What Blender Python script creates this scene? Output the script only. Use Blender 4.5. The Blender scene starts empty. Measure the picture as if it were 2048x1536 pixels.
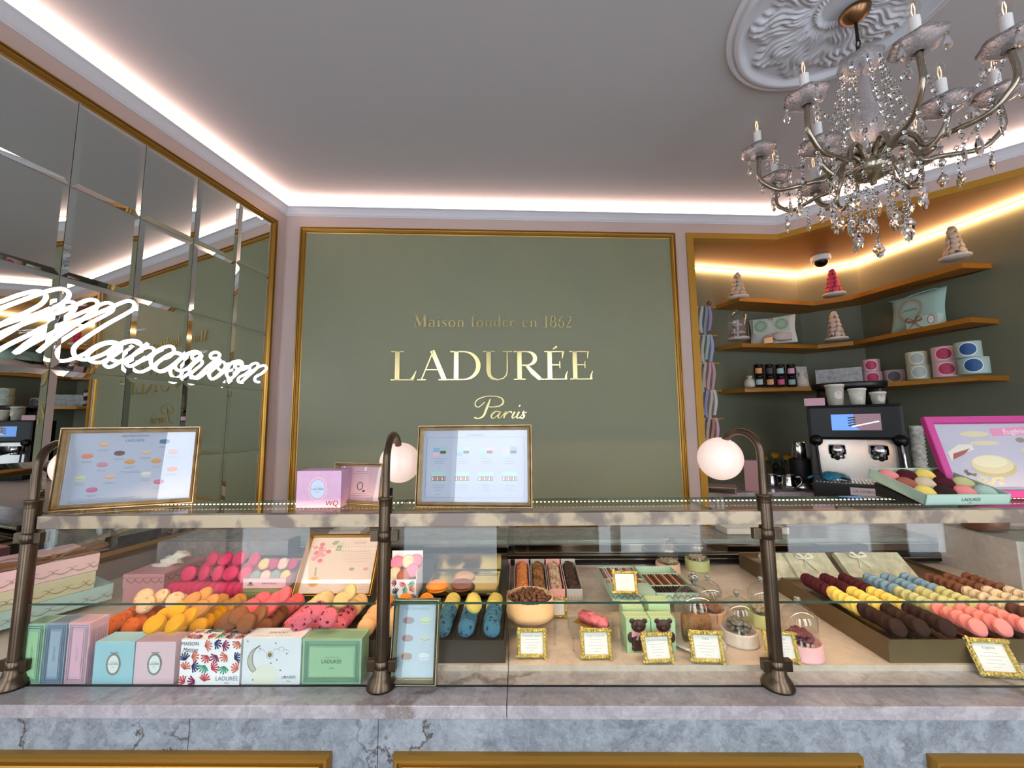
import bpy, bmesh, math, random
from math import sin, cos, tan, atan2, sqrt, pi, radians, hypot
from mathutils import Vector, Matrix, Euler
scene = bpy.context.scene
COL = scene.collection
random.seed(7)

# ---------------------------------------------------------------- camera
CAM_H, CAM_F, PITCH, ROLL = 1.6, 800.0, radians(6.0), 0.011
cd = bpy.data.cameras.new('camera')
cd.sensor_width = 36.0
cd.lens = CAM_F / 2048 * 36.0
cd.clip_start = 0.02
cam = bpy.data.objects.new('camera', cd)
COL.objects.link(cam)
_r = Vector((cos(ROLL), sin(PITCH) * sin(ROLL), -cos(PITCH) * sin(ROLL)))
_u = Vector((sin(ROLL), -sin(PITCH) * cos(ROLL), cos(PITCH) * cos(ROLL)))
_b = -Vector((0, cos(PITCH), sin(PITCH)))
cam.matrix_world = Matrix(((_r.x, _u.x, _b.x, 0), (_r.y, _u.y, _b.y, 0), (_r.z, _u.z, _b.z, CAM_H), (0, 0, 0, 1)))
scene.camera = cam

# ---------------------------------------------------------------- daylight, exposure
scene.view_settings.view_transform = 'Standard'
scene.view_settings.look = 'None'
scene.view_settings.gamma = 1.0
scene.view_settings.use_curve_mapping = False
scene.view_settings.exposure = 0.26
scene.cycles.max_bounces = 10
scene.cycles.transparent_max_bounces = 24
scene.cycles.glossy_bounces = 6
scene.cycles.caustics_reflective = False
scene.cycles.caustics_refractive = False
scene.cycles.sample_clamp_indirect = 4.0
world = bpy.data.worlds.new('daylight')
scene.world = world
world.use_nodes = True
wn = world.node_tree
bg = wn.nodes['Background']
tc = wn.nodes.new('ShaderNodeTexCoord')
sep = wn.nodes.new('ShaderNodeSeparateXYZ')
rmp = wn.nodes.new('ShaderNodeValToRGB')
wn.links.new(tc.outputs['Generated'], sep.inputs[0])
wn.links.new(sep.outputs['Z'], rmp.inputs[0])
rmp.color_ramp.elements[0].position = 0.0
rmp.color_ramp.elements[0].color = (0.50, 0.55, 0.62, 1)
rmp.color_ramp.elements[1].position = 0.5
rmp.color_ramp.elements[1].color = (0.92, 0.945, 1.0, 1)
wn.links.new(rmp.outputs[0], bg.inputs[0])
SKY = 8.0
bg.inputs[1].default_value = SKY

# ---------------------------------------------------------------- geometry from the photograph's lines
def ray(px, py):
    x, y = (px - 1024) / CAM_F, (768 - py) / CAM_F
    x, y = x * cos(ROLL) + y * sin(ROLL), y * cos(ROLL) - x * sin(ROLL)
    return Vector((x, cos(PITCH) - sin(PITCH) * y, sin(PITCH) + cos(PITCH) * y))
EYE = Vector((0, 0, CAM_H))
def onz(px, py, z):
    r = ray(px, py)
    return EYE + r * ((z - CAM_H) / r.z)
def onpl(px, py, p, ang):
    """point on the upright plane through p whose horizontal direction has angle ang"""
    r = ray(px, py)
    nx, ny = -sin(ang), cos(ang)
    return EYE + r * ((p[0] * nx + p[1] * ny) / (r.x * nx + r.y * ny))
def proj(P):
    X, Y, Z = P[0], P[1], P[2] - CAM_H
    f = Y * cos(PITCH) + Z * sin(PITCH)
    x, y = X / f, (-Y * sin(PITCH) + Z * cos(PITCH)) / f
    x, y = x * cos(ROLL) - y * sin(ROLL), y * cos(ROLL) + x * sin(ROLL)
    return 1024 + CAM_F * x, 768 - CAM_F * y
def zup(P, py):
    """height at which the upright line through P meets picture row py"""
    lo, hi = P[2] - 1.5, P[2] + 1.5
    for _ in range(40):
        m = (lo + hi) / 2
        if proj((P[0], P[1], m))[1] > py: lo = m
        else: hi = m
    return lo
YAW = radians(-1.05)                      # the counter's turn
def C(u, v, z):
    """counter frame: u along it, v away from the customer"""
    return Vector((u * cos(YAW) - v * sin(YAW), u * sin(YAW) + v * cos(YAW), z))
def uv(P):
    return (P[0] * cos(YAW) + P[1] * sin(YAW), -P[0] * sin(YAW) + P[1] * cos(YAW))
def oncv(px, py, v):
    p = C(0, v, 0)
    return onpl(px, py, p, YAW)

# ---------------------------------------------------------------- materials
def lin(c):
    return c / 12.92 if c <= 0.04045 else ((c + 0.055) / 1.055) ** 2.4
def rgb(h):
    h = h.lstrip('#')
    return tuple(lin(int(h[i:i + 2], 16) / 255) for i in (0, 2, 4)) + (1.0,)
MATS = {}
def mat(key, color='#ffffff', rough=0.5, metal=0.0, emit=None, es=0.0, trans=0.0, ior=1.45, alpha=1.0, noise=None, bump=None, coat=0.0, spec=0.5, sss=0.0):
    """noise=(scale, second colour, contrast)  bump=(scale, strength)"""
    if key in MATS: return MATS[key]
    m = bpy.data.materials.new(key)
    m.use_nodes = True
    nt = m.node_tree
    b = nt.nodes['Principled BSDF']
    col = rgb(color) if isinstance(color, str) else tuple(color)
    b.inputs['Base Color'].default_value = col
    b.inputs['Roughness'].default_value = rough
    b.inputs['Metallic'].default_value = metal
    b.inputs['IOR'].default_value = ior
    b.inputs['Transmission Weight'].default_value = trans
    b.inputs['Alpha'].default_value = alpha
    b.inputs['Coat Weight'].default_value = coat
    b.inputs['Specular IOR Level'].default_value = spec
    if sss:
        b.inputs['Subsurface Weight'].default_value = sss
        b.inputs['Subsurface Scale'].default_value = 0.01
    if emit:
        b.inputs['Emission Color'].default_value = rgb(emit) if isinstance(emit, str) else tuple(emit)
        b.inputs['Emission Strength'].default_value = es
    if noise or bump:
        t = nt.nodes.new('ShaderNodeTexCoord')
    if noise:
        n = nt.nodes.new('ShaderNodeTexNoise')
        n.inputs['Scale'].default_value = noise[0]
        n.inputs['Detail'].default_value = 4
        r = nt.nodes.new('ShaderNodeValToRGB')
        k = noise[2] if len(noise) > 2 else 0.5
        r.color_ramp.elements[0].position = 0.5 - 0.25 * (1 - k) - 0.02
        r.color_ramp.elements[1].position = 0.5 + 0.25 * (1 - k) + 0.02
        r.color_ramp.elements[0].color = col
        r.color_ramp.elements[1].color = rgb(noise[1])
        nt.links.new(t.outputs['Object'], n.inputs['Vector'])
        nt.links.new(n.outputs['Fac'], r.inputs[0])
        nt.links.new(r.outputs[0], b.inputs['Base Color'])
    if bump:
        n2 = nt.nodes.new('ShaderNodeTexNoise')
        n2.inputs['Scale'].default_value = bump[0]
        n2.inputs['Detail'].default_value = 3
        bp = nt.nodes.new('ShaderNodeBump')
        bp.inputs['Strength'].default_value = bump[1]
        bp.inputs['Distance'].default_value = 0.01
        nt.links.new(t.outputs['Object'], n2.inputs['Vector'])
        nt.links.new(n2.outputs['Fac'], bp.inputs['Height'])
        nt.links.new(bp.outputs[0], b.inputs['Normal'])
    MATS[key] = m
    return m
def glass_mat(key, tint=(0.93, 0.97, 0.95), refl=1.0, rough=0.0, ior=1.45):
    """thin architectural glass: clear, with a fresnel reflection"""
    if key in MATS: return MATS[key]
    m = bpy.data.materials.new(key); m.use_nodes = True
    nt = m.node_tree; nt.nodes.clear()
    out = nt.nodes.new('ShaderNodeOutputMaterial')
    mx = nt.nodes.new('ShaderNodeMixShader')
    tr = nt.nodes.new('ShaderNodeBsdfTransparent')
    tr.inputs[0].default_value = (*tint, 1)
    gl = nt.nodes.new('ShaderNodeBsdfGlossy')
    gl.inputs['Roughness'].default_value = rough
    gl.inputs['Color'].default_value = (refl, refl, refl, 1)
    lw = nt.nodes.new('ShaderNodeFresnel')
    ge = nt.nodes.new('ShaderNodeNewGeometry')
    io = nt.nodes.new('ShaderNodeMapRange')          # same reflectance from either side of the pane
    io.inputs['To Min'].default_value = ior; io.inputs['To Max'].default_value = 1 / ior
    nt.links.new(ge.outputs['Backfacing'], io.inputs['Value']); nt.links.new(io.outputs[0], lw.inputs['IOR'])
    nt.links.new(lw.outputs[0], mx.inputs[0])
    nt.links.new(tr.outputs[0], mx.inputs[1]); nt.links.new(gl.outputs[0], mx.inputs[2])
    nt.links.new(mx.outputs[0], out.inputs[0])
    MATS[key] = m
    return m
def marble_mat(key, base, cloud, vein, tile=None, rough=0.12, vs=3.0, axis='X', line='#c9c9d2'):
    if key in MATS: return MATS[key]
    m = bpy.data.materials.new(key); m.use_nodes = True
    nt = m.node_tree; b = nt.nodes['Principled BSDF']
    b.inputs['Roughness'].default_value = rough
    t = nt.nodes.new('ShaderNodeTexCoord')
    w = nt.nodes.new('ShaderNodeTexNoise'); w.inputs['Scale'].default_value = 4.5; w.inputs['Detail'].default_value = 8; w.inputs['Roughness'].default_value = 0.62
    nt.links.new(t.outputs['Object'], w.inputs['Vector'])
    mp = nt.nodes.new('ShaderNodeMix'); mp.data_type = 'VECTOR'; mp.inputs[0].default_value = 0.30
    nt.links.new(t.outputs['Object'], mp.inputs[4]); nt.links.new(w.outputs['Color'], mp.inputs[5])
    n = nt.nodes.new('ShaderNodeTexNoise'); n.inputs['Scale'].default_value = 24; n.inputs['Detail'].default_value = 10; n.inputs['Roughness'].default_value = 0.75
    nt.links.new(mp.outputs[1], n.inputs['Vector'])
    r = nt.nodes.new('ShaderNodeValToRGB')
    r.color_ramp.elements[0].position = 0.36; r.color_ramp.elements[0].color = rgb(cloud)
    r.color_ramp.elements[1].position = 0.62; r.color_ramp.elements[1].color = rgb(base)
    nt.links.new(n.outputs['Fac'], r.inputs[0])
    v = nt.nodes.new('ShaderNodeTexVoronoi'); v.feature = 'DISTANCE_TO_EDGE'; v.inputs['Scale'].default_value = vs
    nt.links.new(mp.outputs[1], v.inputs['Vector'])
    vr = nt.nodes.new('ShaderNodeValToRGB')
    vr.color_ramp.elements[0].position = 0.0; vr.color_ramp.elements[0].color = (1, 1, 1, 1)
    vr.color_ramp.elements[1].position = 0.024; vr.color_ramp.elements[1].color = (0, 0, 0, 1)
    nt.links.new(v.outputs['Distance'], vr.inputs[0])
    n3 = nt.nodes.new('ShaderNodeTexNoise'); n3.inputs['Scale'].default_value = 3.0
    nt.links.new(t.outputs['Object'], n3.inputs['Vector'])
    mm = nt.nodes.new('ShaderNodeMath'); mm.operation = 'MULTIPLY'
    n3r = nt.nodes.new('ShaderNodeValToRGB'); n3r.color_ramp.elements[0].position = 0.42; n3r.color_ramp.elements[1].position = 0.56
    nt.links.new(n3.outputs['Fac'], n3r.inputs[0])
    nt.links.new(vr.outputs[0], mm.inputs[0]); nt.links.new(n3r.outputs[0], mm.inputs[1])
    mx = nt.nodes.new('ShaderNodeMix'); mx.data_type = 'RGBA'
    nt.links.new(mm.outputs[0], mx.inputs[0]); nt.links.new(r.outputs[0], mx.inputs[6]); mx.inputs[7].default_value = rgb(vein)
    nt.links.new(mx.outputs[2], b.inputs['Base Color'])
    MATS[key] = m
    return m

# ---------------------------------------------------------------- mesh builder
_TXT = {}
def text_mesh(s, font_shear=0.0):
    k = (s, font_shear)
    if k not in _TXT:
        c = bpy.data.curves.new('t', 'FONT'); c.body = s; c.size = 1.0; c.shear = font_shear
        c.align_x = 'CENTER'; c.align_y = 'CENTER'; c.resolution_u = 3
        o = bpy.data.objects.new('t', c); COL.objects.link(o)
        bpy.context.view_layer.update()
        me = bpy.data.meshes.new_from_object(o.evaluated_get(bpy.context.evaluated_depsgraph_get()))
        _TXT[k] = ([v.co.copy() for v in me.vertices], [tuple(p.vertices) for p in me.polygons])
        bpy.data.objects.remove(o); bpy.data.curves.remove(c); bpy.data.meshes.remove(me)
    return _TXT[k]
I4 = Matrix.Identity(4)
def T(x=0, y=0, z=0): return Matrix.Translation((x, y, z))
def RX(a): return Matrix.Rotation(radians(a), 4, 'X')
def RY(a): return Matrix.Rotation(radians(a), 4, 'Y')
def RZ(a): return Matrix.Rotation(radians(a), 4, 'Z')
def SC(x, y=None, z=None):
    y = x if y is None else y; z = x if z is None else z
    return Matrix.Diagonal((x, y, z, 1))
def frame_mat(o, xaxis, yaxis):
    x = Vector(xaxis).normalized(); y = Vector(yaxis); y = (y - x * y.dot(x)).normalized(); z = x.cross(y)
    m = Matrix.Identity(4)
    for i, a in enumerate((x, y, z)):
        for j in range(3): m[j][i] = a[j]
    for j in range(3): m[j][3] = o[j]
    return m
class MB:
    def __init__(s): s.v = []; s.f = []; s.m = []; s.s = []
    def add(s, vs, fs, mi=0, M=None, smooth=False):
        b = len(s.v)
        s.v += [tuple(M @ Vector(v)) for v in vs] if M is not None else [tuple(v) for v in vs]
        s.f += [tuple(b + i for i in f) for f in fs]
        s.m += [mi] * len(fs); s.s += [smooth] * len(fs)
        return s
    def box(s, x0, x1, y0, y1, z0, z1, mi=0, M=None, bev=0.0):
        if bev <= 0:
            vs = [(x, y, z) for z in (z0, z1) for y in (y0, y1) for x in (x0, x1)]
            fs = [(0, 2, 3, 1), (4, 5, 7, 6), (0, 1, 5, 4), (1, 3, 7, 5), (3, 2, 6, 7), (2, 0, 4, 6)]
            return s.add(vs, fs, mi, M)
        bm = bmesh.new(); bmesh.ops.create_cube(bm, size=1)
        for v in bm.verts:
            v.co = Vector(((x0 + x1) / 2 + v.co.x * (x1 - x0), (y0 + y1) / 2 + v.co.y * (y1 - y0), (z0 + z1) / 2 + v.co.z * (z1 - z0)))
        bmesh.ops.bevel(bm, geom=bm.edges[:], offset=bev, segments=2, affect='EDGES', profile=0.7)
        s.bm(bm, mi, M); bm.free(); return s
    def bm(s, bm, mi=0, M=None, smooth=False):
        bm.verts.index_update()
        return s.add([v.co.copy() for v in bm.verts], [[v.index for v in f.verts] for f in bm.faces], mi, M, smooth)
    def lathe(s, prof, seg=24, mi=0, M=None, smooth=True, sx=1.0, sy=1.0, wob=None):
        vs = []; fs = []; n = len(prof)
        for i in range(seg):
            a = 2 * pi * i / seg
            for j, (r, z) in enumerate(prof):
                k = 1 + (wob(a, j / (n - 1)) if wob else 0)
                vs.append((r * k * cos(a) * sx, r * k * sin(a) * sy, z))
        for i in range(seg):
            for j in range(n - 1):
                a, b = i * n + j, ((i + 1) % seg) * n + j
                r0, r1 = prof[j][0], prof[j + 1][0]
                if r0 < 1e-6 and r1 < 1e-6: continue
                if r0 < 1e-6: fs.append((a, b + 1, a + 1))
                elif r1 < 1e-6: fs.append((a, b, a + 1))
                else: fs.append((a, b, b + 1, a + 1))
        return s.add(vs, fs, mi, M, smooth)
    def cyl(s, r, z0, z1, seg=24, mi=0, M=None, r2=None):
        r2 = r if r2 is None else r2
        s.lathe([(r, z0), (r2, z1)], seg, mi, M)
        s.add([(r * cos(2 * pi * i / seg), r * sin(2 * pi * i / seg), z0) for i in range(seg)], [tuple(range(seg))[::-1]], mi, M)
        return s.add([(r2 * cos(2 * pi * i / seg), r2 * sin(2 * pi * i / seg), z1) for i in range(seg)], [tuple(range(seg))], mi, M)
    def sph(s, r, seg=12, rings=8, mi=0, M=None):
        return s.lathe([(r * sin(pi * j / rings), -r * cos(pi * j / rings)) for j in range(rings + 1)], seg, mi, M)
    def tube(s, pts, r, seg=8, mi=0, M=None, closed=False, cap=True, flat=1.0):
        pts = [Vector(p) for p in pts]; n = len(pts)
        rs = r if isinstance(r, (list, tuple)) else [r] * n
        vs = []; fs = []; up = None
        for i, p in enumerate(pts):
            if closed: d = pts[(i + 1) % n] - pts[i - 1]
            else: d = pts[min(i + 1, n - 1)] - pts[max(i - 1, 0)]
            if d.length < 1e-9: d = Vector((0, 0, 1))
            d.normalize()
            if up is None:
                up = Vector((0, 0, 1)) if abs(d.z) < 0.9 else Vector((1, 0, 0))
            x = up.cross(d)
            if x.length < 1e-6: x = Vector((1, 0, 0)).cross(d)
            x.normalize(); y = d.cross(x); up = y
            for k in range(seg):
                a = 2 * pi * k / seg
                vs.append(p + x * (rs[i] * cos(a)) + y * (rs[i] * sin(a) * flat))
        m = n if closed else n - 1
        for i in range(m):
            for k in range(seg):
                a, b = i * seg + k, ((i + 1) % n) * seg + k
                a2, b2 = i * seg + (k + 1) % seg, ((i + 1) % n) * seg + (k + 1) % seg
                fs.append((a, a2, b2, b))
        s.add(vs, fs, mi, M, True)
        if cap and not closed:
            s.add(vs[:seg], [tuple(range(seg))[::-1]], mi, M); s.add(vs[-seg:], [tuple(range(seg))], mi, M)
        return s
    def prism(s, pts, h0, h1, mi=0, M=None):
        """polygon (x, y) between z = h0 and h1"""
        n = len(pts)
        vs = [(x, y, h0) for x, y in pts] + [(x, y, h1) for x, y in pts]
        fs = [tuple(range(n))[::-1], tuple(range(n, 2 * n))] + [(i, (i + 1) % n, n + (i + 1) % n, n + i) for i in range(n)]
        return s.add(vs, fs, mi, M)
    def flat(s, pts, mi=0, M=None, z=0.0):
        return s.add([(x, y, z) for x, y in pts], [tuple(range(len(pts)))], mi, M)
    def text(s, txt, size, mi=0, M=None, sx=1.0, shear=0.0, h=0.0):
        vs, fs = text_mesh(txt, shear)
        s.add([(v.x * size * sx, v.y * size, h) for v in vs], fs, mi, M)
        return s
    def ribbon(s, pts, w, mi=0, M=None, z=0.0, h=0.0):
        """flat stroke along (x, y) points, w width or list of widths; h > 0 gives it thickness"""
        n = len(pts); ws = w if isinstance(w, (list, tuple)) else [w] * n
        L = []; Rr = []
        for i, (x, y) in enumerate(pts):
            a = pts[max(i - 1, 0)]; b = pts[min(i + 1, n - 1)]
            dx, dy = b[0] - a[0], b[1] - a[1]; l = hypot(dx, dy) or 1
            nx, ny = -dy / l * ws[i] / 2, dx / l * ws[i] / 2
            L.append((x + nx, y + ny)); Rr.append((x - nx, y - ny))
        if h <= 0:
            vs = [(x, y, z) for x, y in L] + [(x, y, z) for x, y in Rr]
            return s.add(vs, [(i, n + i, n + i + 1, i + 1) for i in range(n - 1)], mi, M)
        vs = [(x, y, z) for x, y in L + Rr] + [(x, y, z + h) for x, y in L + Rr]
        N = 2 * n; fs = []
        for i in range(n - 1):
            fs += [(N + i, N + n + i, N + n + i + 1, N + i + 1), (i, i + 1, n + i + 1, n + i),
                   (i, N + i, N + i + 1, i + 1), (n + i, n + i + 1, N + n + i + 1, N + n + i)]
        fs += [(0, n, N + n, N), (n - 1, N + n - 1, N + 2 * n - 1, 2 * n - 1)]
        return s.add(vs, fs, mi, M)
    def build(s, name, mats, parent=None, M=None):
        me = bpy.data.meshes.new(name)
        me.from_pydata(s.v, [], s.f)
        for m in (mats if isinstance(mats, (list, tuple)) else [mats]): me.materials.append(m)
        me.polygons.foreach_set('material_index', s.m)
        me.polygons.foreach_set('use_smooth', s.s)
        me.update()
        o = bpy.data.objects.new(name, me); COL.objects.link(o)
        if parent: o.parent = parent
        if M is not None: o.matrix_local = M
        return o
def tag(o, label=None, cat=None, group=None, kind=None):
    if label: o['label'] = label
    if cat: o['category'] = cat
    if group: o['group'] = group
    if kind: o['kind'] = kind
    return o
def thing(name, label, cat, M=None, group=None):
    o = bpy.data.objects.new(name, None); COL.objects.link(o); o.empty_display_size = 0.02
    if M is not None: o.matrix_world = M
    return tag(o, label, cat, group)
def struct(o): o['kind'] = 'structure'; return o
def dup(o, M, label=None, group=None, parent=None):
    c = o.copy(); COL.objects.link(c)
    if parent is not None: c.parent = parent
    if M is not None: c.matrix_local = M
    if label: c['label'] = label
    if group: c['group'] = group
    for ch in KIDS.get(o.name) or list(o.children):
        dup(ch, None, parent=c)
    return c
KIDS = {}
def arc(cx, cy, rx, ry, a0, a1, n=16):
    return [(cx + rx * cos(radians(a0 + (a1 - a0) * i / n)), cy + ry * sin(radians(a0 + (a1 - a0) * i / n))) for i in range(n + 1)]
def spline(pts, sub=6, closed=False):
    """Catmull-Rom through points"""
    P = [Vector(p) for p in pts]; n = len(P); out = []
    m = n if closed else n - 1
    for i in range(m):
        if closed: a, b, c, d = P[i - 1], P[i], P[(i + 1) % n], P[(i + 2) % n]
        else: a, b, c, d = P[max(i - 1, 0)], P[i], P[i + 1], P[min(i + 2, n - 1)]
        for k in range(sub):
            t = k / sub
            out.append(0.5 * ((2 * b) + (c - a) * t + (2 * a - 5 * b + 4 * c - d) * t * t + (3 * b - a - 3 * c + d) * t ** 3))
    if not closed: out.append(P[-1])
    return out

# ================================================================ materials of the place
M_wall = mat('wall_paint', '#c8b3aa', 0.6, bump=(220, 0.05))
M_ceil = mat('ceiling_paint', '#c4c1c1', 0.75)
M_white = mat('white_plaster', '#dcdce2', 0.5)
M_green = mat('green_fabric', '#8c8f71', 0.42, noise=(2.0, '#888b71', 0.2), bump=(260, 0.25))
M_gold = mat('gold_paint', '#ad8238', 0.34, metal=0.72)
M_goldlite = mat('gold_face', '#b8892f', 0.45, metal=0.35)
M_orange = mat('ochre_lacquer', '#a8701f', 0.4, metal=0.25)
M_niche = mat('niche_green', '#70735f', 0.6)
M_niche2 = mat('niche_dark_green', '#6d7563', 0.6)
M_mirror = mat('mirror', '#dae0dc', 0.01, metal=1.0)
M_black = mat('black', '#060607', 0.3, spec=0.3)
M_blackm = mat('matt_black', '#101014', 0.55)
M_chrome = mat('chrome', '#d8d8dc', 0.1, metal=1.0)
M_steel = mat('steel', '#b9b6b2', 0.25, metal=1.0)
M_bronze = mat('bronze', '#6a5a48', 0.3, metal=0.95, noise=(9, '#4a3f35', 0.3))
M_brass = mat('aged_brass', '#7d7066', 0.45, metal=0.4, noise=(13, '#b3a287', 0.85))
M_glass = glass_mat('pane_glass', ior=1.34)
M_glassedge = mat('glass_edge', '#2d5f52', 0.15, trans=0.3)
M_marble = marble_mat('grey_marble', '#9ca4ab', '#6a7178', '#463d37', vs=4.2)
M_marbletop = marble_mat('counter_marble', '#b6b1b4', '#918b90', '#7a6f6a', vs=1.6, rough=0.16)
M_deck = marble_mat('cream_marble', '#e0cfc0', '#cdb9a8', '#b39c8a', vs=1.3, rough=0.3)
M_led = mat('led_light', '#ffffff', 0.5, emit='#ffd6c4', es=10.0)
M_ledwarm = mat('led_warm', '#ffffff', 0.5, emit='#ffc890', es=45.0)

# ================================================================ the room
YB = 3.0; AB = radians(3.3); PB = (0.0, YB)
Zcor = 3.212; ZC = 3.345
cl = onpl(573, 431.5, PB, AB)                  # left corner of the back wall
cr = onpl(1552, 451.5, PB, AB)                 # right corner
dB = Vector((cos(AB), sin(AB), 0)); nB = Vector((sin(AB), -cos(AB), 0))
AL = radians(11.3); dL = Vector((-sin(AL), -cos(AL), 0)); nL = Vector((cos(AL), -sin(AL), 0))
AR = radians(-41.2); dR = Vector((cos(AR), sin(AR), 0)); nR = Vector((sin(AR), -cos(AR), 0))
WFRONT = -1.3
sL = (cl.y - WFRONT) / cos(AL); sR = 1.945
eL = cl.copy(); eL.z = 0; eL += dL * sL
eR = cr.copy(); eR.z = 0; eR += dR * sR
def wall_quad(p, d, s0, s1, z0, z1, n, t=0.06):
    """slab on the room side plane p + d*s, thickness behind it"""
    m = MB()
    a, b = Vector((p.x, p.y, 0)) + d * s0, Vector((p.x, p.y, 0)) + d * s1
    q = [a, b, b - n * t, a - n * t]
    m.prism([(v.x, v.y) for v in q], z0, z1)
    return m
m = MB(); m.box(-5, 6, WFRONT - 0.2, 5, -0.05, 0)
struct(m.build('floor', mat('floor_tile', '#8d8378', 0.3, noise=(3, '#7b7268', 0.2))))
m = MB(); m.box(-5, 6, WFRONT, 5, ZC, ZC + 0.08); struct(m.build('ceiling', M_ceil))
m = wall_quad(cl, -dL * -1, 0, sL, 0, ZC, nL); struct(m.build('wall_left', M_wall))
# back wall up to the niche; niche opening has its own surrounds
sN0 = (onpl(1371, 468, PB, AB) - Vector((cl.x, cl.y, 0))).dot(dB)
sW = (cr - Vector((cl.x, cl.y, 0))).dot(dB)
m = wall_quad(cl, dB, 0, sN0, 0, ZC, nB); struct(m.build('wall_back', M_wall))
ZNI, ZNO, ZCB = 3.084, 3.130, 1.0              # niche head (inner, outer), niche counter
m = wall_quad(cl, dB, sN0, sW, ZNO, ZC, nB)
m2 = wall_quad(cr, dR, 0, sR, ZNO, ZC, nR); m.v, m.f, m.m, m.s = m.v, m.f, m.m, m.s
m.add(m2.v, m2.f); struct(m.build('wall_right', M_wall))
m = wall_quad(cl, dB, sN0, sW, 0, 0.92, nB); m2 = wall_quad(cr, dR, 0, sR, 0, 0.92, nR); m.add(m2.v, m2.f)
struct(m.build('wall_right_base', M_wall))
# front: a shopfront open to daylight between solid piers
m = MB()
OP = [(-2.5, -1.83), (-1.05, -0.23), (0.62, 0.74), (0.80, 1.5), (2.15, 2.9), (3.1, 3.5)]
xs = [-2.9] + [x for o in OP for x in o] + [eR.x + 0.2]
for k in range(0, len(xs), 2): m.box(xs[k], xs[k + 1], WFRONT - 0.12, WFRONT, 0, 2.9)
for k, (a, b) in enumerate(OP): m.box(a, b, WFRONT - 0.12, WFRONT, 0, 0.26 if k < 2 else 0.52)
m.box(-2.9, eR.x + 0.2, WFRONT - 0.12, WFRONT, 2.9, ZC)
struct(m.build('wall_front', mat('shopfront_wall', '#6f6a66', 0.6)))
m = MB()
for a, b in OP:
    if b - a > 0.5:
        m.box(a, b, WFRONT - 0.08, WFRONT - 0.04, 2.2, 2.25)
struct(m.build('window_1', mat('shopfront_paint', '#2c3330', 0.4)))
m = MB(); m.prism([(eR.x, eR.y), (eR.x + 0.06, eR.y), (eR.x + 0.06, WFRONT), (eR.x, WFRONT)], 0, ZC)
struct(m.build('wall_side', M_wall))
# ---- cornice with the light cove
def sweep(path, prof, name, mats, mis=None):
    """profile (offset into room, z) along wall corners path [(point, normal-miter)]"""
    m = MB(); n = len(prof)
    vs = []
    for P, N in path:
        for o, z in prof: vs.append((P.x + N.x * o, P.y + N.y * o, z))
    for i in range(len(path) - 1):
        for j in range(n - 1):
            m.add([vs[i * n + j], vs[(i + 1) * n + j], vs[(i + 1) * n + j + 1], vs[i * n + j + 1]], [(0, 1, 2, 3)], mis[j] if mis else 0)
    return m.build(name, mats)
def miter(n1, n2):
    b = (n1 + n2).normalized(); return b / b.dot(n1)
pathc = [(eL, nL), (Vector((cl.x, cl.y, 0)), miter(nL, nB)), (Vector((cr.x, cr.y, 0)), miter(nB, nR)), (eR, nR)]
struct(sweep(pathc, [(0, Zcor), (0.004, Zcor), (0.006, Zcor + 0.006), (0.012, Zcor + 0.012), (0.02, Zcor + 0.03), (0.034, Zcor + 0.05), (0.045, Zcor + 0.056), (0.045, Zcor + 0.062), (0.038, Zcor + 0.066), (0.0, Zcor + 0.068)], 'trim_1', M_white))
led = sweep(pathc, [(0.002, Zcor + 0.078), (0.016, Zcor + 0.078), (0.020, Zcor + 0.084), (0.020, Zcor + 0.106), (0.016, Zcor + 0.11), (0.002, Zcor + 0.11)], 'led_strip', M_led)
tag(led, 'glowing white light strip running above the cornice under the ceiling', 'light strip')
# ---- mouldings
def moulding(m, pts, w, mi=0, M=None, ins=True, closed=True, prof=None):
    """mitred picture-frame moulding; pts outer rectangle in local (x, z) drawn in plane y = 0, proud towards -y"""
    prof = prof or [(0, 0), (0, 0.012), (0.10, 0.02), (0.22, 0.02), (0.28, 0.012), (0.36, 0.010), (0.42, 0.018), (0.62, 0.024), (0.82, 0.016), (0.88, 0.008), (1.0, 0.006), (1.0, 0)]
    (x0, z0), (x1, z1) = pts
    cs = [(x0, z0, 1, 1), (x1, z0, -1, 1), (x1, z1, -1, -1), (x0, z1, 1, -1)]
    n = len(prof); vs = []
    for x, z, sx, sz in cs:
        for t, h in prof: vs.append((x + sx * t * w, -h, z + sz * t * w))
    fs = []
    for i in range(4):
        for j in range(n - 1):
            a, b = i * n + j, ((i + 1) % 4) * n + j
            fs.append((a, b, b + 1, a + 1))
    m.add(vs, fs, mi, M)
    return m
MBK = frame_mat(Vector((cl.x, cl.y, 0)), dB, Vector((-nB.x, -nB.y, 0)))     # back wall frame: x along, y into the wall, z up
def sB(px, py): 
    P = onpl(px, py, PB, AB); return (P - Vector((cl.x, cl.y, 0))).dot(dB), P.z
PX0, PX1 = sB(601.5, 455)[0], sB(1349, 467)[0]
PZ0, PZ1 = 1.003, 3.126
m = MB(); m.box(PX0 + 0.03, PX1 - 0.03, -0.006, 0.0, PZ0 + 0.03, PZ1 - 0.03, M=MBK); struct(m.build('trim_2', M_green))
m = MB(); moulding(m, ((PX0, PZ0), (PX1, PZ1)), 0.05, M=MBK); struct(m.build('trim_3', M_gold))
m = MB()
for a, b in ((0.12, 0.80), (0.92, 1.60), (1.72, 2.40), (2.5, 3.02)):
    moulding(m, ((a, 0.15), (b, 0.895)), 0.045, M=MBK)
struct(m.build('trim_4', M_gold))
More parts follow.
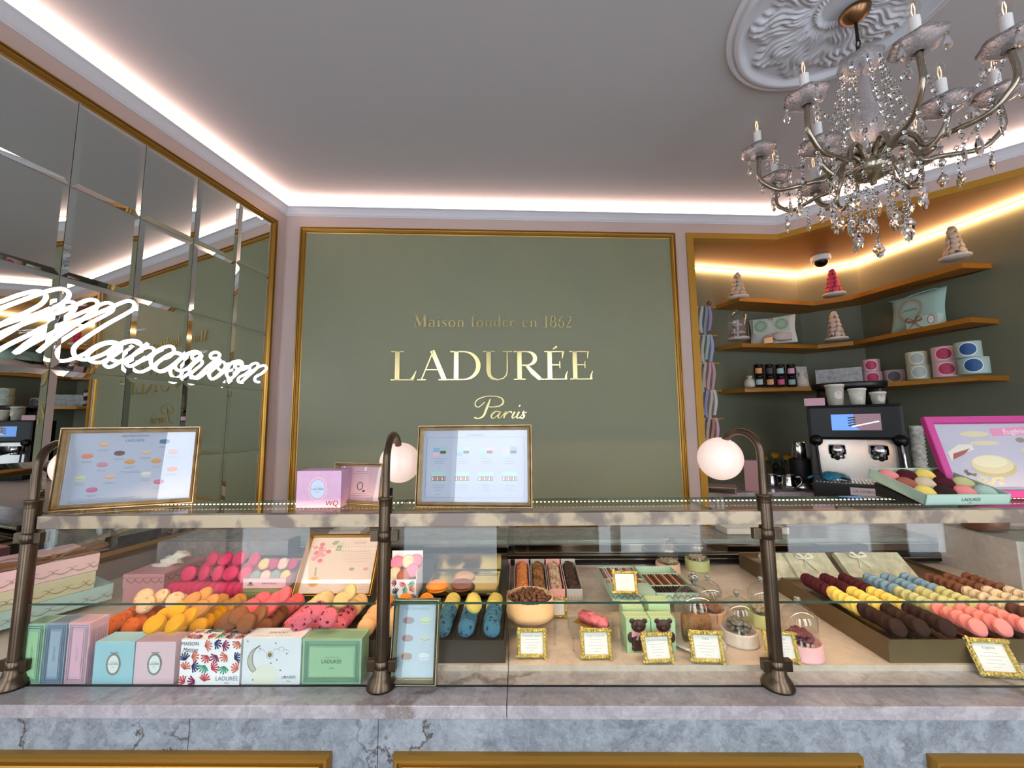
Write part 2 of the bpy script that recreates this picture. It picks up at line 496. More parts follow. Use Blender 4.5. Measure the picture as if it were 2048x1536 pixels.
# ---- niche (shelf alcove): back wall corners from its own light line
NB = [onz(1388, 535, ZNI), onz(1593, 551, ZNI), onz(1712, 527, ZNI), onz(2048, 400, ZNI)]
for p in NB: p.z = 0
jamb = Vector((cl.x, cl.y, 0)) + dB * (sB(1386, 478.5)[0])
NB[0] = jamb + (NB[0] - jamb)
nEnd = Vector((cr.x, cr.y, 0)) + dR * sR
def vwall(a, b, z0, z1, m, t=0.02, mi=0):
    m.add([(a.x, a.y, z0), (b.x, b.y, z0), (b.x, b.y, z1), (a.x, a.y, z1)], [(0, 1, 2, 3)], mi)
m = MB(); vwall(jamb, NB[0], 0.9, ZNI, m); vwall(NB[0], NB[1], 0.9, ZNI, m)
vwall(NB[1], NB[2], 0.9, ZNI, m); vwall(NB[2], nEnd, 0.9, ZNI, m)
struct(m.build('wall_niche', [M_niche, M_niche2]))
rin = Vector((cr.x, cr.y, 0)) + dR * sR
m = MB(); cn = Vector((cr.x, cr.y, 0))
m.add([(p.x, p.y, ZNI + .002) for p in (jamb, cn, nEnd, NB[2], NB[1], NB[0])], [(0, 1, 4, 5), (1, 2, 3), (1, 3, 4)])
struct(m.build('ceiling_niche', M_orange))
# gold surround of the niche opening
m = MB()
def strip(m, p, d, n, s0, s1, z0, z1, t=0.012, back=0.62):
    a, b = Vector((p.x, p.y, 0)) + d * s0, Vector((p.x, p.y, 0)) + d * s1
    q = [a + n * t, b + n * t, b - n * 0.05, a - n * 0.05]
    m.prism([(v.x, v.y) for v in q], z0, z1)
strip(m, cl, dB, nB, sN0, sN0 + 0.055, 0.5, ZNO)
strip(m, cl, dB, nB, sN0 + 0.055, sW, ZNI, ZNO)
strip(m, cr, dR, nR, 0, sR, ZNI, ZNO)
struct(m.build('trim_5', M_goldlite))
# light line at the head of the niche
def led_line(a, b, z, name, label, matl, r=0.012):
    m = MB(); m.tube([(a.x, a.y, z), (b.x, b.y, z)], r, 8)
    return tag(m.build(name, matl), label, 'light strip')
t = thing('led_strip', 'warm light strip along the top of the shelf alcove', 'light strip')
for i in range(3):
    a = NB[i]; b = NB[i + 1] if i < 2 else nEnd
    inw = Vector(((b - a).y, -(b - a).x, 0)).normalized() * 0.02
    mm = MB(); mm.tube([(a.x + inw.x, a.y + inw.y, ZNI - 0.014), (b.x + inw.x, b.y + inw.y, ZNI - 0.014)], 0.009, 8)
    mm.build('light_tube', M_ledwarm, t)
# niche shelves
def shelf_poly(zb, th, pts, label):
    P = [onz(*q, zb) for q in pts]
    # wall side follows the alcove's back
    back = [NB[2] + (NB[3] - NB[2]) * 1.0, NB[2], NB[1]]
    poly = [(p.x, p.y) for p in P]
    e = P[-1]; w = (NB[3] - NB[2]).normalized(); k = (Vector((e.x, e.y, 0)) - NB[2]).dot(w)
    q = NB[2] + w * k
    poly += [(q.x, q.y), (NB[2].x, NB[2].y), (NB[1].x, NB[1].y)]
    mm = MB(); mm.prism(poly, zb, zb + th)
    return tag(mm.build('wall_shelf', M_orange), label, 'shelf'), P
SH1, P1 = shelf_poly(2.683, 0.035, [(1429, 619), (1479, 602), (1629, 611), (1698, 600.5), (1925, 535.7), (1993, 536.7)], 'top ochre corner shelf in the alcove carrying three macaron cones')
SH2, P2 = shelf_poly(2.279, 0.035, [(1434.5, 701), (1484, 694), (1636, 697), (1707, 690), (1941, 644), (2007, 648)], 'middle ochre corner shelf in the alcove below the pink macaron cone')
SH3, P3 = shelf_poly(1.874, 0.035, [(1441, 788), (1490, 784), (1636, 781), (1718, 777), (1955.6, 760.5), (2024, 761.5)], 'lowest ochre corner shelf in the alcove with jars and tins')
# ---- mirror wall
MLF = frame_mat(Vector((cl.x, cl.y, 0)), dL, Vector((-nL.x, -nL.y, 0)))     # x along towards the camera, y into wall... handed below
MR0, MRZ0, MRZ1 = 0.092, 0.992, 3.125
mir = thing('mirror_panel', 'tall gold framed mirror of square edged glass tiles covering the left wall', 'mirror')
def LW(s, o, z):
    p = Vector((cl.x, cl.y, 0)) + dL * s + nL * o; return (p.x, p.y, z)
gs = [0.135] + [0.412 + 0.2815 * i for i in range(12)]
gz = [1.036, 1.452, 1.860, 2.267, 2.678, 3.085]
bev, th, gap = 0.024, 0.010, 0.0012
for i in range(len(gs) - 1):
    for j in range(len(gz) - 1):
        a, b, c, d = gs[i] + gap, gs[i + 1] - gap, gz[j] + gap, gz[j + 1] - gap
        m = MB()
        vs = [LW(a, .002, c), LW(b, .002, c), LW(b, .002, d), LW(a, .002, d), LW(a, .006, c), LW(b, .006, c), LW(b, .006, d), LW(a, .006, d),
              LW(a + bev, th, c + bev), LW(b - bev, th, c + bev), LW(b - bev, th, d - bev), LW(a + bev, th, d - bev)]
        fs = [(4, 5, 9, 8), (5, 6, 10, 9), (6, 7, 11, 10), (7, 4, 8, 11), (8, 9, 10, 11), (0, 1, 5, 4), (1, 2, 6, 5), (2, 3, 7, 6), (3, 0, 4, 7)]
        m.add(vs, fs); m.build('mirror_tile', M_mirror, mir)
m = MB()
ML = Matrix(((dL.x, -nL.x, 0, cl.x), (dL.y, -nL.y, 0, cl.y), (0, 0, 1, 0), (0, 0, 0, 1)))
moulding(m, ((MR0, MRZ0), (gs[-1] + 0.045, MRZ1)), 0.045, M=ML)
m.build('mirror_frame', M_gold, mir)
m = MB()
for a, b in ((0.12, 0.9), (1.05, 1.9), (2.05, 2.9)):
    moulding(m, ((a, 0.15), (b, 0.86)), 0.04, M=ML)
struct(m.build('trim_6', M_gold))

# ================================================================ counter and display case
ZL, ZD, ZR0, ZR1 = 0.949, 0.9645, 1.341, 1.374      # ledge, deck, rail bottom and top
VG, VD0, VD1 = 1.08, 1.142, 1.90
UL, UR = -1.75, 1.93
def CM(u, v, z, rz=0.0):
    """placement in the counter's frame, turned rz degrees"""
    p = C(u, v, z)
    return T(*p) @ Matrix.Rotation(YAW, 4, 'Z') @ RZ(rz)
CI = CM(0, 0, 0)
ct = thing('display_counter', 'pale grey marble counter with gold panel mouldings on its front', 'counter', CI)
m = MB()
for a, b in ((UL, -0.80), (-0.80, -0.345), (-0.345, 1.205), (1.205, UR)):
    m.box(a + 0.0008, b - 0.0008, 1.022, 1.06, 0.02, 0.9185)
m.box(UL, UR, 1.03, VD1 + 0.3, 0.0, 0.90)
m.build('front_panel', M_marble, ct)
m = MB()
for a, b in ((UL, -0.04), (-0.0385, UR)):
    m.box(a, b, 1.009, 1.16, 0.9195, ZL, bev=0.002)
m.build('ledge', M_marbletop, ct)
for i, (x0, x1) in enumerate(((-1.66, -0.4525), (-0.305, 0.772), (0.924, 1.9))):
    m = MB(); moulding(m, ((x0, 0.16), (x1, 0.8415)), 0.052, M=T(0, 1.022, 0)); m.build('moulding', M_gold, ct)
m = MB()
for a, b in ((UL, -0.04), (-0.038, UR)):
    m.box(a, b, VD0, VD1, 0.925, ZD)
m.build('deck', M_deck, ct)
m = MB(); m.box(UL, UR, 1.96, 2.20, 0.90, 1.062, bev=0.003); m.build('rear_worktop', M_marbletop, ct)

case = thing('glass_display_case', 'long glass display case with an aged brass top rail on the marble counter', 'display case', CI)
PU = [-1.312, -0.358, 0.633]                       # lamp posts along u
m = MB(); m.box(UL, PU[0] - 0.02, VG - 0.003, VG + 0.003, ZL, 1.147); m.build('front_pane', M_glass, case)
for a, b in ((PU[0] + 0.02, PU[1] - 0.02), (PU[1] + 0.02, PU[2] - 0.02), (PU[2] + 0.02, UR)):
    m = MB(); m.box(a, b, VG - 0.003, VG + 0.003, ZL + 0.0015, 1.147); m.build('front_pane', M_glass, case)
    m = MB(); m.box(a, b, VG - 0.001, VG + 0.005, 1.148, ZR0); m.build('upper_pane', M_glass, case)
    m = MB(); m.box(a, b, VG - 0.0032, VG + 0.0052, 1.1465, 1.1485); m.build('pane_edge', M_glassedge, case)
    m = MB(); m.box(a, b, VG - 0.003, VG + 0.003, ZL, ZL + 0.0015); m.build('pane_seal', M_blackm, case)
for a, b in ((PU[0] + 0.022, PU[1] - 0.012), (PU[1] + 0.014, PU[2] - 0.012), (PU[2] + 0.016, UR)):
    m = MB(); m.box(a, b, VG - 0.007, VG + 0.018, ZR0, ZR1, bev=0.0015); m.build('top_rail', M_brass, case)
for a, b in ((PU[0] - 0.0, PU[1] + 0.003), (PU[1] + 0.006, PU[2] - 0.12), (PU[2] - 0.117, UR)):
    m = MB(); m.box(a, b, VG + 0.018, 1.29, ZR1 - 0.009, ZR1 - 0.001); m.build('top_pane', M_glass, case)
    m = MB(); m.box(a, b, 1.29, 1.2915, ZR1 - 0.009, ZR1 - 0.001); m.box(b - 0.001, b + 0.001, VG + 0.02, 1.29, ZR1 - 0.009, ZR1 - 0.001); m.build('pane_edge', M_glassedge, case)
m = MB(); m.box(PU[0] + 0.03, UR, VG + 0.0185, VG + 0.036, ZR0 + 0.0165, ZR0 + 0.019); m.build('light_shield', M_brass, case)  # added opaque cover keeping the strip below from shining up through the glass
# light strips: one under the rail, one of dots along the rear edge of the top glass
m = MB(); m.box(PU[0] + 0.03, UR, VG + 0.019, VG + 0.026, ZR0 + 0.006, ZR0 + 0.016)
m.build('light_strip', mat('case_led', '#ffffff', emit='#ffd2aa', es=62.0), case)
m = MB()
k = PU[0] + 0.1
while k < UR:
    m.box(k - 0.002, k + 0.002, 1.284, 1.288, ZR1 - 0.0125, ZR1 - 0.0095); k += 0.0125
m.build('light_dots', mat('case_led_dots', '#ffffff', emit='#ffe2b8', es=6.0), case)
# partition between the two case units and the end pane on the left
m = MB(); m.box(-0.041, -0.037, VD0 + 0.02, VD1, ZD, 1.26); m.build('partition_pane', M_glass, case)
m = MB(); m.box(-0.0415, -0.0365, VD1 - 0.004, VD1, ZD, 1.26); m.build('partition_edge', M_blackm, case)
# rear frame: black runners with bright edges and a low tinted slider
M_tint = glass_mat('tinted_glass', (0.45, 0.47, 0.5))
for a, b in ((-1.05, -0.042), (-0.036, 1.9)):
    m = MB(); m.box(a, b, VD1, VD1 + 0.02, ZD + 0.012, ZD + 0.045); m.build('rear_runner', M_black, case)
    m = MB(); m.box(a, b, VD1 + 0.024, VD1 + 0.045, ZD + 0.03, 1.012, bev=0.002); m.build('rear_runner', M_black, case)
    m = MB(); m.box(a, b, VD1 + 0.028, VD1 + 0.045, 1.012, 1.05); m.build('mirror_strip', mat('dim_mirror', '#8c8680', 0.06, metal=1.0), case)
    m = MB(); m.box(a, b, VD1 - 0.003, VD1 + 0.001, ZD + 0.028, ZD + 0.031); m.box(a, b, VD1 - 0.003, VD1 + 0.001, ZD + 0.001, ZD + 0.005); m.box(a, b, VD1 + 0.02, VD1 + 0.024, 1.048, 1.052); m.build('runner_trim', M_chrome, case)
    m = MB(); m.box(a, b, VD1 + 0.03, VD1 + 0.034, 1.052, 1.09); m.build('rear_slider', M_glass, case)
for a, b in ((-1.075, -1.05),):
    m = MB(); m.box(a, b, VD1 - 0.01, VD1 + 0.05, ZD, 1.09); m.build('rear_post', M_blackm, case)

# end pane on the right, its top edge sloping down to the rear
MYZ = Matrix(((0, 0, 1, 0), (1, 0, 0, 0), (0, 1, 0, 0), (0, 0, 0, 1)))
m = MB(); m.prism([(VG + .03, ZD), (VD1, ZD), (VD1, 1.10), (VG + .03, 1.335)], 1.897, 1.901, M=MYZ); m.build('end_pane', M_glass, case)
m = MB(); m.prism([(VG + .03, 1.333), (VD1, 1.098), (VD1, 1.101), (VG + .03, 1.336)], 1.8965, 1.9015, M=MYZ); m.build('pane_edge', M_glassedge, case)
# ---- lamp posts with white globes
M_globe = mat('opal_glass', '#cfc0b8', 0.25, emit='#ffdccc', es=0.5)
def lamp(u, gu, gv, gz, zt, label):
    t = thing('counter_lamp', label, 'lamp', CM(u, VG, 0), 'bronze post lamps along the counter')
    m = MB(); m.lathe([(0.0, ZL + 0.001), (0.037, ZL + 0.001), (0.0375, ZL + 0.006), (0.034, ZL + 0.012), (0.033, ZL + 0.016), (0.027, ZL + 0.024), (0.022, ZL + 0.034), (0.0205, ZL + 0.044), (0.0165, ZL + 0.048)], 32)
    m.build('base', M_bronze, t)
    m = MB(); m.cyl(0.0165, ZL + 0.045, 1.415, 32); m.build('pole', M_bronze, t)
    m = MB(); m.lathe([(0.0165, 1.395), (0.0175, 1.40), (0.0175, 1.41), (0.0195, 1.413), (0.0195, 1.4165), (0.0, 1.4168)], 32); m.build('collar', M_bronze, t)
    for z in (1.0, 1.318):
        m = MB(); m.lathe([(0.0166, z - 0.014), (0.0185, z - 0.013), (0.0185, z + 0.013), (0.0166, z + 0.014)], 28)
        m.box(-0.036, -0.017, -0.008, 0.008, z - 0.0135, z + 0.0135, bev=0.0015); m.box(0.017, 0.036, -0.008, 0.008, z - 0.0135, z + 0.0135, bev=0.0015)
        m.build('clamp', M_bronze, t)
    gx, gy = gu - u, gv - VG
    L = hypot(gx, gy); dx, dy = gx / L, gy / L
    R = (L * 0.92) / 2
    z0 = zt - R
    pts = [(0, 0, 1.41), (0, 0, (1.41 + z0) / 2)]
    for k in range(0, 17):
        a = radians(180 - k * 150 / 16)
        rr = R + R * cos(a)
        pts.append((dx * rr, dy * rr, z0 + R * sin(a)))
    m = MB(); m.tube(pts, 0.0098, 14); m.build('arm', M_bronze, t)
    e = Vector(pts[-1]); d = (Vector(pts[-1]) - Vector(pts[-2])).normalized()
    gc = Vector((gx, gy, gz)); d2 = (gc - e).normalized()
    q = d2.to_track_quat('Z', 'Y').to_matrix().to_4x4()
    m = MB(); m.lathe([(0.0098, -0.006), (0.012, -0.004), (0.012, 0.001), (0.010, 0.003), (0.016, 0.009), (0.021, 0.018), (0.0215, 0.024), (0.0, 0.024)], 24, M=T(*e) @ q)
    m.build('socket_cap', M_bronze, t)
    m = MB(); m.lathe([(0.061 * sin(pi * j / 24), -0.061 * cos(pi * j / 24)) for j in range(25)], 40, M=T(*gc)); m.build('globe', M_globe, t)
def glb(px, py, v):
    P = oncv(px, py, v); a, b = uv(P); return a, b, P.z
g = glb(155, 934, 1.22); lamp(PU[0], g[0], g[1], g[2], 1.565, 'bronze post lamp at the far left, globe hidden behind the framed menu')
g = glb(800, 925, 1.24); lamp(PU[1], g[0], g[1], g[2], 1.578, 'bronze post lamp with a white globe between the two framed menus')
g = glb(1440, 917, 1.19); lamp(PU[2], g[0], g[1], g[2], 1.578, 'bronze post lamp with a white globe in front of the alcove')

# ================================================================ macarons
def shell_mb(R, seed, up=1):
    rnd = random.Random(seed)
    ph = [rnd.uniform(0, 6.28) for _ in range(4)]
    m = MB()
    prof = [(0.0, 0.42), (0.33, 0.405), (0.58, 0.35), (0.78, 0.26), (0.91, 0.165), (0.965, 0.10), (0.94, 0.075), (1.0, 0.055), (1.005, 0.03), (0.965, 0.012), (0.0, 0.008)]
    prof = [(r * R, up * z * R * 0.86) for r, z in prof]
    if up > 0: prof = prof[::-1]
    def wob(a, t):
        e = 0.018 * sin(3 * a + ph[0]) + 0.01 * sin(5 * a + ph[1])
        j = t if up < 0 else 1 - t
        if j > 0.62: e += 0.014 * sin(17 * a + ph[2]) + 0.01 * sin(29 * a + ph[3])
        return e * (0 if j < 0.05 else 1)
    m.lathe(prof, 28, 0, None, True, wob=wob)
    return m
MAC = {}
def mac_mats(key, shell, fill, spots=None):
    if key in MATS: return MATS[key], MATS[key + '_filling']
    if spots: ms = mat(key, shell, 0.8, noise=(95, spots, 0.93), bump=(160, 0.12), spec=.25)
    else: ms = mat(key, shell, 0.8, bump=(170, 0.12), spec=.25)
    if spots:
        for n in ms.node_tree.nodes:
            if n.type == 'VALTORGB':
                n.color_ramp.elements[0].position = 0.60; n.color_ramp.elements[1].position = 0.635
    return ms, mat(key + '_filling', fill, 0.5)
FLAV = {'raspberry': ('#c43a68', '#94203f', None), 'speckled beige': ('#dcb592', '#c79b72', '#b98c63'), 'orange': ('#d9691f', '#b64c14', '#c05312'),
        'yellow': ('#e8a620', '#c98a22', None), 'caramel': ('#c98d4f', '#8a5a2c', None), 'rose': ('#e0626c', '#b33c46', None),
        'milk chocolate': ('#8f5a3d', '#4f2e1f', None), 'pink speckled': ('#d5697a', '#a33a48', '#5a1620'), 'cream': ('#dfbb86', '#8d6237', None),
        'bright orange': ('#ec8a2c', '#d06a1c', None), 'apricot': ('#e3b381', '#9b6a42', None), 'blue': ('#3f6c86', '#21425a', '#1d3144'), 'pistachio yellow': ('#c9b562', '#a88d42', None),
        'maroon': ('#4e1a22', '#32090f', None), 'sky blue': ('#7f9fb8', '#56788f', None), 'cocoa brown': ('#7b4d3a', '#4b2a1e', None),
        'lemon': ('#f2d36a', '#d8b448', None), 'pale green': ('#c9c68c', '#a9a76b', None), 'ivory': ('#d9c4a6', '#b79c7c', None),
        'dark chocolate': ('#35211c', '#1d110e', None), 'strawberry': ('#ef8f8b', '#d0625f', None), 'coffee brown': ('#5a3328', '#321a14', None),
        'big orange': ('#f0962e', '#d8701a', None), 'big brown': ('#84523b', '#4d2c20', None), 'big tan': ('#c8966a', '#a5664a', None),
        'pale pink': ('#e7b9b3', '#cf8d8b', None), 'grey': ('#8f9a9c', '#6a7578', None), 'magenta': ('#b8386a', '#8d2049', None), 'pink': ('#ee83a4', '#c9547c', None), 'mint': ('#a9c4b4', '#7e9c8b', None), 'brown pink': ('#a5604c', '#c98c84', None)}
MACS = []
def macaron(flavour, R, M, label, group):
    MACS.append((flavour, R, M.copy(), label, group))
def mac_parts(flavour, R):
    h = 0.126 * R
    m = MB(); m.lathe([(0.0, -h * 0.62), (R * 0.84, -h * 0.6), (R * 0.90, -h * 0.3), (R * 0.91, 0), (R * 0.90, h * 0.3), (R * 0.84, h * 0.6), (0.0, h * 0.62)], 24)
    return shell_mb(R, len(flavour) + 1, 1), shell_mb(R, len(flavour) + 5, -1), m, T(0, 0, h * .5), T(0, 0, -h * .5)
def flush_macarons(limit=300):
    """the 300 that show largest become things with parts; the remaining ones are one mass"""
    MACS.sort(key=lambda q: -q[1] / (q[2].translation - EYE).length)
    for flavour, R, M, label, group in MACS[:limit]:
        k = (flavour, round(R, 4))
        if k not in MAC:
            sh, fi, sp = FLAV[flavour]
            ms, mf = mac_mats(flavour + ' shell', sh, fi, sp)
            t = thing('macaron', label, 'macaron', M, group)
            a, b, f, Ma, Mb = mac_parts(flavour, R)
            MAC[k] = (t, [a.build('shell', ms, t, Ma), b.build('shell', ms, t, Mb), f.build('filling', mf, t)])
            continue
        t0, ks = MAC[k]
        t = t0.copy(); COL.objects.link(t); t.matrix_world = M
        t['label'] = label; t['group'] = group
        for c0 in ks:
            c = c0.copy(); COL.objects.link(c); c.parent = t
    if MACS[limit:]:
        big = MB(); ml = []; ix = {}
        for flavour, R, M, label, group in MACS[limit:]:
            sh, fi, sp = FLAV[flavour]
            for mm in mac_mats(flavour + ' shell', sh, fi, sp):
                if mm.name not in ix: ix[mm.name] = len(ml); ml.append(mm)
            ms, mf = mac_mats(flavour + ' shell', sh, fi, sp)
            a, b, f, Ma, Mb = mac_parts(flavour, R)
            big.add(a.v, a.f, ix[ms.name], M @ Ma, True); big.add(b.v, b.f, ix[ms.name], M @ Mb, True); big.add(f.v, f.f, ix[mf.name], M, True)
        o = big.build('macaron', ml)
        tag(o, 'remaining macarons at the back of the trays and piles', 'macarons', None, 'stuff')
R0 = 0.0235
TH = R0 * 0.86                                     # thickness of one macaron is about 2 * 0.42 * .86 R + filling
THK = 2 * 0.42 * 0.86 * R0 + 0.126 * R0

M_stand = mat('stand_brown', '#6e5a3c', 0.38, metal=0.35)
M_standd = mat('stand_dark', '#40352a', 0.4, metal=0.2)
M_tray = mat('tray_liner', '#2c1d18', 0.3)
ZT = 1.022
def stand(u0, u1, v0, v1, label, mt, cols, zt=ZT):
    """brown riser block with recessed tray liners between narrow rails"""
    t = thing('riser_block', label, 'riser', CI)
    m = MB(); m.box(u0, u1, v0, v1, ZD + 0.0006, zt - 0.008); m.build('body', mt, t)
    m = MB()
    e = 0.0035
    xs = [u0] + cols + [u1]
    for x in xs: m.box(max(u0, x - e), min(u1, x + e), v0, v1, zt - 0.008, zt + 0.004)
    m.box(u0, u1, v0, v0 + 0.005, zt - 0.008, zt + 0.0); m.box(u0, u1, v1 - 0.005, v1, zt - 0.008, zt + 0.003)
    m.build('rim', mt, t)
    return t
# the macarons lie in dark trays
def tray(u0, u1, v0, v1, z, label, mt=None):
    t = MB()
    t.box(u0, u1, v0, v1, z, z + 0.002)
    n = 3; w = (u1 - u0) / n
    for i in range(n + 1):
        x = u0 + i * w
        t.box(max(u0, x - 0.002), min(u1, x + 0.002), v0, v1, z + 0.002, z + 0.010)
    return tag(t.build('sweet_tray', mt or M_tray, None, CI), label, 'tray')
def row_block(flavour, uc, v0, n, label, group, rows=3, du=0.0655, R=R0, z=None, lean=28, step=None, jit=1.0, seed=1, dv=0.0):
    """rows of macarons standing on edge one behind the other, leaning back"""
    rnd = random.Random(seed)
    z = ZT - 0.004 if z is None else z
    spread = jit * 0.0016
    step = step or THK / cos(radians(lean)) * 1.04
    for r in range(rows):
        for k in range(n):
            u = uc + (r - (rows - 1) / 2) * du + rnd.uniform(-.0025, .0025) * jit
            v = v0 + k * step + dv * r
            l = lean + rnd.uniform(-1.5, 1.5) * jit
            zc = z + R * cos(radians(l)) * 1.0 + THK / 2 * sin(radians(l)) + 0.0008 + rnd.uniform(0, spread)
            # disc normal points to the customer and up
            Mx = CM(u, v, zc, rnd.uniform(-5, 5) * jit) @ RX(90 - l) @ RZ(rnd.uniform(0, 360))
            macaron(flavour, R, Mx, label, group)
# ---- right-hand riser: three trays, three flavours deep
stand(0.972, 1.623, 1.150, 1.88, 'large brown riser block on the right of the case under nine rows of small macarons', M_stand, [1.189, 1.406])
sets = [(1.170, [('dark chocolate', 'small dark chocolate macaron in the front row of the right riser'), ('strawberry', 'small strawberry pink macaron in the front row of the right riser'), ('coffee brown', 'small coffee brown macaron at the front right edge of the right riser')]),
        (1.292, [('lemon', 'small lemon yellow macaron in the middle row of the right riser'), ('pale green', 'small pale green macaron in the middle row of the right riser'), ('ivory', 'small ivory macaron in the middle row of the right riser')]),
        (1.412, [('maroon', 'small dark maroon macaron in the rear row of the right riser'), ('sky blue', 'small sky blue macaron in the rear row of the right riser'), ('cocoa brown', 'small cocoa brown macaron in the rear row of the right riser')])]
tc_ = [1.081, 1.298, 1.515]
for i, uc in enumerate(tc_):
    tray(uc - 0.1035, uc + 0.1035, 1.157, 1.502, ZT - 0.0076, ['dark tray on the right riser holding the chocolate, lemon and maroon macarons', 'dark tray on the right riser holding the pink, pale green and blue macarons', 'dark tray on the right riser holding the coffee, ivory and cocoa macarons'][i])
for vi, (v0, fl) in enumerate(sets):
    for i, (f, lb) in enumerate(fl):
        row_block(f, tc_[i], v0, 5, lb, f + ' macarons on the right riser', seed=vi * 7 + i, lean=30, step=0.0238, R=0.0228)
# ---- left-hand riser with piled trays
LCOL = [-0.263, -0.480, -0.690, -0.880, -1.060]
stand(-1.225, -0.047, 1.150, 1.88, 'long dark riser block across the left half of the case under the piled macaron trays', M_standd, LCOL)
lab = {'orange': 'orange macaron in the leftmost tray behind the upright pink box', 'speckled beige': 'speckled beige macaron piled at the back of the leftmost tray',
       'yellow': 'golden yellow macaron piled in the front of the second tray from the left', 'caramel': 'caramel brown macaron piled behind the golden yellow ones',
       'milk chocolate': 'milk chocolate macaron piled behind the patterned gift box', 'rose': 'rose pink macaron piled behind the milk chocolate ones',
       'pink speckled': 'pink macaron with dark speckles behind the green gift box', 'cream': 'cream macaron piled behind the dark speckled pink ones',
       'apricot': 'apricot macaron in the tray just right of the middle lamp post', 'bright orange': 'bright orange macaron in the tray right of the middle lamp post',
       'blue': 'dark blue speckled macaron in the tray beside the small framed card', 'pistachio yellow': 'yellow green macaron behind the dark blue ones'}
pairs = [('orange', 'speckled beige'), ('yellow', 'caramel'), ('milk chocolate', 'rose'), ('pink speckled', 'cream'), ('apricot', 'bright orange'), ('blue', 'pistachio yellow')]
ucs = [-1.14, -0.970, -0.785, -0.5850, -0.3715, -0.1545]
tl = ['leftmost dark tray with orange and speckled beige macarons', 'dark tray with golden yellow and caramel macarons', 'dark tray with chocolate and rose macarons', 'dark tray with dark speckled pink and cream macarons', 'dark tray with apricot and bright orange macarons', 'dark tray with blue and yellow green macarons']
for i, uc in enumerate(ucs):
    bb = [-1.221] + LCOL[::-1] + [-0.051]
    tray(bb[i] + 0.004, bb[i + 1] - 0.004, 1.157, 1.365, ZT - 0.0076, tl[i])
    fa, fb = pairs[i]
    R = 0.0245 if i < 5 else 0.0235
    st = 0.0252; n = 4
    if i == 5:
        row_block(fa, uc, 1.172, 5, lab[fa], fa + ' macarons', seed=40, R=R, lean=27, step=0.0240, du=0.068)
        row_block(fb, uc, 1.296, 3, lab[fb], fb + ' macarons', seed=41, R=R, lean=25, step=0.0240, du=0.068)
    else:
        row_block(fa, uc, 1.175, n, lab[fa], fa + ' macarons', seed=20 + i, R=R, lean=25, step=st, rows=2 if i == 0 else 3, du=[0.066, 0.056, 0.06, 0.066, 0.066][i])
        row_block(fb, uc, 1.175 + n * st + 0.012, 7 - n, lab[fb], fb + ' macarons', seed=30 + i, R=R, lean=25, step=st, rows=2 if i == 0 else 3, du=[0.066, 0.056, 0.06, 0.066, 0.066][i])
def loose(flavour, px, py, z, tilt, turn, R=0.0245, label=None, group=None):
    """a macaron lying on the pile; its centre projects to (px, py) at height z; tilt = lean of its face towards the customer"""
    P = onz(px, py, z)
    a, b = uv(P)
    Mx = CM(a, b, z, turn) @ RX(tilt) @ RZ(37 * px % 360)
    macaron(flavour, R, Mx, label or lab[flavour], group or flavour + ' macarons')
zp = ZT + 0.066
for q in [('speckled beige', 288, 1194, zp + .018, 35, 10), ('speckled beige', 320, 1194, zp + .012, 25, -10), ('speckled beige', 292, 1209, zp + .004, 35, 0), ('speckled beige', 350, 1201, zp, 45, 30),
          ('yellow', 309, 1248, zp, 30, 10), ('yellow', 351, 1247, zp + .004, 30, -10), ('yellow', 354, 1222, zp + .012, 30, 0), ('yellow', 377, 1234, zp + .006, 32, -20), ('yellow', 331, 1235, zp - .002, 50, 30),
          ('caramel', 385, 1200, zp + .006, 22, 0), ('caramel', 408, 1190, zp + .012, 25, -10), ('caramel', 422, 1204, zp + .006, 25, -15), ('caramel', 400, 1217, zp, 32, 5),
          ('milk chocolate', 478, 1232, zp + .008, 30, 15), ('milk chocolate', 493, 1245, zp - .002, 42, -5), ('milk chocolate', 519, 1230, zp + .004, 35, -25), ('milk chocolate', 461, 1240, zp - .004, 52, 30),
          ('rose', 524, 1199, zp + .004, 24, 0), ('rose', 553, 1200, zp + .01, 30, 0), ('rose', 568, 1190, zp + .022, 38, -25), ('rose', 502, 1214, zp - .002, 22, 10), ('rose', 537, 1216, zp, 26, -5),
          ('pink speckled', 617, 1229, zp + .006, 42, 15), ('pink speckled', 636, 1220, zp + .016, 36, -10), ('pink speckled', 657, 1235, zp + .006, 38, 10), ('pink speckled', 600, 1243, zp - .006, 58, 25),
          ('cream', 652, 1199, zp + .002, 42, 40), ('cream', 683, 1200, zp + .006, 26, -5), ('cream', 699, 1186, zp + .02, 42, -30), ('cream', 640, 1206, zp - .006, 40, 20),
          ('pistachio yellow', 948, 1208, zp + .01, 40, 40)]:
    q = list(q); q[4] += 14; loose(*q)
# ---- raspberry pile on its own tray at the back left
rz = ZT + 0.0062
m = MB(); m.box(-1.223, -0.925, 1.385, 1.58, ZT + 0.0042, ZT + 0.006)
m.prism([(1.385, ZT + .006), (1.58, ZT + .006), (1.58, ZT + 0.075), (1.39, ZT + 0.012)], -0.928, -0.925, M=Matrix(((0, 0, 1, 0), (1, 0, 0, 0), (0, 1, 0, 0), (0, 0, 0, 1))))
tag(m.build('sweet_tray', M_stand, None, CI), 'brown tray with a raised side under the raspberry macaron pile', 'tray')
grp = 'raspberry macarons'; lb = 'raspberry pink macaron in the big pile at the back left of the case'
rnd = random.Random(3)
for r, (z, n, u0, v) in enumerate([(rz + 0.0265, 12, -1.195, 1.415), (rz + 0.0265, 11, -1.19, 1.468)]):
    for k in range(n):
        Mx = CM(u0 + k * 0.0232, v, z + 0.0005, 66 + rnd.uniform(-5, 5)) @ RX(80) @ RZ(rnd.uniform(0, 360))
        macaron('raspberry', 0.0245, Mx, lb, grp)
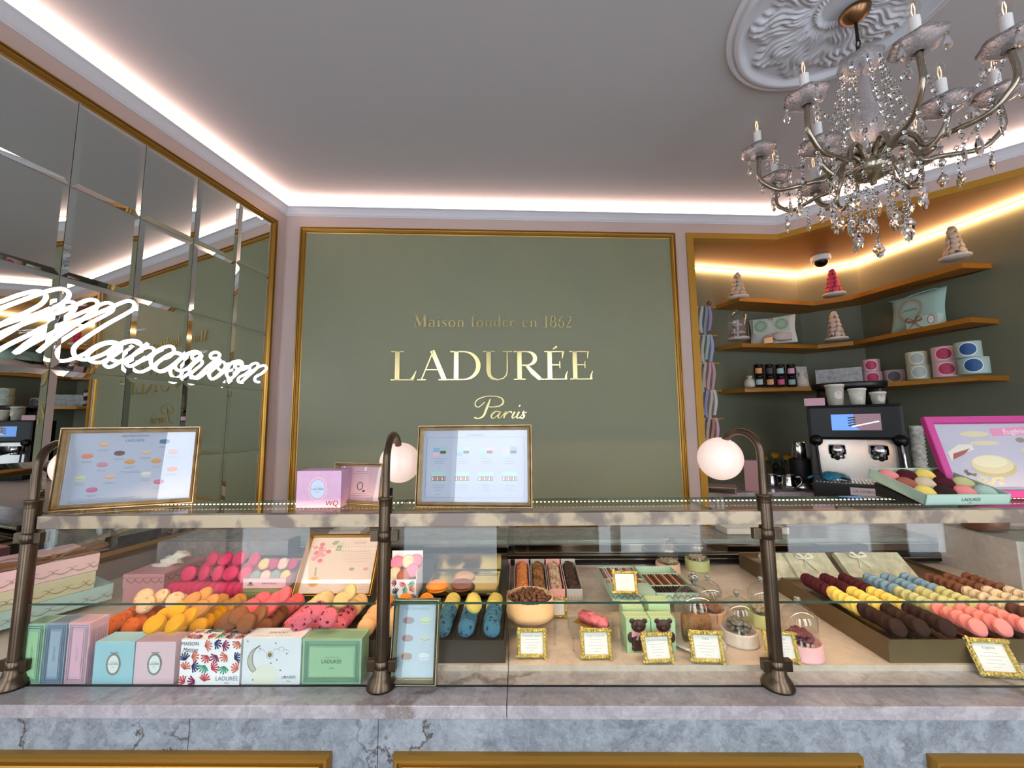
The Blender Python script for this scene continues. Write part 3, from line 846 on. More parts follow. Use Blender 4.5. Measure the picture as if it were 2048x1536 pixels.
for r, (z, n, u0, v, tl_) in enumerate([(rz + 0.068, 5, -1.165, 1.44, 62), (rz + 0.066, 5, -1.145, 1.49, 52), (rz + 0.100, 4, -1.13, 1.50, 60)]):
    for k in range(n):
        Mx = CM(u0 + k * 0.051 + rnd.uniform(-.003, .003), v + rnd.uniform(-.004, .004), z + rnd.uniform(-.003, .005), rnd.uniform(-24, 8)) @ RX(tl_ + rnd.uniform(-8, 8)) @ RZ(rnd.uniform(0, 360))
        macaron('raspberry', 0.0255, Mx, lb, grp)

# ================================================================ gold lettering on the back wall
M_goldpol = mat('polished_gold', '#ead89a', 0.22, metal=1.0)
def A_(cx, cy, rx, ry, a0, a1, wm, wx, n=18):
    pts = arc(cx, cy, rx, ry, a0, a1, n)
    ws = [wm + (wx - wm) * abs(cos(radians(a0 + (a1 - a0) * i / n))) ** 1.5 for i in range(n + 1)]
    return pts, ws
def Ln(x0, y0, x1, y1, w): return [(x0, y0), (x1, y1)], w
TK, TN = 0.15, 0.036
def E_(x=0.0): return [Ln(x + .17, 0, x + .17, 1, TK), Ln(x, .985, x + .62, .985, TN), Ln(x, .015, x + .66, .015, TN), Ln(x + .2, .52, x + .5, .52, TN),
                       ([(x + .62, 1), (x + .60, .86), (x + .585, .74)], [.07, .045, .02]), ([(x + .69, .0), (x + .70, .16), (x + .75, .3)], [.09, .05, .02]), ([(x + .5, .4), (x + .5, .64)], [.03, .03])]
CAPS = {
 'L': (.80, [Ln(.2, 0, .2, 1, TK), Ln(0, .985, .4, .985, TN), Ln(0, .015, .72, .015, TN), ([(.66, .0), (.72, .12), (.80, .32)], [.12, .07, .02])]),
 'A': (1.02, [Ln(.14, .02, .5, 1.0, .04), Ln(.47, 1.02, .86, .02, TK), Ln(.27, .36, .72, .36, TN), Ln(0, .015, .28, .015, TN), Ln(.68, .015, 1.04, .015, TN)]),
 'D': (1.0, [Ln(.19, 0, .19, 1, TK), Ln(0, .985, .45, .985, TN), Ln(0, .015, .45, .015, TN), A_(.42, .5, .48, .485, 90, -90, TN, TK)]),
 'U': (.98, [Ln(.2, .3, .2, 1, TK), Ln(.02, .985, .4, .985, TN), Ln(.8, .3, .8, 1, .04), Ln(.66, .985, .96, .985, TN), ([(.2, .32), (.23, .15), (.32, .05), (.5, .0), (.67, .05), (.77, .16), (.8, .32)], [TK, .115, .09, .045, .04, .04, .04])]),
 'R': (.98, [Ln(.19, 0, .19, 1, TK), Ln(0, .985, .45, .985, TN), Ln(0, .015, .38, .015, TN), A_(.42, .745, .28, .24, 90, -90, TN, TK * .95), Ln(.22, .505, .45, .505, TN), ([(.42, .5), (.62, .25), (.86, .02)], [.08, TK, TK * .8]), Ln(.8, .015, .99, .015, TN)]),
 'E': (.80, E_()), 'É': (.80, E_() + [([(.28, 1.07), (.42, 1.17)], [.02, .08])]),
 'M': (1.16, [Ln(.2, 0, .22, 1, .04), Ln(.2, 1, .56, .08, TK), Ln(.56, .08, .92, 1, .04), Ln(.95, 0, .92, 1, TK), Ln(.04, .015, .34, .015, TN), Ln(.78, .015, 1.12, .015, TN), Ln(.04, .985, .24, .985, TN), Ln(.9, .985, 1.08, .985, TN)]),
 'a': (.56, [A_(.24, .18, .19, .17, 60, 330, .04, .09), ([(.42, .1), (.42, .42), (.34, .56), (.2, .58), (.09, .5)], [.09, .09, .06, .04, .05]), Ln(.40, .06, .54, .03, .04)]),
 'i': (.30, [Ln(.15, 0, .15, .58, .09), Ln(.03, .015, .27, .015, TN), Ln(.04, .56, .16, .56, .03), Ln(.15, .76, .15, .86, .10)]),
 's': (.44, [([(.36, .48), (.28, .58), (.14, .57), (.07, .46), (.12, .36), (.28, .27), (.36, .17), (.32, .05), (.18, 0), (.05, .08)], [.04, .03, .05, .07, .09, .1, .08, .05, .03, .04])]),
 'o': (.58, [A_(.29, .285, .225, .285, 0, 360, .03, .09, 26)]),
 'n': (.66, [Ln(.15, 0, .15, .58, .09), Ln(.03, .015, .27, .015, TN), Ln(.04, .56, .16, .56, .03), ([(.17, .42), (.27, .55), (.38, .57), (.48, .48), (.5, .36), (.5, 0)], [.03, .04, .05, .08, .09, .09]), Ln(.38, .015, .62, .015, TN)]),
 'f': (.36, [Ln(.15, 0, .15, .78, .09), ([(.15, .76), (.2, .96), (.31, 1.03), (.42, .98)], [.09, .06, .04, .06]), Ln(.03, .56, .32, .56, TN), Ln(.03, .015, .3, .015, TN)]),
 'd': (.62, [A_(.26, .285, .2, .28, 20, 340, .03, .09, 22), Ln(.47, 0, .47, 1.02, .09), Ln(.36, 1.0, .48, 1.0, .03), Ln(.47, .02, .59, .04, .03)]),
 'e': (.52, [([(.08, .33), (.44, .33), (.42, .48), (.3, .575), (.16, .54), (.07, .4), (.06, .22), (.14, .06), (.28, 0), (.44, .1)], [.03, .03, .05, .04, .05, .08, .09, .07, .05, .03])]),
 '1': (.44, [Ln(.24, 0, .24, 1, .09), Ln(.1, .88, .24, .97, .035), Ln(.08, .015, .4, .015, TN)]),
 '8': (.56, [A_(.28, .74, .17, .23, 0, 360, .035, .08, 22), A_(.28, .26, .22, .26, 0, 360, .035, .09, 22)]),
 '6': (.58, [A_(.3, .28, .21, .28, 0, 360, .03, .09, 22), ([(.48, .99), (.3, .88), (.15, .62), (.09, .3)], [.03, .04, .06, .09])]),
 '2': (.56, [([(.08, .76), (.14, .93), (.28, .99), (.42, .9), (.44, .72), (.34, .5), (.18, .25), (.05, .04)], [.04, .04, .04, .08, .09, .08, .05, .04]), Ln(.04, .04, .5, .04, .08), Ln(.47, .03, .52, .2, .03)]),
 ' ': (.30, []),
}
CAPS['é'] = (.52, CAPS['e'][1] + [([(.22, .68), (.36, .84)], [.02, .08])])
def serif(m, txt, x, z, h, width, M, mi=0, t=0.006, track=0.1, bold=1.0):
    tot = sum(CAPS[c][0] + track for c in txt) - track
    k = width / tot
    for c in txt:
        adv, st = CAPS[c]
        for pts, w in st:
            q = [(x + px * k, z + py * h) for px, py in pts]
            ws = [v * bold * (k + h) / 2 for v in w] if isinstance(w, list) else w * bold * (k + h) / 2
            # local frame: x along the wall, second axis up
            m.ribbon(q, ws, mi, M, 0.0, t)
        x += (adv + track) * k
    return x
# frame with x along wall, y up, z out of the wall
MBW = frame_mat(Vector((cl.x, cl.y, 0)) + nB * 0.007, dB, Vector((0, 0, 1)))
def wl(px, py):
    s, z = sB(px, py); return s, z
def letters(txt, x0, x1, yb, yt, label, name='wall_lettering', track=0.1, bold=1.0):
    s0, z0 = wl(x0, yb); s1, _ = wl(x1, yb); _, zt = wl((x0 + x1) / 2, yt)
    zm = wl((x0 + x1) / 2, yb)[1]
    m = MB(); serif(m, txt, s0, zm, zt - zm, s1 - s0, MBW, track=track, bold=bold)
    return tag(m.build(name, M_goldpol), label, 'lettering')
letters('LADURÉE', 782, 1188, 760, 703, 'large gold capital letters of the shop name in the middle of the green wall panel', track=0.03)
letters('Maison fondée en 1862', 827, 1144, 655, 632, 'small gold line of letters above the large name on the green panel', bold=1.35)
# script word traced as strokes on the wall plane
def pxs(pts, ox, oy, k): return [wl(ox + x / k, oy + y / k) for x, y in pts]
m = MB()
def scr(pts, ws, ox=740, oy=580, k=4.096, sub=6):
    p = [(v.x, v.y) for v in spline([(*q, 0) for q in pxs(pts, ox, oy, k)], sub)]
    n = len(pts) - 1; W = []
    for i in range(len(p)):
        f = i / sub; j = min(int(f), n - 1); W.append((ws[j] + (ws[j + 1] - ws[j]) * (f - j)) * 0.0115)
    m.ribbon(p, W, 0, MBW, 0.0, 0.005)
scr([(985, 895), (960, 960), (930, 1030), (890, 1052), (855, 1045)], [.8, 1.6, 1.3, .6, .9])
scr([(940, 920), (890, 960), (862, 940), (880, 900), (950, 873), (1030, 872), (1080, 890), (1090, 925), (1060, 950), (1000, 960), (975, 955)], [.5, .4, .5, .5, .5, .6, .9, 1.3, .9, .6, .4])
scr([(1060, 1000), (1030, 995), (1000, 1020), (995, 1045), (1015, 1050), (1045, 1025), (1065, 997)], [.5, .7, 1.2, .9, .5, .6, .6])
scr([(1068, 995), (1050, 1035), (1055, 1050), (1080, 1035), (1105, 1005), (1120, 1000)], [1.2, 1.1, .5, .4, .6, .8])
scr([(1112, 1000), (1095, 1050)], [1.2, .9]); scr([(1105, 1030), (1135, 1000), (1155, 998), (1160, 1010)], [.4, .5, .9, .7])
scr([(1185, 998), (1165, 1035), (1170, 1050), (1195, 1035), (1225, 1000)], [1.1, 1.1, .5, .4, .5])
scr([(1222, 998), (1202, 1035), (1208, 1050), (1235, 1035), (1262, 1000)], [1.1, 1.1, .5, .4, .5]); scr([(1222, 945), (1228, 952)], [1.3, 1.3])
scr([(1262, 990), (1250, 1010), (1262, 1030), (1250, 1050), (1225, 1045)], [.6, .9, 1.2, .8, .9]); scr([(1262, 1010), (1282, 1000)], [.4, .4])
tag(m.build('wall_lettering', M_goldpol), 'gold script word Paris on the green panel below the large name', 'lettering')

# ================================================================ neon word on the mirror
M_neon = mat('neon_tube', '#ffffff', 0.2, emit='#f4efff', es=4.5)
NOFF = 0.075
pN = (cl.x + nL.x * NOFF, cl.y + nL.y * NOFF)
angL = atan2(dL.y, dL.x)
def neon(pts, ox, oy, k, name='glass_tube'):
    P = [onpl(ox + x / k, oy + y / k, pN, angL) for x, y in pts]
    m = MB(); m.tube(spline(P, 7), 0.0079, 10); return m.build(name, M_neon, nt_)
nt_ = thing('neon_sign', 'white neon handwriting of the word Macaron mounted on the mirror wall', 'neon sign')
a = (0, 560, 7.314); b = (260, 650, 6.827)
neon([(-420, 900), (-330, 640), (-120, 480), (100, 380), (400, 270), (640, 180), (850, 130), (970, 150), (1010, 220), (940, 320), (750, 430), (400, 600), (100, 780), (-200, 950), (-420, 1050)], *a)
neon([(-200, 900), (60, 760), (400, 620), (700, 520), (900, 460), (1100, 370), (1280, 295), (1390, 295), (1430, 350), (1380, 440), (1200, 580), (950, 750), (740, 900), (560, 1050)], *a)
neon([(250, 1060), (480, 920), (760, 780), (1000, 650), (1300, 540), (1560, 430), (1760, 340), (1880, 305), (1960, 340), (1950, 420), (1850, 490), (1560, 650), (1250, 850), (1100, 970), (1075, 1060), (1130, 1140), (1260, 1165), (1400, 1130), (1560, 1060), (1700, 960), (1850, 895), (1990, 890), (2060, 930)], *a)
neon([(2080, 960), (1950, 905), (1800, 930), (1640, 1030), (1600, 1110), (1660, 1175), (1780, 1190), (1920, 1120), (2060, 1010), (2160, 930), (2040, 1040), (1900, 1140), (1840, 1210), (1900, 1260), (2000, 1220), (2130, 1130)], *a)
neon([(95, 510), (200, 470), (300, 400), (400, 335), (520, 290), (590, 310), (595, 370), (540, 430), (480, 455)], *b)
neon([(440, 335), (340, 385), (290, 450), (290, 540), (335, 600), (410, 630), (500, 600), (590, 540), (700, 450), (800, 385), (890, 360), (960, 385)], *b)
neon([(960, 395), (860, 375), (700, 460), (620, 540), (630, 600), (700, 625), (790, 585), (880, 500), (975, 415), (880, 520), (815, 600), (830, 680), (890, 715), (960, 670), (1060, 570), (1190, 460), (1225, 405), (1170, 370), (1105, 400), (1110, 450), (1180, 455), (1230, 480), (1220, 530), (1130, 610), (1080, 670), (1110, 735), (1190, 710), (1290, 630)], *b)
neon([(1480, 490), (1400, 510), (1330, 590), (1320, 680), (1370, 730), (1450, 670), (1530, 570), (1525, 505), (1470, 490), (1430, 540), (1460, 600), (1540, 610), (1620, 570), (1690, 525), (1745, 530), (1730, 590), (1620, 690), (1520, 780)], *b)
neon([(1560, 740), (1660, 640), (1760, 570), (1840, 555), (1860, 600), (1800, 660), (1715, 710), (1710, 765), (1765, 780)], *b)
for s_, z_ in ((0.30, 2.0), (0.62, 2.05), (0.95, 2.1), (1.2, 2.15), (1.35, 2.0)):
    m = MB(); p = LW(s_, 0.012, z_); q = LW(s_, NOFF, z_)
    m.tube([p, q], 0.006, 8); m.build('tube_support', glass_mat('clear_plastic', (0.9, 0.9, 0.92)), nt_)

# ================================================================ ceiling rose
rc = (1.40, 1.50); RR = 0.43
rose = thing('ceiling_rose', 'round white plaster ceiling rose with acanthus leaves above the chandelier', 'ceiling rose', T(rc[0], rc[1], ZC))
m = MB()
prof = [(0.0, 0), (1.0, 0), (1.0, -.006), (.985, -.018), (.97, -.022), (.955, -.018), (.95, -.012), (.93, -.012), (.92, -.026), (.90, -.034), (.87, -.03), (.85, -.014), (.82, -.008), (.0, -.008)]
m.lathe([(r * RR, z) for r, z in prof], 64); m.build('rim', M_white, rose)
m = MB()
NR, NA = 60, 256; vs = []; fs = []
for i in range(NR + 1):
    r = 0.16 + 0.64 * i / NR
    for k in range(NA):
        a = 2 * pi * k / NA
        n = 10; th = ((a * n / (2 * pi)) % 1.0) - 0.5          # leaf-local angle
        R = r
        big = max(0, cos(th * pi)) ** 0.7
        out = 0.80 - 0.11 * abs(sin(th * pi * 1.0)) ** 2
        e = max(0.0, min(1.0, (out + 0.03 * sin(th * 40) - R) * 16)) * max(0.0, min(1.0, (R - 0.22) * 12))
        vein = 0.5 + 0.5 * cos(th * 2 * pi * 6 + 18 * (R - .2) * (1 if th > 0 else -1) + 3 * sin(R * 20))
        curl = sin(R * 34 + abs(th) * 9) * 0.35
        h = e * (0.35 + 0.45 * vein * big + 0.25 * curl)
        ring = max(0, 1 - abs(R - 0.20) * 28)
        h = max(h, ring * (0.5 + 0.3 * cos(a * 40)))
        vs.append((R * RR * cos(a), R * RR * sin(a), -0.0082 - 0.030 * max(0, h)))
for i in range(NR):
    for k in range(NA):
        fs.append((i * NA + k, (i + 1) * NA + k, (i + 1) * NA + (k + 1) % NA, i * NA + (k + 1) % NA))
m.add(vs, fs, 0, None, True); m.build('leaf_relief', M_white, rose)

# ================================================================ chandelier
M_crystal = mat('crystal', '#ffffff', 0.02, trans=1.0, ior=1.5)
M_cutglass = mat('cut_glass', '#f4eef0', 0.12, trans=0.75, ior=1.45, bump=(120, 0.5))
M_link = mat('dark_link', '#3a3632', 0.3, metal=1.0)
M_champ = mat('champagne_metal', '#a39a88', 0.22, metal=1.0)
M_candle = mat('candle_white', '#eeece8', 0.5)
M_bulb = glass_mat('bulb_glass', (0.97, 0.96, 0.94))
M_fil = mat('filament', '#ffffff', emit='#ffb070', es=3.0)
cx, cy = 1.447, 1.50; zc0 = 2.66
ch = thing('chandelier', 'crystal chandelier with white candle bulbs and hanging glass drops', 'chandelier', T(cx, cy, 0))
m = MB(); m.lathe([(0, 3.345 - .034), (.045, 3.31), (.055, 3.30), (.05, 3.285), (.03, 3.265), (.012, 3.255), (0, 3.25)], 24); m.build('canopy', mat('old_copper', '#8d6a4a', 0.3, metal=1.0), ch)
m = MB()
z = 3.255; k = 0
m.cyl(0.006, 3.17, 3.255, 10)
zz = 3.17
while zz > 3.05:
    pts = [(0.009 * cos(t) if k % 2 else 0, 0 if k % 2 else 0.009 * cos(t), zz - 0.016 + 0.019 * sin(t)) for t in [2 * pi * i / 14 for i in range(14)]]
    m.tube(pts, 0.0026, 6, closed=True); zz -= 0.029; k += 1
m.build('chain', mat('dark_chain', '#4a423a', 0.35, metal=1.0), ch)
m = MB(); m.lathe([(0.008, 3.045), (0.02, 3.035), (0.050, 3.05), (0.070, 3.075), (0.076, 3.077), (0.062, 3.04), (0.038, 3.015), (0.012, 3.005)], 28, wob=lambda a, t: 0.05 * cos(6 * a) * (1 if .3 < t < .7 else .3)); m.build('top_bowl', M_cutglass, ch)
m = MB(); m.lathe([(0.012, 3.01), (0.026, 2.99), (0.02, 2.97), (0.024, 2.95), (0.028, 2.90), (0.034, 2.87), (0.05, 2.84), (0.056, 2.80), (0.05, 2.76), (0.034, 2.72), (0.018, 2.69)], 20, wob=lambda a, t: 0.03 * cos(10 * a)); m.build('glass_column', M_cutglass, ch)
m = MB(); m.lathe([(0.0, 2.695), (0.05, 2.69), (0.055, 2.68), (0.03, 2.665), (0.02, 2.655), (0.065, 2.63), (0.075, 2.605), (0.06, 2.58), (0.03, 2.562), (0.012, 2.555), (0.010, 2.54), (0.0, 2.535)], 28); m.build('hub', M_champ, ch)
def bead_string(p0, p1, sag, parent, n=None, r=0.0052):
    p0, p1 = Vector(p0), Vector(p1); L = (p1 - p0).length + sag
    n = n or int(L / 0.0165); m = MB(); nx = (p1 - p0) / n
    for i in range(n + 1):
        t = i / n; p = p0.lerp(p1, t); p.z -= sag * 4 * t * (1 - t)
        m.add(*octa(r * 1.15 if i % 3 else r * 1.5), 0, T(*p) @ RZ(i * 40))
        m.add(*octa(r * .42), 1, T(*(p + nx * .5)))
    return m.build('bead_chain', [M_crystal, M_link], parent)
def octa(r):
    vs = [(0, 0, r * 1.1), (0, 0, -r * 1.1)] + [(r * cos(pi * k / 3), r * sin(pi * k / 3), r * .35 * (1 if k % 2 else -1)) for k in range(6)]
    fs = [(0, 2 + k, 2 + (k + 1) % 6) for k in range(6)] + [(1, 2 + (k + 1) % 6, 2 + k) for k in range(6)]
    return vs, fs
def pendant_mesh(kind):
    m = MB()
    if kind == 0:      # long icicle drop
        pr = [(0.0, 0), (0.005, -.006), (0.010, -.022), (0.012, -.04), (0.009, -.062), (0.0, -.082)]
        m.lathe(pr, 6, smooth=False, sy=.7)
    elif kind == 1:    # kite-shaped leaf with notched rim
        n = 18; r = [0.024 * (1 + 0.09 * (1 if i % 2 else -1)) for i in range(n)]
        prof = []
        for i in range(n):
            a = 2 * pi * i / n; x = r[i] * sin(a) * .8; zz = r[i] * cos(a) * 1.15 - .034
            if cos(a) > .2: x *= .6
            if cos(a) < -.5: x *= .75; zz -= .006
            prof.append((x, zz))
        vs = [(0, -.007, -.034), (0, .007, -.034)] + [(x, 0, z_) for x, z_ in prof] + [(x * .55, -.006, (z_ + .034) * .55 - .034) for x, z_ in prof] + [(x * .55, .006, (z_ + .034) * .55 - .034) for x, z_ in prof]
        fs = []
        for i in range(n):
            j = (i + 1) % n
            fs += [(2 + i, 2 + j, 2 + n + j, 2 + n + i), (2 + n + i, 2 + n + j, 0), (2 + j, 2 + i, 2 + 2 * n + i, 2 + 2 * n + j), (2 + 2 * n + j, 2 + 2 * n + i, 1)]
        m.add(vs, fs)
        m.add(*octa(.005), 0, T(0, 0, 0))
    else:              # teardrop
        m.lathe([(0, 0), (.003, -.004), (.0085, -.02), (.011, -.032), (.008, -.043), (0, -.05)], 8, smooth=False)
    me = m.build('crystal_pendant', M_crystal); d = me.data; bpy.data.objects.remove(me); return d
PM = [pendant_mesh(k) for k in range(3)]
def pendant(p, kind, rz, parent, s=1.0):
    o = bpy.data.objects.new('crystal_pendant', PM[kind]); COL.objects.link(o); o.parent = parent
    o.matrix_local = T(*p) @ RZ(rz) @ SC(s); return o
def chand_arm(az, rr, zcup, zlow, zroot, tag_):
    d = Vector((cos(radians(az)), sin(radians(az)), 0))
    pts = [(0.03, zroot), (0.06, zroot + .035), (0.10, zroot + .045), (0.135, zroot + .01), (0.155, zroot - .04), (0.20, zlow), (rr - .07, zlow - .004), (rr - .02, zlow + .03), (rr + .006, zlow + .075), (rr, zcup - .012)]
    P = spline([d * x + Vector((0, 0, z)) for x, z in pts], 6)
    m = MB(); m.tube(P, 0.0088, 10)
    side = Vector((-d.y, d.x, 0)) * .0085
    arm = m.build('arm', M_champ, ch)
    c = d * rr + Vector((0, 0, zcup))
    m = MB(); m.lathe([(.012, -.012), (.02, -.006), (.02, 0), (.0, 0.002)], 16, M=T(*c)); m.build('cup_holder', M_champ, arm)
    m = MB(); m.lathe([(.014, .004), (.03, .003), (.052, .010), (.066, .022), (.070, .022), (.056, .003), (.034, -.010), (.014, -.012)][::-1], 28, M=T(*c), wob=lambda a, t: 0.07 * cos(6 * a) * (1 if .25 < t < .75 else .25)); m.build('drip_bowl', M_cutglass, arm)
    m = MB(); m.cyl(.0145, .0, .108, 18, M=T(*c)); m.build('candle_sleeve', M_candle, arm)
    m = MB(); m.lathe([(.0125, .108), (.0175, .122), (.0195, .138), (.017, .156), (.010, .172), (.003, .184), (0, .1855)], 16, M=T(*c)); m.build('bulb', M_bulb, arm)
    m = MB()
    for k in range(4): m.tube([c + Vector((.003 * cos(k * 1.57), .003 * sin(k * 1.57), .115)), c + Vector((.006 * cos(k * 1.57), .006 * sin(k * 1.57), .138)), c + Vector((.002 * cos(k * 1.57), .002 * sin(k * 1.57), .160))], .0008, 4)
    m.build('filament', M_fil, arm)
    for k, b_ in enumerate((-60, 60, 180)):
        q = c + Matrix.Rotation(radians(az + b_), 3, 'Z') @ Vector((.062, 0, 0)) + Vector((0, 0, .022))
        e = q - Vector((0, 0, .026))
        pendant(e, 2, az + b_, ch, 1.0)
        m = MB(); m.add(*octa(.006), 0, T(*(q - Vector((0, 0, .008))))); m.add(*octa(.006), 0, T(*(q - Vector((0, 0, .02))))); m.build('bead_chain', M_crystal, ch)
    return c, P
arms = []
for i in range(8):
    az = 22 + i * 45
    arms.append(chand_arm(az, 0.378, 2.775, 2.60, 2.64, i))
for i in range(4):
    az = 10 + i * 90
    arms.append(chand_arm(az, 0.24, 2.66, 2.55, 2.60, i))
rnd = random.Random(5)
for i in range(8):
    az = radians(22 + i * 45); az2 = radians(22 + (i + 1) * 45)
    p = Vector((.06 * cos(az), .06 * sin(az), 3.065)); q = Vector((.373 * cos(az), .373 * sin(az), 2.79))
    lo = Vector((.16 * cos(az), .16 * sin(az), 2.66))
    bead_string(p, lo, 0.02, ch)
    bead_string(p, Vector((.09 * cos(az + .3), .09 * sin(az + .3), 2.70)), 0.01, ch)
    q2 = Vector((.373 * cos(az2), .373 * sin(az2), 2.79)); mid = (q + q2) / 2; mid.z = 2.62; mid.x *= .8; mid.y *= .8
    bead_string(q, mid, 0.03, ch); bead_string(mid, q2, 0.03, ch)
    # strings hanging from the arms with leaf pendants
    for r_, dz, kd in ((.34, .05, 0), (.25, .09, 1), (.14, .16, 1)):
        b0 = Vector((r_ * cos(az), r_ * sin(az), 2.62 if r_ > .2 else 2.63)); b1 = b0 - Vector((0, 0, dz))
        bead_string(b0, b1, 0, ch, r=.0058)
        pendant(b1, kd, rnd.uniform(0, 360), ch, 1.05 if kd == 1 else .9)
    b1 = mid - Vector((0, 0, .03)); bead_string(mid, b1, 0, ch, n=2); pendant(b1, 1 if i % 2 else 0, rnd.uniform(0, 360), ch)
for i in range(9):
    az = radians(i * 40 + 10); b0 = Vector((.085 * cos(az), .085 * sin(az), 2.60)); dz = (.17, .26, .21)[i % 3]
    b1 = b0 - Vector((0, 0, dz)); bead_string(b0, b1, 0, ch, r=.006); pendant(b1, 1, rnd.uniform(0, 360), ch, 1.15)
    m = MB(); m.add(*octa(.009), 0, T(*(b0 - Vector((0, 0, dz * .5))))); m.build('bead_chain', M_crystal, ch)

# ================================================================ packaging and display pieces
FMAT = frame_mat((0, -0.0006, 0), (1, 0, 0), (0, 0, 1))          # x right, y up, towards the customer
def ell(cx, cy, rx, ry, n=24): return [(cx + rx * cos(2 * pi * i / n), cy + ry * sin(2 * pi * i / n)) for i in range(n)]
def ring(m, cx, cy, rx, ry, w, mi, M, z=0.0, n=28):
    vs = []; 
    for i in range(n):
        a = 2 * pi * i / n
        vs += [(cx + rx * cos(a), cy + ry * sin(a), z), (cx + (rx - w) * cos(a), cy + (ry - w) * sin(a), z)]
    m.add(vs, [(2 * i, 2 * ((i + 1) % n), 2 * ((i + 1) % n) + 1, 2 * i + 1) for i in range(n)], mi, M)
def rect(m, x0, x1, y0, y1, mi, M, z=0.0): m.add([(x0, y0, z), (x1, y0, z), (x1, y1, z), (x0, y1, z)], [(0, 1, 2, 3)], mi, M)
def lines(m, x0, x1, y, n, dy, mi, M, z=0.0, w=0.0008, rnd=None):
    for i in range(n):
        k = (rnd or random).uniform(0.0, 0.22) * (x1 - x0)
        rect(m, x0 + k, x1 - k, y - i * dy - w / 2, y - i * dy + w / 2, mi, M, z)
def fbox(px0, px1, pyb, pyt, zb, depth, bias=0.0):
    """upright box standing at height zb: front-bottom corners at (px0, pyb), (px1, pyb), top edge at row pyt"""
    a, b = uv(onz(px0, pyb, zb)); a1, b1 = uv(onz(px1, pyb, zb))
    h = zup(onz((px0 + px1) / 2, pyb, zb), pyt) - zb
    return CM(a, (b + b1) / 2 + bias, zb + 0.0006), a1 - a, h
PAP = lambda k, c, r=0.55: mat('paper ' + k, c, r)
ink = PAP('ink', '#6c7a86'); inkd = PAP('dark ink', '#4a4a52'); goldink = mat('gold print', '#a58a4e', 0.35, metal=0.6)
white = PAP('white', '#f1efee'); P_green = PAP('green', '#9cc0a4'); P_slate = PAP('slate blue', '#8f9fb4'); P_pink = PAP('pink', '#e4b5c4')
P_blue = PAP('light blue', '#a6cfdb'); P_rose = PAP('rose', '#eec6cf'); P_sage = PAP('sage', '#9dbb97'); P_mint = PAP('mint', '#b5d3c3'); P_cream = PAP('cream', '#efe9dc')
# ---- three narrow upright boxes
for px0, px1, pt, mt, nm in ((36, 79, 1249, P_green, 'green'), (81, 124, 1248, P_slate, 'slate blue'), (126.5, 170, 1247, P_pink, 'pink')):
    M, w, h = fbox(px0, px1, 1368.5, pt, ZL, 0.05)
    m = MB(); m.box(0, w - 0.001, 0, 0.05, 0, h, bev=0.0012)
    m.box(-0.0008, w - 0.0002, -0.0008, 0.0508, h - 0.012, h + 0.0006, bev=0.0012)
    F = frame_mat((0, -0.0012, 0), (1, 0, 0), (0, 0, 1))
    for k, e in enumerate((0.004, 0.009)):
        x0, x1, y0, y1 = e, w - e, e, h - e
        t_ = 0.0022
        for q in ((x0, x1, y0, y0 + t_), (x0, x1, y1 - t_, y1), (x0, x0 + t_, y0, y1), (x1 - t_, x1, y0, y1)): rect(m, *q, 1, F)
    rect(m, 0.015, w - 0.015, 0.018, h - 0.018, 2, F)
    m.text('LADURÉE', 0.0085, 1, F @ T(w / 2, h * .5, 0.0002) @ RZ(-90))
    for k in range(9): rect(m, 0.004 + k * (w - .01) / 9, 0.007 + k * (w - .01) / 9, 0.006, 0.044, 1, T(0, 0, h + .0009))
    for k in range(7): rect(m, 0.005 + k * 0.006, 0.008 + k * .006, 0.01, h - .02, 1, frame_mat((w, 0, 0), (0, 1, 0), (0, 0, 1)), 0.0004)
    o = m.build('gift_box', [mt, mat('frame print ' + nm, {'green': '#5f7f74', 'slate blue': '#5f6f86', 'pink': '#b79aab'}[nm], 0.6), mat('inner ' + nm, {'green': '#a9d0a0', 'slate blue': '#a4b4c8', 'pink': '#f0b8cc'}[nm], 0.5)], None, M)
    tag(o, 'narrow upright %s gift box with a printed border, %s of three' % (nm, {'green': 'leftmost', 'slate blue': 'middle', 'pink': 'rightmost'}[nm]), 'gift box')
# ---- two cubes with an oval medallion
def medallion(m, cx, cy, r, F, wr=1, wh=2, txt=3):
    for k in range(30):
        a = 2 * pi * k / 30
        m.flat(ell(cx + r * .98 * cos(a), cy + r * 1.38 * sin(a), r * .13, r * .13, 8), wr, F, 0.0001 + .00005 * (k % 3))
    ring(m, cx, cy, r * .95, r * 1.35, r * .16, wr, F, 0.0002)
    m.flat(ell(cx, cy, r * .8, r * 1.2), wh, F, 0.0003)
    m.text('LADURÉE', r * .34, txt, F @ T(cx, cy + r * .05, .0006)); m.text('Paris', r * .2, txt, F @ T(cx, cy - r * .35, .0006))
    rect(m, cx - r * .45, cx + r * .45, cy + r * .3, cy + r * .34, txt, F, .0006)
    m.ribbon([(cx - r * .55, cy + r * 1.62), (cx - r * .2, cy + r * 1.5), (cx, cy + r * 1.55), (cx + r * .2, cy + r * 1.5), (cx + r * .55, cy + r * 1.62)], r * .14, wr, F, .0004)
M_wreath = mat('wreath print', '#96938c', 0.5, metal=0.2)
for px0, px1, mt, nm, lb in ((183, 264, P_blue, 'light blue', 'light blue cube gift box with an oval wreath label'), (265.5, 347, P_rose, 'rose', 'rose pink cube gift box with an oval wreath label on the counter ledge')):
    M, w, h = fbox(px0, px1, 1369, 1284, ZL, 0.053)
    m = MB(); m.box(0, w - .001, 0, 0.052, 0, h, bev=0.001)
    medallion(m, w * .5, h * .47, w * .17, FMAT)
    o = m.build('gift_box', [mt, M_wreath, white, inkd], None, M); tag(o, lb, 'gift box')
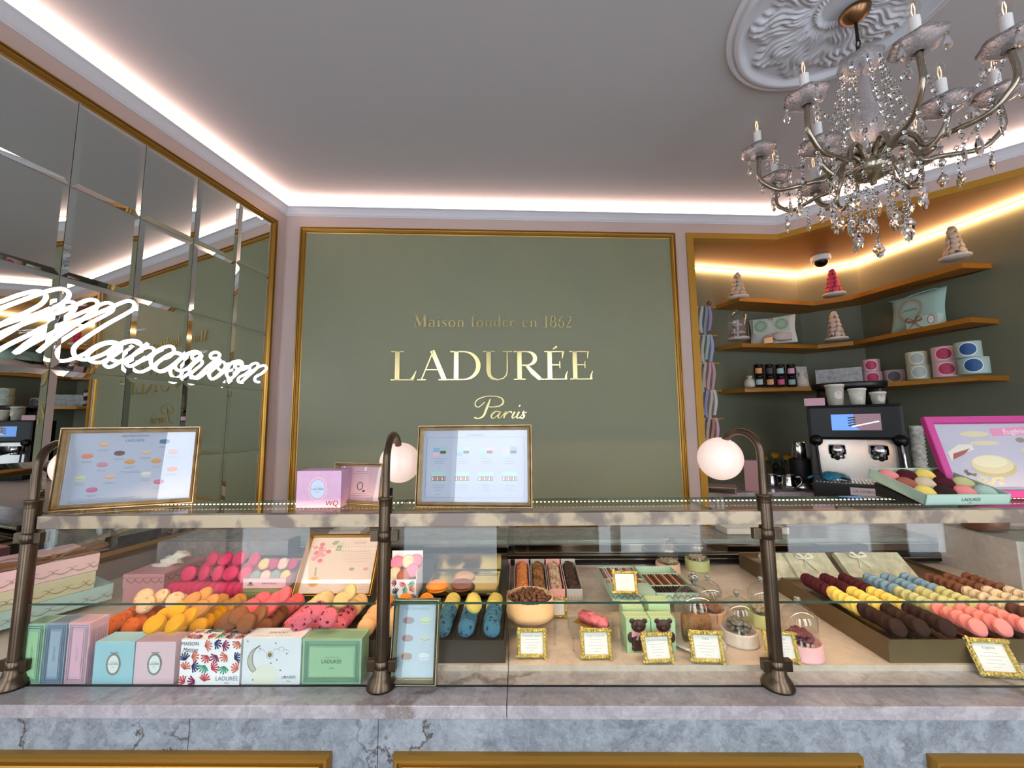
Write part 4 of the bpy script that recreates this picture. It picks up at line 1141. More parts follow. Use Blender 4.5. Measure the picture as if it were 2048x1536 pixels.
# ---- white box with coloured frond shapes (plain stand-in pattern)
FR = [mat('frond ' + c, c, 0.5) for c in ('#c3414a', '#1f2f5e', '#3f9a77', '#8a1f4e', '#d06a52')]
def fronds(m, w, h, F, n, seed, base, sc=0.17, z=0.0002):
    r = random.Random(seed)
    nx = max(2, int(w / (sc * .1 + .017)))
    k = 0
    ny = max(1, round(h / 0.026)); nx = max(2, round(w / 0.028))
    for j in range(ny):
        for i in range(nx):
            cx = (i + .5 + r.uniform(-.15, .15)) * w / nx; cy = (j + .5 + r.uniform(-.15, .15)) * h / ny
            if n and (cx > w * .52 and cy < h * .34 or cx < w * .38 and cy > h * .82): continue
            a0 = r.uniform(0, 360); mi = base + (i * 2 + j * 3 + r.randint(0, 1)) % 5; L = min(w / nx, h / ny) * .6
            for q in range(6):
                a = radians(a0 - 60 + q * 24); l = L * (1 - .22 * abs(q - 2.5) / 2.5)
                x1, y1 = cx - L * .4 * cos(radians(a0)) + l * 1.3 * cos(a) , cy - L * .4 * sin(radians(a0)) + l * 1.3 * sin(a)
                x0, y0 = cx - L * .4 * cos(radians(a0)), cy - L * .4 * sin(radians(a0))
                x1 = min(max(x1, .001), w - .001); y1 = min(max(y1, .001), h - .001)
                mx_, my_ = (x0 + x1) / 2 - sin(a) * l * .08, (y0 + y1) / 2 + cos(a) * l * .08
                m.ribbon([(x0, y0), (mx_, my_), (x1, y1)], [L * .11, L * .19, L * .25], mi, F, z)
M, w, h = fbox(356.5, 478.5, 1371, 1279, ZL, 0.053)
m = MB(); m.box(0, w - .001, 0, .052, 0, h, bev=.001)
fronds(m, w, h, FMAT, 1, 4, 2); fronds(m, w, .052, T(0, 0, h + .0005), 0, 9, 2)
m.text('MAISON', .0125, 1, FMAT @ T(.024, h - .011, .0004)); m.text('Matisse', .0165, 1, FMAT @ T(.024, h - .026, .0004), shear=.5, sx=.8)
m.text('LADURÉE', .014, 7, FMAT @ T(w * .79, .016, .0004)); m.text('Paris', .006, 7, FMAT @ T(w * .79, .006, .0004), shear=.5)
o = m.build('gift_box', [white, inkd] + FR + [ink], None, M); tag(o, 'white gift box covered in red, navy and green leaf shapes', 'gift box')
# ---- white box with a moon and stars, figure left out
M, w, h = fbox(482, 600, 1370, 1276, ZL, .053)
m = MB(); m.box(0, w - .001, 0, .052, 0, h, bev=.001)
mo = arc(.048, .058, .034, .034, 100, 235, 14) + arc(.062, .064, .036, .036, 228, 118, 14)
m.flat(mo, 1, FMAT, .0002); m.ribbon(mo + mo[:1], .0012, 2, FMAT, .0004)
m.flat(ell(w * .38, h * .2, .034, .026), 3, FMAT, .0001)
for x, y in ((.012, .105), (.085, .1), (.045, .088), (.09, .06), (.075, .052), (.115, .075), (.1, .035), (.03, .012), (.112, .02)):
    x = min(x, w - .006); y = min(y, h - .006)
    st = [(x + (.0028 if k % 2 == 0 else .0012) * cos(pi * k / 5 + .3), y + (.0028 if k % 2 == 0 else .0012) * sin(pi * k / 5 + .3)) for k in range(10)]
    m.flat(st, 2, FMAT, .0003)
m.flat(ell(.071, .072, .0055, .0055), 4, FMAT, .0003); ring(m, .071, .072, .009, .009, .0007, 2, FMAT, .0003)
for cx, cy in ((.088, .08), (.1, .084), (.112, .078), (.05, .078)): m.ribbon(arc(min(cx, w - .01), cy, .008, .007, 10, 170, 8), .0006, 2, FMAT, .0002)
m.text('LADURÉE', .009, 2, FMAT @ T(w * .8, .018, .0004)); m.text('Paris', .005, 2, FMAT @ T(w * .8, .009, .0004), shear=.5)
m.text('LADURÉE', .012, 2, T(w * .5, .026, h + .0006) @ RZ(180)); 
for k in (0, 1): m.ribbon([(.02 + k * .06 + i * .006, .008 + .003 * abs(sin(i * 1.0))) for i in range(8)], .0008, 2, T(0, 0, h + .0006))
o = m.build('gift_box', [PAP('pale white', '#eeeaf0'), PAP('moon', '#c9c0ae'), inkd, PAP('moon glow', '#f1e8d8'), goldink], None, M); tag(o, 'white gift box printed with a crescent moon, stars and clouds', 'gift box')
# ---- green box with a lace border
M, w, h = fbox(602.5, 722, 1369, 1278, ZL, .053)
m = MB(); m.box(0, w - .001, 0, .052, 0, h - .006, bev=.001); m.box(-.001, w, -.001, .053, h - .014, h, bev=.0012)
F = frame_mat((0, -.0015, 0), (1, 0, 0), (0, 0, 1))
for e, t_ in ((.006, .0016), (.0145, .0014)):
    x0, x1, y0, y1 = e, w - e, e, h - e
    for q in ((x0, x1, y0, y0 + t_), (x0, x1, y1 - t_, y1), (x0, x0 + t_, y0, y1), (x1 - t_, x1, y0, y1)): rect(m, *q, 1, F)
n = 22
for k in range(n):
    x = .011 + (w - .022) * k / (n - 1); y = .011 + (h - .022) * k / (n - 1)
    for q in ((x, .0115), (x, h - .0115), (.0115, y), (w - .0115, y)): ring(m, q[0], q[1], .0027, .0027, .001, 1, F, .0001, 8)
rect(m, .02, w - .02, .02, h - .02, 2, F)
m.text('LADURÉE', .0125, 3, F @ T(w / 2, h * .5, .0004)); m.text('Paris', .006, 3, F @ T(w / 2, h * .36, .0004), shear=.4); rect(m, w * .38, w * .62, h * .6, h * .605, 3, F, .0003)
for k in range(24): m.ribbon([(.006 + k * (w - .012) / 24, .012), (.008 + k * (w - .012) / 24, .022), (.0105 + k * (w - .012) / 24, .03)], .0013, 1, T(0, 0, h + .0006))
rect(m, .004, w - .004, .008, .0095, 1, T(0, 0, h + .0006)); rect(m, .004, w - .004, .034, .0355, 1, T(0, 0, h + .0006))
o = m.build('gift_box', [P_sage, mat('sage print', '#6f9384', .55), mat('sage inner', '#a6c7a0', .5), inkd], None, M); tag(o, 'sage green gift box with a darker lace border beside the middle lamp post', 'gift box')

# ---- framed menus
M_frame = mat('silvered gold wood', '#d3b98c', 0.4, metal=0.45, noise=(30, '#b3935f', 0.4))
M_sheet = mat('menu sheet', '#b4bdcc', 0.7); M_fglass = glass_mat('picture_glass', (0.98, 0.98, 0.98))
def picture(label, M, w, h, fw, draw, sheet=None, fm=None, cat='framed menu', prof=None, name='picture_frame'):
    """root origin at the bottom-left corner; x right, z up, face towards -y"""
    t = thing(name, label, cat, M)
    m = MB()
    moulding(m, ((0, 0), (w, h)), fw, prof=prof)
    m.box(0.001, w - .001, -0.001, .004, 0.001, h - .001)
    m.build('frame', fm or M_frame, t)
    m = MB(); S = frame_mat((0, -0.0018, 0), (1, 0, 0), (0, 0, 1))
    rect(m, fw * .8, w - fw * .8, fw * .8, h - fw * .8, 0, S)
    ms = draw(m, frame_mat((fw, -0.0022, fw), (1, 0, 0), (0, 0, 1)), w - 2 * fw, h - 2 * fw)
    m.build('printed_sheet', [sheet or M_sheet] + ms, t)
    m = MB(); m.box(fw * .85, w - fw * .85, -.0046, -.0036, fw * .85, h - fw * .85); m.build('glass', M_fglass, t)
    return t
def pic_mac(m, x, y, r, mi, F): 
    m.flat(ell(x, y - r * .12, r, r * .46, 18), mi, F, .0002); m.flat(ell(x, y + r * .12, r * .98, r * .42, 18), mi, F, .0003); m.ribbon([(x - r * .95, y - r * .1), (x, y - r * .36), (x + r * .95, y - r * .1)], r * .07, 1, F, .0004)
PMC = [mat('print ' + c, c, .5) for c in ('#d9b596', '#4f7386', '#df8a63', '#6f5353', '#cfc0a8', '#d29a9f', '#c98fa0', '#d59b56', '#cdd0a6', '#d9b9a0', '#dcd8c6', '#dd8d6a', '#c36a8c', '#b96f86', '#a36d72', '#cfcf9a', '#a8626e', '#c9c0b0', '#a36038', '#d9d6de')]
def menu_a(m, F, w, h):
    m.text('LES MACARONS', h * .045, 1, F @ T(w * .5, h * .95, .0003)); m.text('LADURÉE', h * .055, 1, F @ T(w * .5, h * .88, .0003))
    L = [(.26, .83, 2), (.74, .86, 3), (.15, .67, 4), (.39, .70, 5), (.60, .70, 6), (.82, .70, 7), (.27, .54, 8), (.48, .57, 9), (.69, .57, 9), (.12, .36, 10), (.34, .36, 11), (.62, .38, 12), (.83, .44, 13), (.22, .19, 14), (.73, .26, 15)]
    for x, y, k in L:
        pic_mac(m, x * w, y * h, w * .043, k, F); lines(m, x * w - w * .045, x * w + w * .045, (y - .075) * h, 2, h * .02, 1, F, .0002, .0007)
    lines(m, w * .38, w * .6, h * .43, 2, h * .02, 1, F, .0002); lines(m, w * .05, w * .62, h * .06, 3, h * .02, 1, F, .0002)
    return [ink] + PMC
BL = onz(102, 1024, ZR1); BR = onz(391, 1005.5, ZR1)
d = (BR - BL); wA = d.length; 
MA = frame_mat((BL.x, BL.y, ZR1 + .0006), d, (-d.y, d.x, 0)) @ RX(-5)
hA = (zup(BL, 856) - ZR1)
picture('large framed menu of scattered macaron pictures standing at the left end of the glass top', MA, wA, hA, .016, menu_a)
def menu_b(m, F, w, h):
    m.text('MACARONS', h * .045, 1, F @ T(w * .5, h * .93, .0003))
    for q in ((.03, .97, .9, .903), (.03, .97, .06, .063), (.03, .033, .06, .9), (.967, .97, .06, .9)): rect(m, q[0] * w, q[1] * w, q[2] * h, q[3] * h, 1, F, .0002)
    cb = [(2, 3, 4), (5, 4, 2), (4, 2, 5), (3, 3, 3), (5, 5, 5), (5, 5, 5), (5, 5, 5), (5, 5, 5)]
    for i in range(8):
        cx = (.16 + (i % 4) * .225) * w; cy = (.70 if i < 4 else .33) * h; s = w * .05
        if i < 4:
            rect(m, cx - s * 1.3, cx - .05 * s, cy - s * .1, cy + s * .7, 2 + (i + 1) % 4, F, .0002); rect(m, cx - s * 1.3, cx - .05 * s, cy - s * .9, cy - s * .15, 2 + i % 4, F, .0002)
            rect(m, cx + .05 * s, cx + s * 1.3, cy - s * .5, cy + s * .9, 2 + (i + 2) % 4, F, .0002); rect(m, cx + .1 * s, cx + s * 1.2, cy - s * .4, cy + s * .1, 6, F, .0003)
        else:
            rect(m, cx - s * 1.5, cx + s * 1.4, cy - s * .8, cy + s * 1.1, 5, F, .0002); rect(m, cx - s * 1.4, cx + s * 1.3, cy - s * .55, cy + s * .25, 6, F, .0003)
            for k in range(6): rect(m, cx + (-1.3 + k * .45) * s, cx + (-1.0 + k * .45) * s, cy - s * .45, cy + s * .15, 7 + k % 2, F, .0004)
        lines(m, cx - s * 1.2, cx + s * 1.2, cy - s * 1.4, 3, h * .033, 1, F, .0002); lines(m, cx - s * .3, cx + s * .3, cy - s * 3.1, 1, h * .03, 1, F, .0002)
    return [ink, PAP('print pink', '#e3b6c0'), PAP('print blue', '#7fb0cf'), PAP('print teal', '#9cc6b8'), PAP('print mint', '#a9cdbf'), PAP('print dark', '#5f4648'), PAP('print ivory', '#e2d6c6'), PAP('print rose', '#d38c8c')]
BL = onz(833, 1014, ZR1); BR = onz(1066, 1016, ZR1); d = BR - BL
MBm = frame_mat((BL.x, BL.y, ZR1 + .0006), d, (-d.y, d.x, 0)) @ RX(-6)
picture('square framed price list of gift boxes right of the middle lamp post', MBm, d.length, zup(BL, 852) - ZR1, .014, menu_b)
def menu_c(m, F, w, h):
    m.flat(ell(w * .5, h * .42, w * .07, h * .12), 1, F, .0002); m.flat(ell(w * .5, h * .42, w * .05, h * .095), 0, F, .0003)
    lines(m, w * .25, w * .75, h * .85, 2, h * .06, 1, F, .0002); lines(m, w * .25, w * .75, h * .2, 2, h * .05, 1, F, .0002); rect(m, w * .56, w * .62, h * .25, h * .31, 1, F, .0002)
    return [inkd]
BL = onz(668, 1006, ZR1); BR = onz(768, 1011, ZR1); d = BR - BL
picture('small gold frame with a pink card partly hidden behind the middle lamp post', frame_mat((BL.x, BL.y, ZR1 + .0006), d, (-d.y, d.x, 0)) @ RX(-8), d.length, zup(BL, 926) - ZR1, .010, menu_c, sheet=mat('pink card', '#dcb4b6', .4))
# pink cube on the glass
M, w, h = fbox(592, 680, 1016, 942, ZR1, .1)
m = MB(); m.box(0, w, 0, .075, 0, h, bev=.001); ring(m, w * .48, h * .5, w * .21, h * .33, .003, 1, FMAT, .0001); m.flat(ell(w * .48, h * .5, w * .16, h * .25), 2, FMAT, .0002)
m.text('LADURÉE', .0085, 3, FMAT @ T(w * .48, h * .5, .0004)); lines(m, w * .38, w * .58, h * .56, 1, .01, 3, FMAT, .0003, .0006); m.text('Paris', .005, 3, FMAT @ T(w * .48, h * .42, .0004))
m.text('WQ', .02, 4, FMAT @ T(w * .8, .0115, .0004), shear=.2)
tag(m.build('gift_box', [mat('pink pattern paper', '#dcb2cc', .5, noise=(60, '#d4a6c6', .1)), PAP('pale ring', '#e8c9c6'), PAP('oval', '#c8d6ea'), inkd, mat('copper foil', '#b5613a', .25, metal=.8)], None, M), 'pink cube gift box with a pale oval standing on the glass top', 'gift box')
# slim black card terminal behind the post
P = onz(772, 998, ZR1); a, b = uv(P)
m = MB(); m.box(-.02, .02, -.004, .004, 0, .034, bev=.003); tag(m.build('card_terminal', M_black, None, CM(a, b, ZR1 + .0006, 8) @ RX(-14)), 'small black terminal behind the middle lamp post', 'terminal')

# ---- small framed card on the ledge
def menu_s(m, F, w, h):
    k = 0
    for j in range(3):
        for i in range(2):
            x, y = (.27 + .46 * i) * w, (.76 - .24 * j) * h
            pic_mac(m, x, y, w * .15, 16 + k, F) ; k += 1
            lines(m, x - w * .12, x + w * .12, y - h * .075, 1, .01, 1, F, .0002, .0005)
    m.text('LES MACARONS', w * .09, 1, F @ T(w * .5, h * .92, .0003))
    return [ink] + PMC
BL = onz(781, 1366, ZL); BR = onz(875, 1367, ZL); d = BR - BL
picture('small upright framed card with six macaron pictures on the ledge by the lamp post', frame_mat((BL.x, BL.y, ZL + .0006), d, (-d.y, d.x, 0)) @ RX(-10), d.length, (zup(BL, 1211) - ZL) * 1.04, .0115, menu_s, fm=mat('champagne frame', '#a59c7e', .35, metal=.7))

# ---- stack of garland boxes and tissue box at the left end
def garland(m, w, h, F, mi, n):
    for k in range(n):
        x0 = (k + .5) * w / n; x1 = (k + 1.5) * w / n
        if x1 > w: x1 = w
        m.ribbon([(x0 + (x1 - x0) * t / 8, h * .62 - h * .3 * 4 * (t / 8) * (1 - t / 8)) for t in range(9)], [h * .02 + h * .05 * sin(pi * t / 8) for t in range(9)], mi, F, .0002)
        for s_ in (-1, 1):
            m.ribbon([(x0, h * .62), (x0 + s_ * h * .16, h * .74), (x0 + s_ * h * .3, h * .7)], h * .04, mi, F, .0003); m.ribbon([(x0, h * .62), (x0 + s_ * h * .07, h * .42)], h * .035, mi, F, .0003)
P = onpl(199, 1105, (0, 1.50), 0.0)                                  # far top corner of the stack
ang = 90 - 28
d28 = Vector((sin(radians(28)), cos(radians(28)), 0)); far = Vector((P.x, P.y, 0))
hs = [('pale pink', P_rose, .062, 0.0), ('cream', P_cream, .062, .012), ('sage', mat('paper grey green', '#c3ccb4', .55), .0, 0), ]
zt = P.z; L = .40
stk = [('rose pink', mat('box rose', '#e7c3c4', .5), .060, 0.0, 'topmost, tied with a brown bow'), ('olive cream', mat('box olive', '#c6c3a4', .5), .060, 0.006, 'second from the top of the stack'),
       ('pale blue', mat('box pale blue', '#a9c6c4', .5), .056, -0.045, 'third in the stack at the left end')]
z = zt
for nm, mt, hh, off, wh in stk:
    z -= hh
    # local x runs from the near end to the far end, face towards the room
    o0 = far + d28 * (-L - off)
    Mx = frame_mat((o0.x, o0.y, z + .0003), d28, (-d28.y, d28.x, 0))
    m = MB(); m.box(0, L, 0, .26, 0, hh - .0008, bev=.0015); m.box(-.001, L + .0015, -.0015, .26, hh * .30, hh - .0006, bev=.0015)
    garland(m, L, hh * .7, frame_mat((0, -.0022, 0), (1, 0, 0), (0, 0, 1)), 1, 9)
    root = tag(m.build('hat_box' if False else 'gift_box', [mt, mat('garland print', '#8d7f72', .5)], None, Mx), 'flat %s box with printed garlands, %s' % (nm, wh), 'gift box')
    if nm == 'rose pink':
        m = MB()
        for ax in (1, -1):
            lp = spline([(L * .74, .03, hh + .002), (L * .74 + ax * .05, .025, hh + .022), (L * .74 + ax * .11, .03, hh + .030), (L * .74 + ax * .13, .05, hh + .012), (L * .74 + ax * .06, .05, hh + .004), (L * .74, .045, hh + .003)], 5)
            m.tube(lp, .012, 6, flat=.16)
            tp = spline([(L * .74, .03, hh + .004), (L * .74 + ax * .07, -.0, hh + .006), (L * .74 + ax * .13, .012, hh + .004)], 5); m.tube(tp, .010, 6, flat=.2)
        m.sph(.010, 10, 6, M=T(L * .74, .035, hh + .009))
        tag(m.build('ribbon_bow', mat('brown satin', '#8d6848', .45), root), None)
P = onz(218, 1196, 1.062); 
# tissue box rests on the rear worktop
q = C(-1.335, 1.535, 0)
Mt = T(q.x, q.y, ZD + .0006) @ RZ(28 - 90 + 62)
m = MB(); m.box(-.15, 0, 0, .20, 0, .098, bev=.002); m.box(-.152, .002, -.002, .202, .05, .10, bev=.002)
garland(m, .15, .045, frame_mat((-.15, -.0028, .055), (1, 0, 0), (0, 0, 1)), 1, 5); garland(m, .2, .045, frame_mat((.0028, 0, .055), (0, 1, 0), (0, 0, 1)), 1, 6)
tb = tag(m.build('tissue_box', [mat('tissue box pink', '#c79097', .5), mat('garland print dark', '#8a5f66', .5)], None, Mt), 'pink garland box with white tissue spilling from its top', 'tissue box')
bmx = bmesh.new(); bmesh.ops.create_icosphere(bmx, subdivisions=3, radius=1)
rr = random.Random(2)
for v in bmx.verts:
    n_ = v.co.normalized(); k = 1 + .25 * sin(n_.x * 9 + n_.z * 5) + .18 * sin(n_.y * 14 + n_.x * 6)
    v.co = Vector((n_.x * .062 * k, n_.y * .03 * k, n_.z * .026 * k + .028 * n_.x))
m = MB(); m.bm(bmx, 0, T(-.06, .1, .113), True); bmx.free(); m.build('tissue', mat('tissue paper', '#e8e4dc', .7), tb)

# ---- clear-lidded box of macarons on a green box
M = CM(*uv(onz(482, 1204, ZT)), ZT + .0046); w = .142
m = MB(); m.box(-.003, w + .003, 0, .12, 0, .036, bev=.0015)
for k in range(14): rect(m, k * w / 14, k * w / 14 + .006, .005, .018, 1, FMAT, .0002)
rect(m, 0, w, .024, .027, 1, FMAT, .0002)
tag(m.build('gift_box', [mat('olive green paper', '#8d9a72', .55), mat('olive print', '#75825e', .55)], None, M), 'olive green printed box under the clear lidded macaron box', 'gift box')
a_, b_ = uv(onz(482, 1204, ZT)); zc_ = ZT + .0413
t = thing('macaron_box', 'pink box with a clear lid showing grey, cream and magenta macarons', 'macaron box', CM(a_ + .002, b_ + .002, zc_))
m = MB(); m.box(0, .146, 0, .002, 0, .033); m.box(0, .146, .118, .12, 0, .06); m.box(0, .002, .002, .118, 0, .035); m.box(.144, .146, .002, .118, 0, .035); m.box(0, .146, 0, .12, 0, .002)
m.text('HAPPY ROSE', .0085, 1, FMAT @ T(.088, .017, .0003), shear=.3); m.flat(ell(.026, .013, .012, .003), 2, FMAT, .0002); m.flat(ell(.026, .019, .006, .004), 1, FMAT, .0003)
m.build('box', [P_pink, inkd, mat('print leaf', '#6f8f7c', .5)], t)
m = MB(); m.add([(0, 0, .033), (.146, 0, .033), (.146, .118, .085), (0, .118, .085), (0, .118, .033), (.146, .118, .033)], [(0, 1, 2, 3), (0, 3, 4), (1, 5, 2), (3, 2, 5, 4)]); m.build('clear_lid', M_glass, t)
for r_ in range(2):
    for k in range(4):
        fl = [['grey', 'pale pink', 'grey', 'cream'], ['cream', 'magenta', 'pale pink', 'magenta']][r_][k]
        Mx = CM(a_ + .022 + k * .0345, b_ + .035 + r_ * .045, zc_ + .0285 + r_ * .026) @ RY(-12) @ RZ(0) @ RX(58)
        macaron(fl, .0205, Mx, '%s macaron under the clear lid, %s row' % (fl, ['front', 'rear'][r_]), 'macarons in the clear lidded box')
# ---- gold framed poster leaning at the back
def poster(m, F, w, h):
    r_ = random.Random(8)
    for k in range(16):
        a = k * .8; m.flat(ell(w * .17 + .014 * cos(a) * (k % 3), h * .72 + .014 * sin(a) * (k % 3), .010, .007, 10), 2 + k % 2, F, .0002 + k * .00002)
    for k in range(14):
        a = k * 1.1; m.flat(ell(w * .43 + .016 * cos(a) * (k % 3) * .8, h * .83 + .012 * sin(a) * (k % 3) * .8, .010, .006, 10), 4 + k % 2, F, .0002 + k * .00002)
    m.flat(ell(w * .18, h * .2, .020, .016), 6, F, .0003); m.flat(ell(w * .18, h * .18, .014, .010), 7, F, .0004); m.ribbon([(w * .18, h * .3), (w * .16, h * .45)], .006, 4, F, .0003)
    for x, y, k in ((.68, .42, 4), (.88, .42, 3), (.66, .2, 7), (.86, .2, 3)): pic_mac(m, x * w, y * h, .009, k, F)
    m.text('LADURÉE', .011, 1, F @ T(w * .72, h * .9, .0003)); lines(m, w * .5, w * .95, h * .78, 6, h * .045, 1, F, .0002); lines(m, w * .55, w * .95, h * .15, 3, h * .04, 1, F, .0002)
    return [PAP('poster ink', '#b59aa0'), PAP('poster pink', '#e28aa0'), PAP('poster rose', '#eca8b4'), PAP('poster leaf', '#a9b49c'), PAP('poster pale leaf', '#d5d8c6'), PAP('poster peach', '#e6b384'), PAP('poster apricot', '#dba063')]
BL = onz(588, 1197, ZT); a_, b_ = uv(BL)
picture('large gold framed poster leaning back behind the cream macarons', CM(a_, b_, ZT + .0046) @ RX(-30), .268, .205, .010, poster, sheet=mat('poster sheet', '#ecd9d4', .4), fm=mat('bright gold frame', '#c99b4a', .3, metal=.7))
# ---- open patterned box with macarons
a_, b_ = uv(onz(766, 1205, ZT)); 
t = thing('macaron_box', 'open white box with coloured leaf shapes holding pink and cream macarons', 'macaron box', CM(a_, b_, ZT + .0046))
w = .110
m = MB(); m.box(0, w, 0, .002, 0, .068); m.box(0, .002, .002, .09, 0, .07); m.box(w - .002, w, .002, .09, 0, .09); m.box(0, w, .088, .09, 0, .135); m.box(0, w, 0, .09, 0, .002)
fronds(m, w, .068, FMAT, 0, 21, 1); m.build('box', [PAP('lavender white', '#e2e2f0')] + FR, t)
for k, (x, y, z_, fl) in enumerate([(.030, .03, .085, 'ivory'), (.065, .025, .082, 'brown pink'), (.095, .035, .093, 'pink'), (.030, .055, .115, 'pink'), (.070, .058, .118, 'ivory'), (.098, .066, .118, 'pink')]):
    macaron(fl, .0225, CM(a_ + x * .93, b_ + y, ZT + z_ * .95) @ RY((-6, 8, 4, -5, 3, 9)[k]) @ RX((58, 42, 62, 62, 60, 48)[k]), 'macaron heaped in the open patterned box', 'macarons in the open patterned box')
# ---- gilt tray with three big macarons
a0_, b0_ = uv(onz(842, 1193, ZT + .012))
t = thing('serving_tray', 'shiny dark gilt tray carrying three large macarons', 'tray', CM(a0_, b0_, ZT + .0122))
m = MB(); m.box(0.005, .255, .01, .20, .0, .004); m.box(0, .26, 0, .01, .002, .009, bev=.002); m.box(0, .26, .195, .205, .002, .012, bev=.003); m.box(0, .01, 0, .205, .002, .012, bev=.003); m.box(.25, .26, 0, .205, .002, .012, bev=.003)
m.build('tray_body', mat('gilt tray', '#8d7b55', .12, metal=.95), t)
m = MB(); m.box(.02, .24, .02, .19, -.007, -.0005); m.build('foot', M_blackm, t)
m = MB(); m.box(0.0, .26, .212, .217, -.0075, .07); t2 = tag(m.build('divider_panel', mat('bronze mirror', '#a58b5c', .15, metal=.9), None, CM(a0_, b0_, ZT + .0122)), 'upright bronze reflecting panel behind the gilt tray', 'panel')
for fl, px, py in (('big orange', 875, 1171), ('big brown', 924, 1169), ('big tan', 929, 1153)):
    a_, b_ = uv(onz(px, py, ZT + .036))
    macaron(fl, .0385, CM(a_, b_, ZT + .0335) @ RX(3), 'large %s macaron on the gilt tray' % fl.replace('big ', ''), 'large macarons on the gilt tray')
# ---- four long cookie boxes
def cookie_mesh(r, t_, seed, rough_=.08):
    rd = random.Random(seed); ph = [rd.uniform(0, 6) for _ in range(4)]
    m = MB(); m.lathe([(0, t_), (r * .6, t_), (r * .9, t_ * .75), (r, t_ * .3), (r, -t_ * .3), (r * .9, -t_ * .75), (r * .6, -t_), (0, -t_)], 20, wob=lambda a, q: rough_ * (sin(5 * a + ph[0]) + sin(9 * a + ph[1]) * .6)); return m
ck = [('pink', P_pink, 'orange tan', '#d68a4e', '#c47638', (1029, 1061)), ('grey', PAP('box grey', '#b9babd'), 'nutty brown', '#a8733f', '#5d3a20', (1064, 1096)), ('rose', mat('box pink b', '#efb3b3', .5), 'pale speckled', '#dcc3ae', '#8d6a55', (1098, 1130)), ('silver', PAP('box silver', '#c6c3c3'), 'dark chocolate', '#452a22', '#38211b', (1132, 1164))]
for bx, bm_, cn_, c1, c2, (p0, p1) in ck:
    a_, b_ = uv(onz(p0, 1196, .9645)); a1_, _ = uv(onz(p1, 1196, .9645)); w = a1_ - a_ - .0015
    Mb = CM(a_, 1.535, ZD + .002) @ RX(9)
    t = thing('biscuit_box', 'long open %s box filled with %s biscuits' % (bx, cn_), 'biscuit box', Mb)
    m = MB(); L = .2; H = .042
    m.box(0, w, 0, .0015, 0, H); m.box(0, w, L, L + .0015, 0, H + .012); m.box(0, .0015, 0, L, 0, H); m.box(w - .0015, w, 0, L, 0, H); m.box(0, w, 0, L, 0, .0015)
    for k in range(5): m.add([(w * (k + .1) / 5, 0, 0.004), (w * (k + .9) / 5, 0, .004), (w * (k + .5) / 5, 0, .020)], [(0, 1, 2)], 1, T(0, -.0006, 0))
    m.build('box', [bm_, mat('box print ' + bx, {'pink': '#c98a93', 'grey': '#8f9196', 'rose': '#b9727c', 'silver': '#a5a1a3'}[bx], .5)], t)
    cm = cookie_mesh(.0225, .0055, ord(bx[0])); proto = None
    mt = mat('biscuit ' + cn_, c1, .65, noise=(90, c2, .5), bump=(120, .5))
    for k in range(12):
        Mx = Mb @ T(w / 2, .022 + k * .0150, .0262 + .0015 * (k % 2)) @ RX(62) @ RZ(40 * k)
        if proto is None: proto = cm.build('biscuit', mt, None, Mx); o = proto
        else: o = proto.copy(); COL.objects.link(o); o.matrix_world = Mx
        tag(o, '%s biscuit standing in the long open %s box' % (cn_, bx), 'biscuit', '%s biscuits' % cn_)
# ---- clear stands, bowl of chocolates, loaf cake
def clear_stand(u, v, w, d, h, label):
    t = thing('clear_stand', label, 'stand', CM(u, v, ZD + .0005))
    m = MB(); m.box(0, w, 0, d, h - .003, h); m.build('top_plate', glass_mat('acrylic', (.95, .95, .95)), t)
    for x, y in ((.006, .006), (w - .006, .006), (.006, d - .006), (w - .006, d - .006)):
        m = MB(); m.cyl(.0035, 0, h - .0032, 10, M=T(x, y, 0)); m.build('leg', glass_mat('acrylic', (.95, .95, .95)), t)
    return t
cs = uv(onz(1060, 1228, 1.016))
clear_stand(cs[0] - .075, cs[1] - .085, .15, .16, .05, 'clear acrylic stand under the round box of chocolates')
t = thing('round_box', 'round pale wooden box on a clear stand full of chocolates', 'box', CM(cs[0], cs[1] - .002, ZD + .0512))
m = MB(); m.lathe([(0, 0), (.072, 0), (.0735, .001), (.0735, .018), (.0725, .0185), (.0725, .056), (.0715, .056), (.0715, .03), (0, .03)], 48); m.build('box', mat('thin wood', '#e3bd92', .45, noise=(6, '#dcb184', .1)), t)
m = MB(); rd = random.Random(4); m.tube([(.0705 * cos(2 * pi * i / 60), .0705 * sin(2 * pi * i / 60), .0555 + .0012 * (i % 2)) for i in range(60)], .0012, 5, closed=True); m.build('paper_lining', PAP('lining', '#e6cfc2'), t)
chm = MB(); chm.lathe([(0, .0065), (.006, .006), (.0095, .003), (.0105, 0), (.0095, -.003), (.006, -.006), (0, -.0065)], 12, sy=.72); proto = None
k = 0
for lay in range(2):
    for i in range(46):
        rr_ = .062 * sqrt((i + .5) / 46); a = i * 2.399 + lay
        z_ = .043 + lay * .009 + .010 * (1 - (rr_ / .065) ** 2)
        if lay == 1 and rr_ > .05: continue
        Mx = CM(cs[0], cs[1] - .002, ZD + .0512) @ T(rr_ * cos(a), rr_ * sin(a), z_) @ Euler((rd.uniform(-.9, .9), rd.uniform(-.9, .9), rd.uniform(0, 6))).to_matrix().to_4x4()
        if proto is None: proto = chm.build('chocolate', mat('cocoa chocolate', '#54301f', .45, noise=(60, '#734832', .4)), None, Mx); o = proto
        else: o = proto.copy(); COL.objects.link(o); o.matrix_world = Mx
        tag(o, 'small cocoa brown chocolate in the round wooden box', 'chocolate', 'chocolates in the round box')
es_ = uv(onz(1187, 1252, 1.0))
clear_stand(es_[0] - .075, es_[1] - .07, .15, .13, .035, 'clear acrylic stand under the pink loaf cake')
bmx = bmesh.new(); bmesh.ops.create_cube(bmx, size=1)
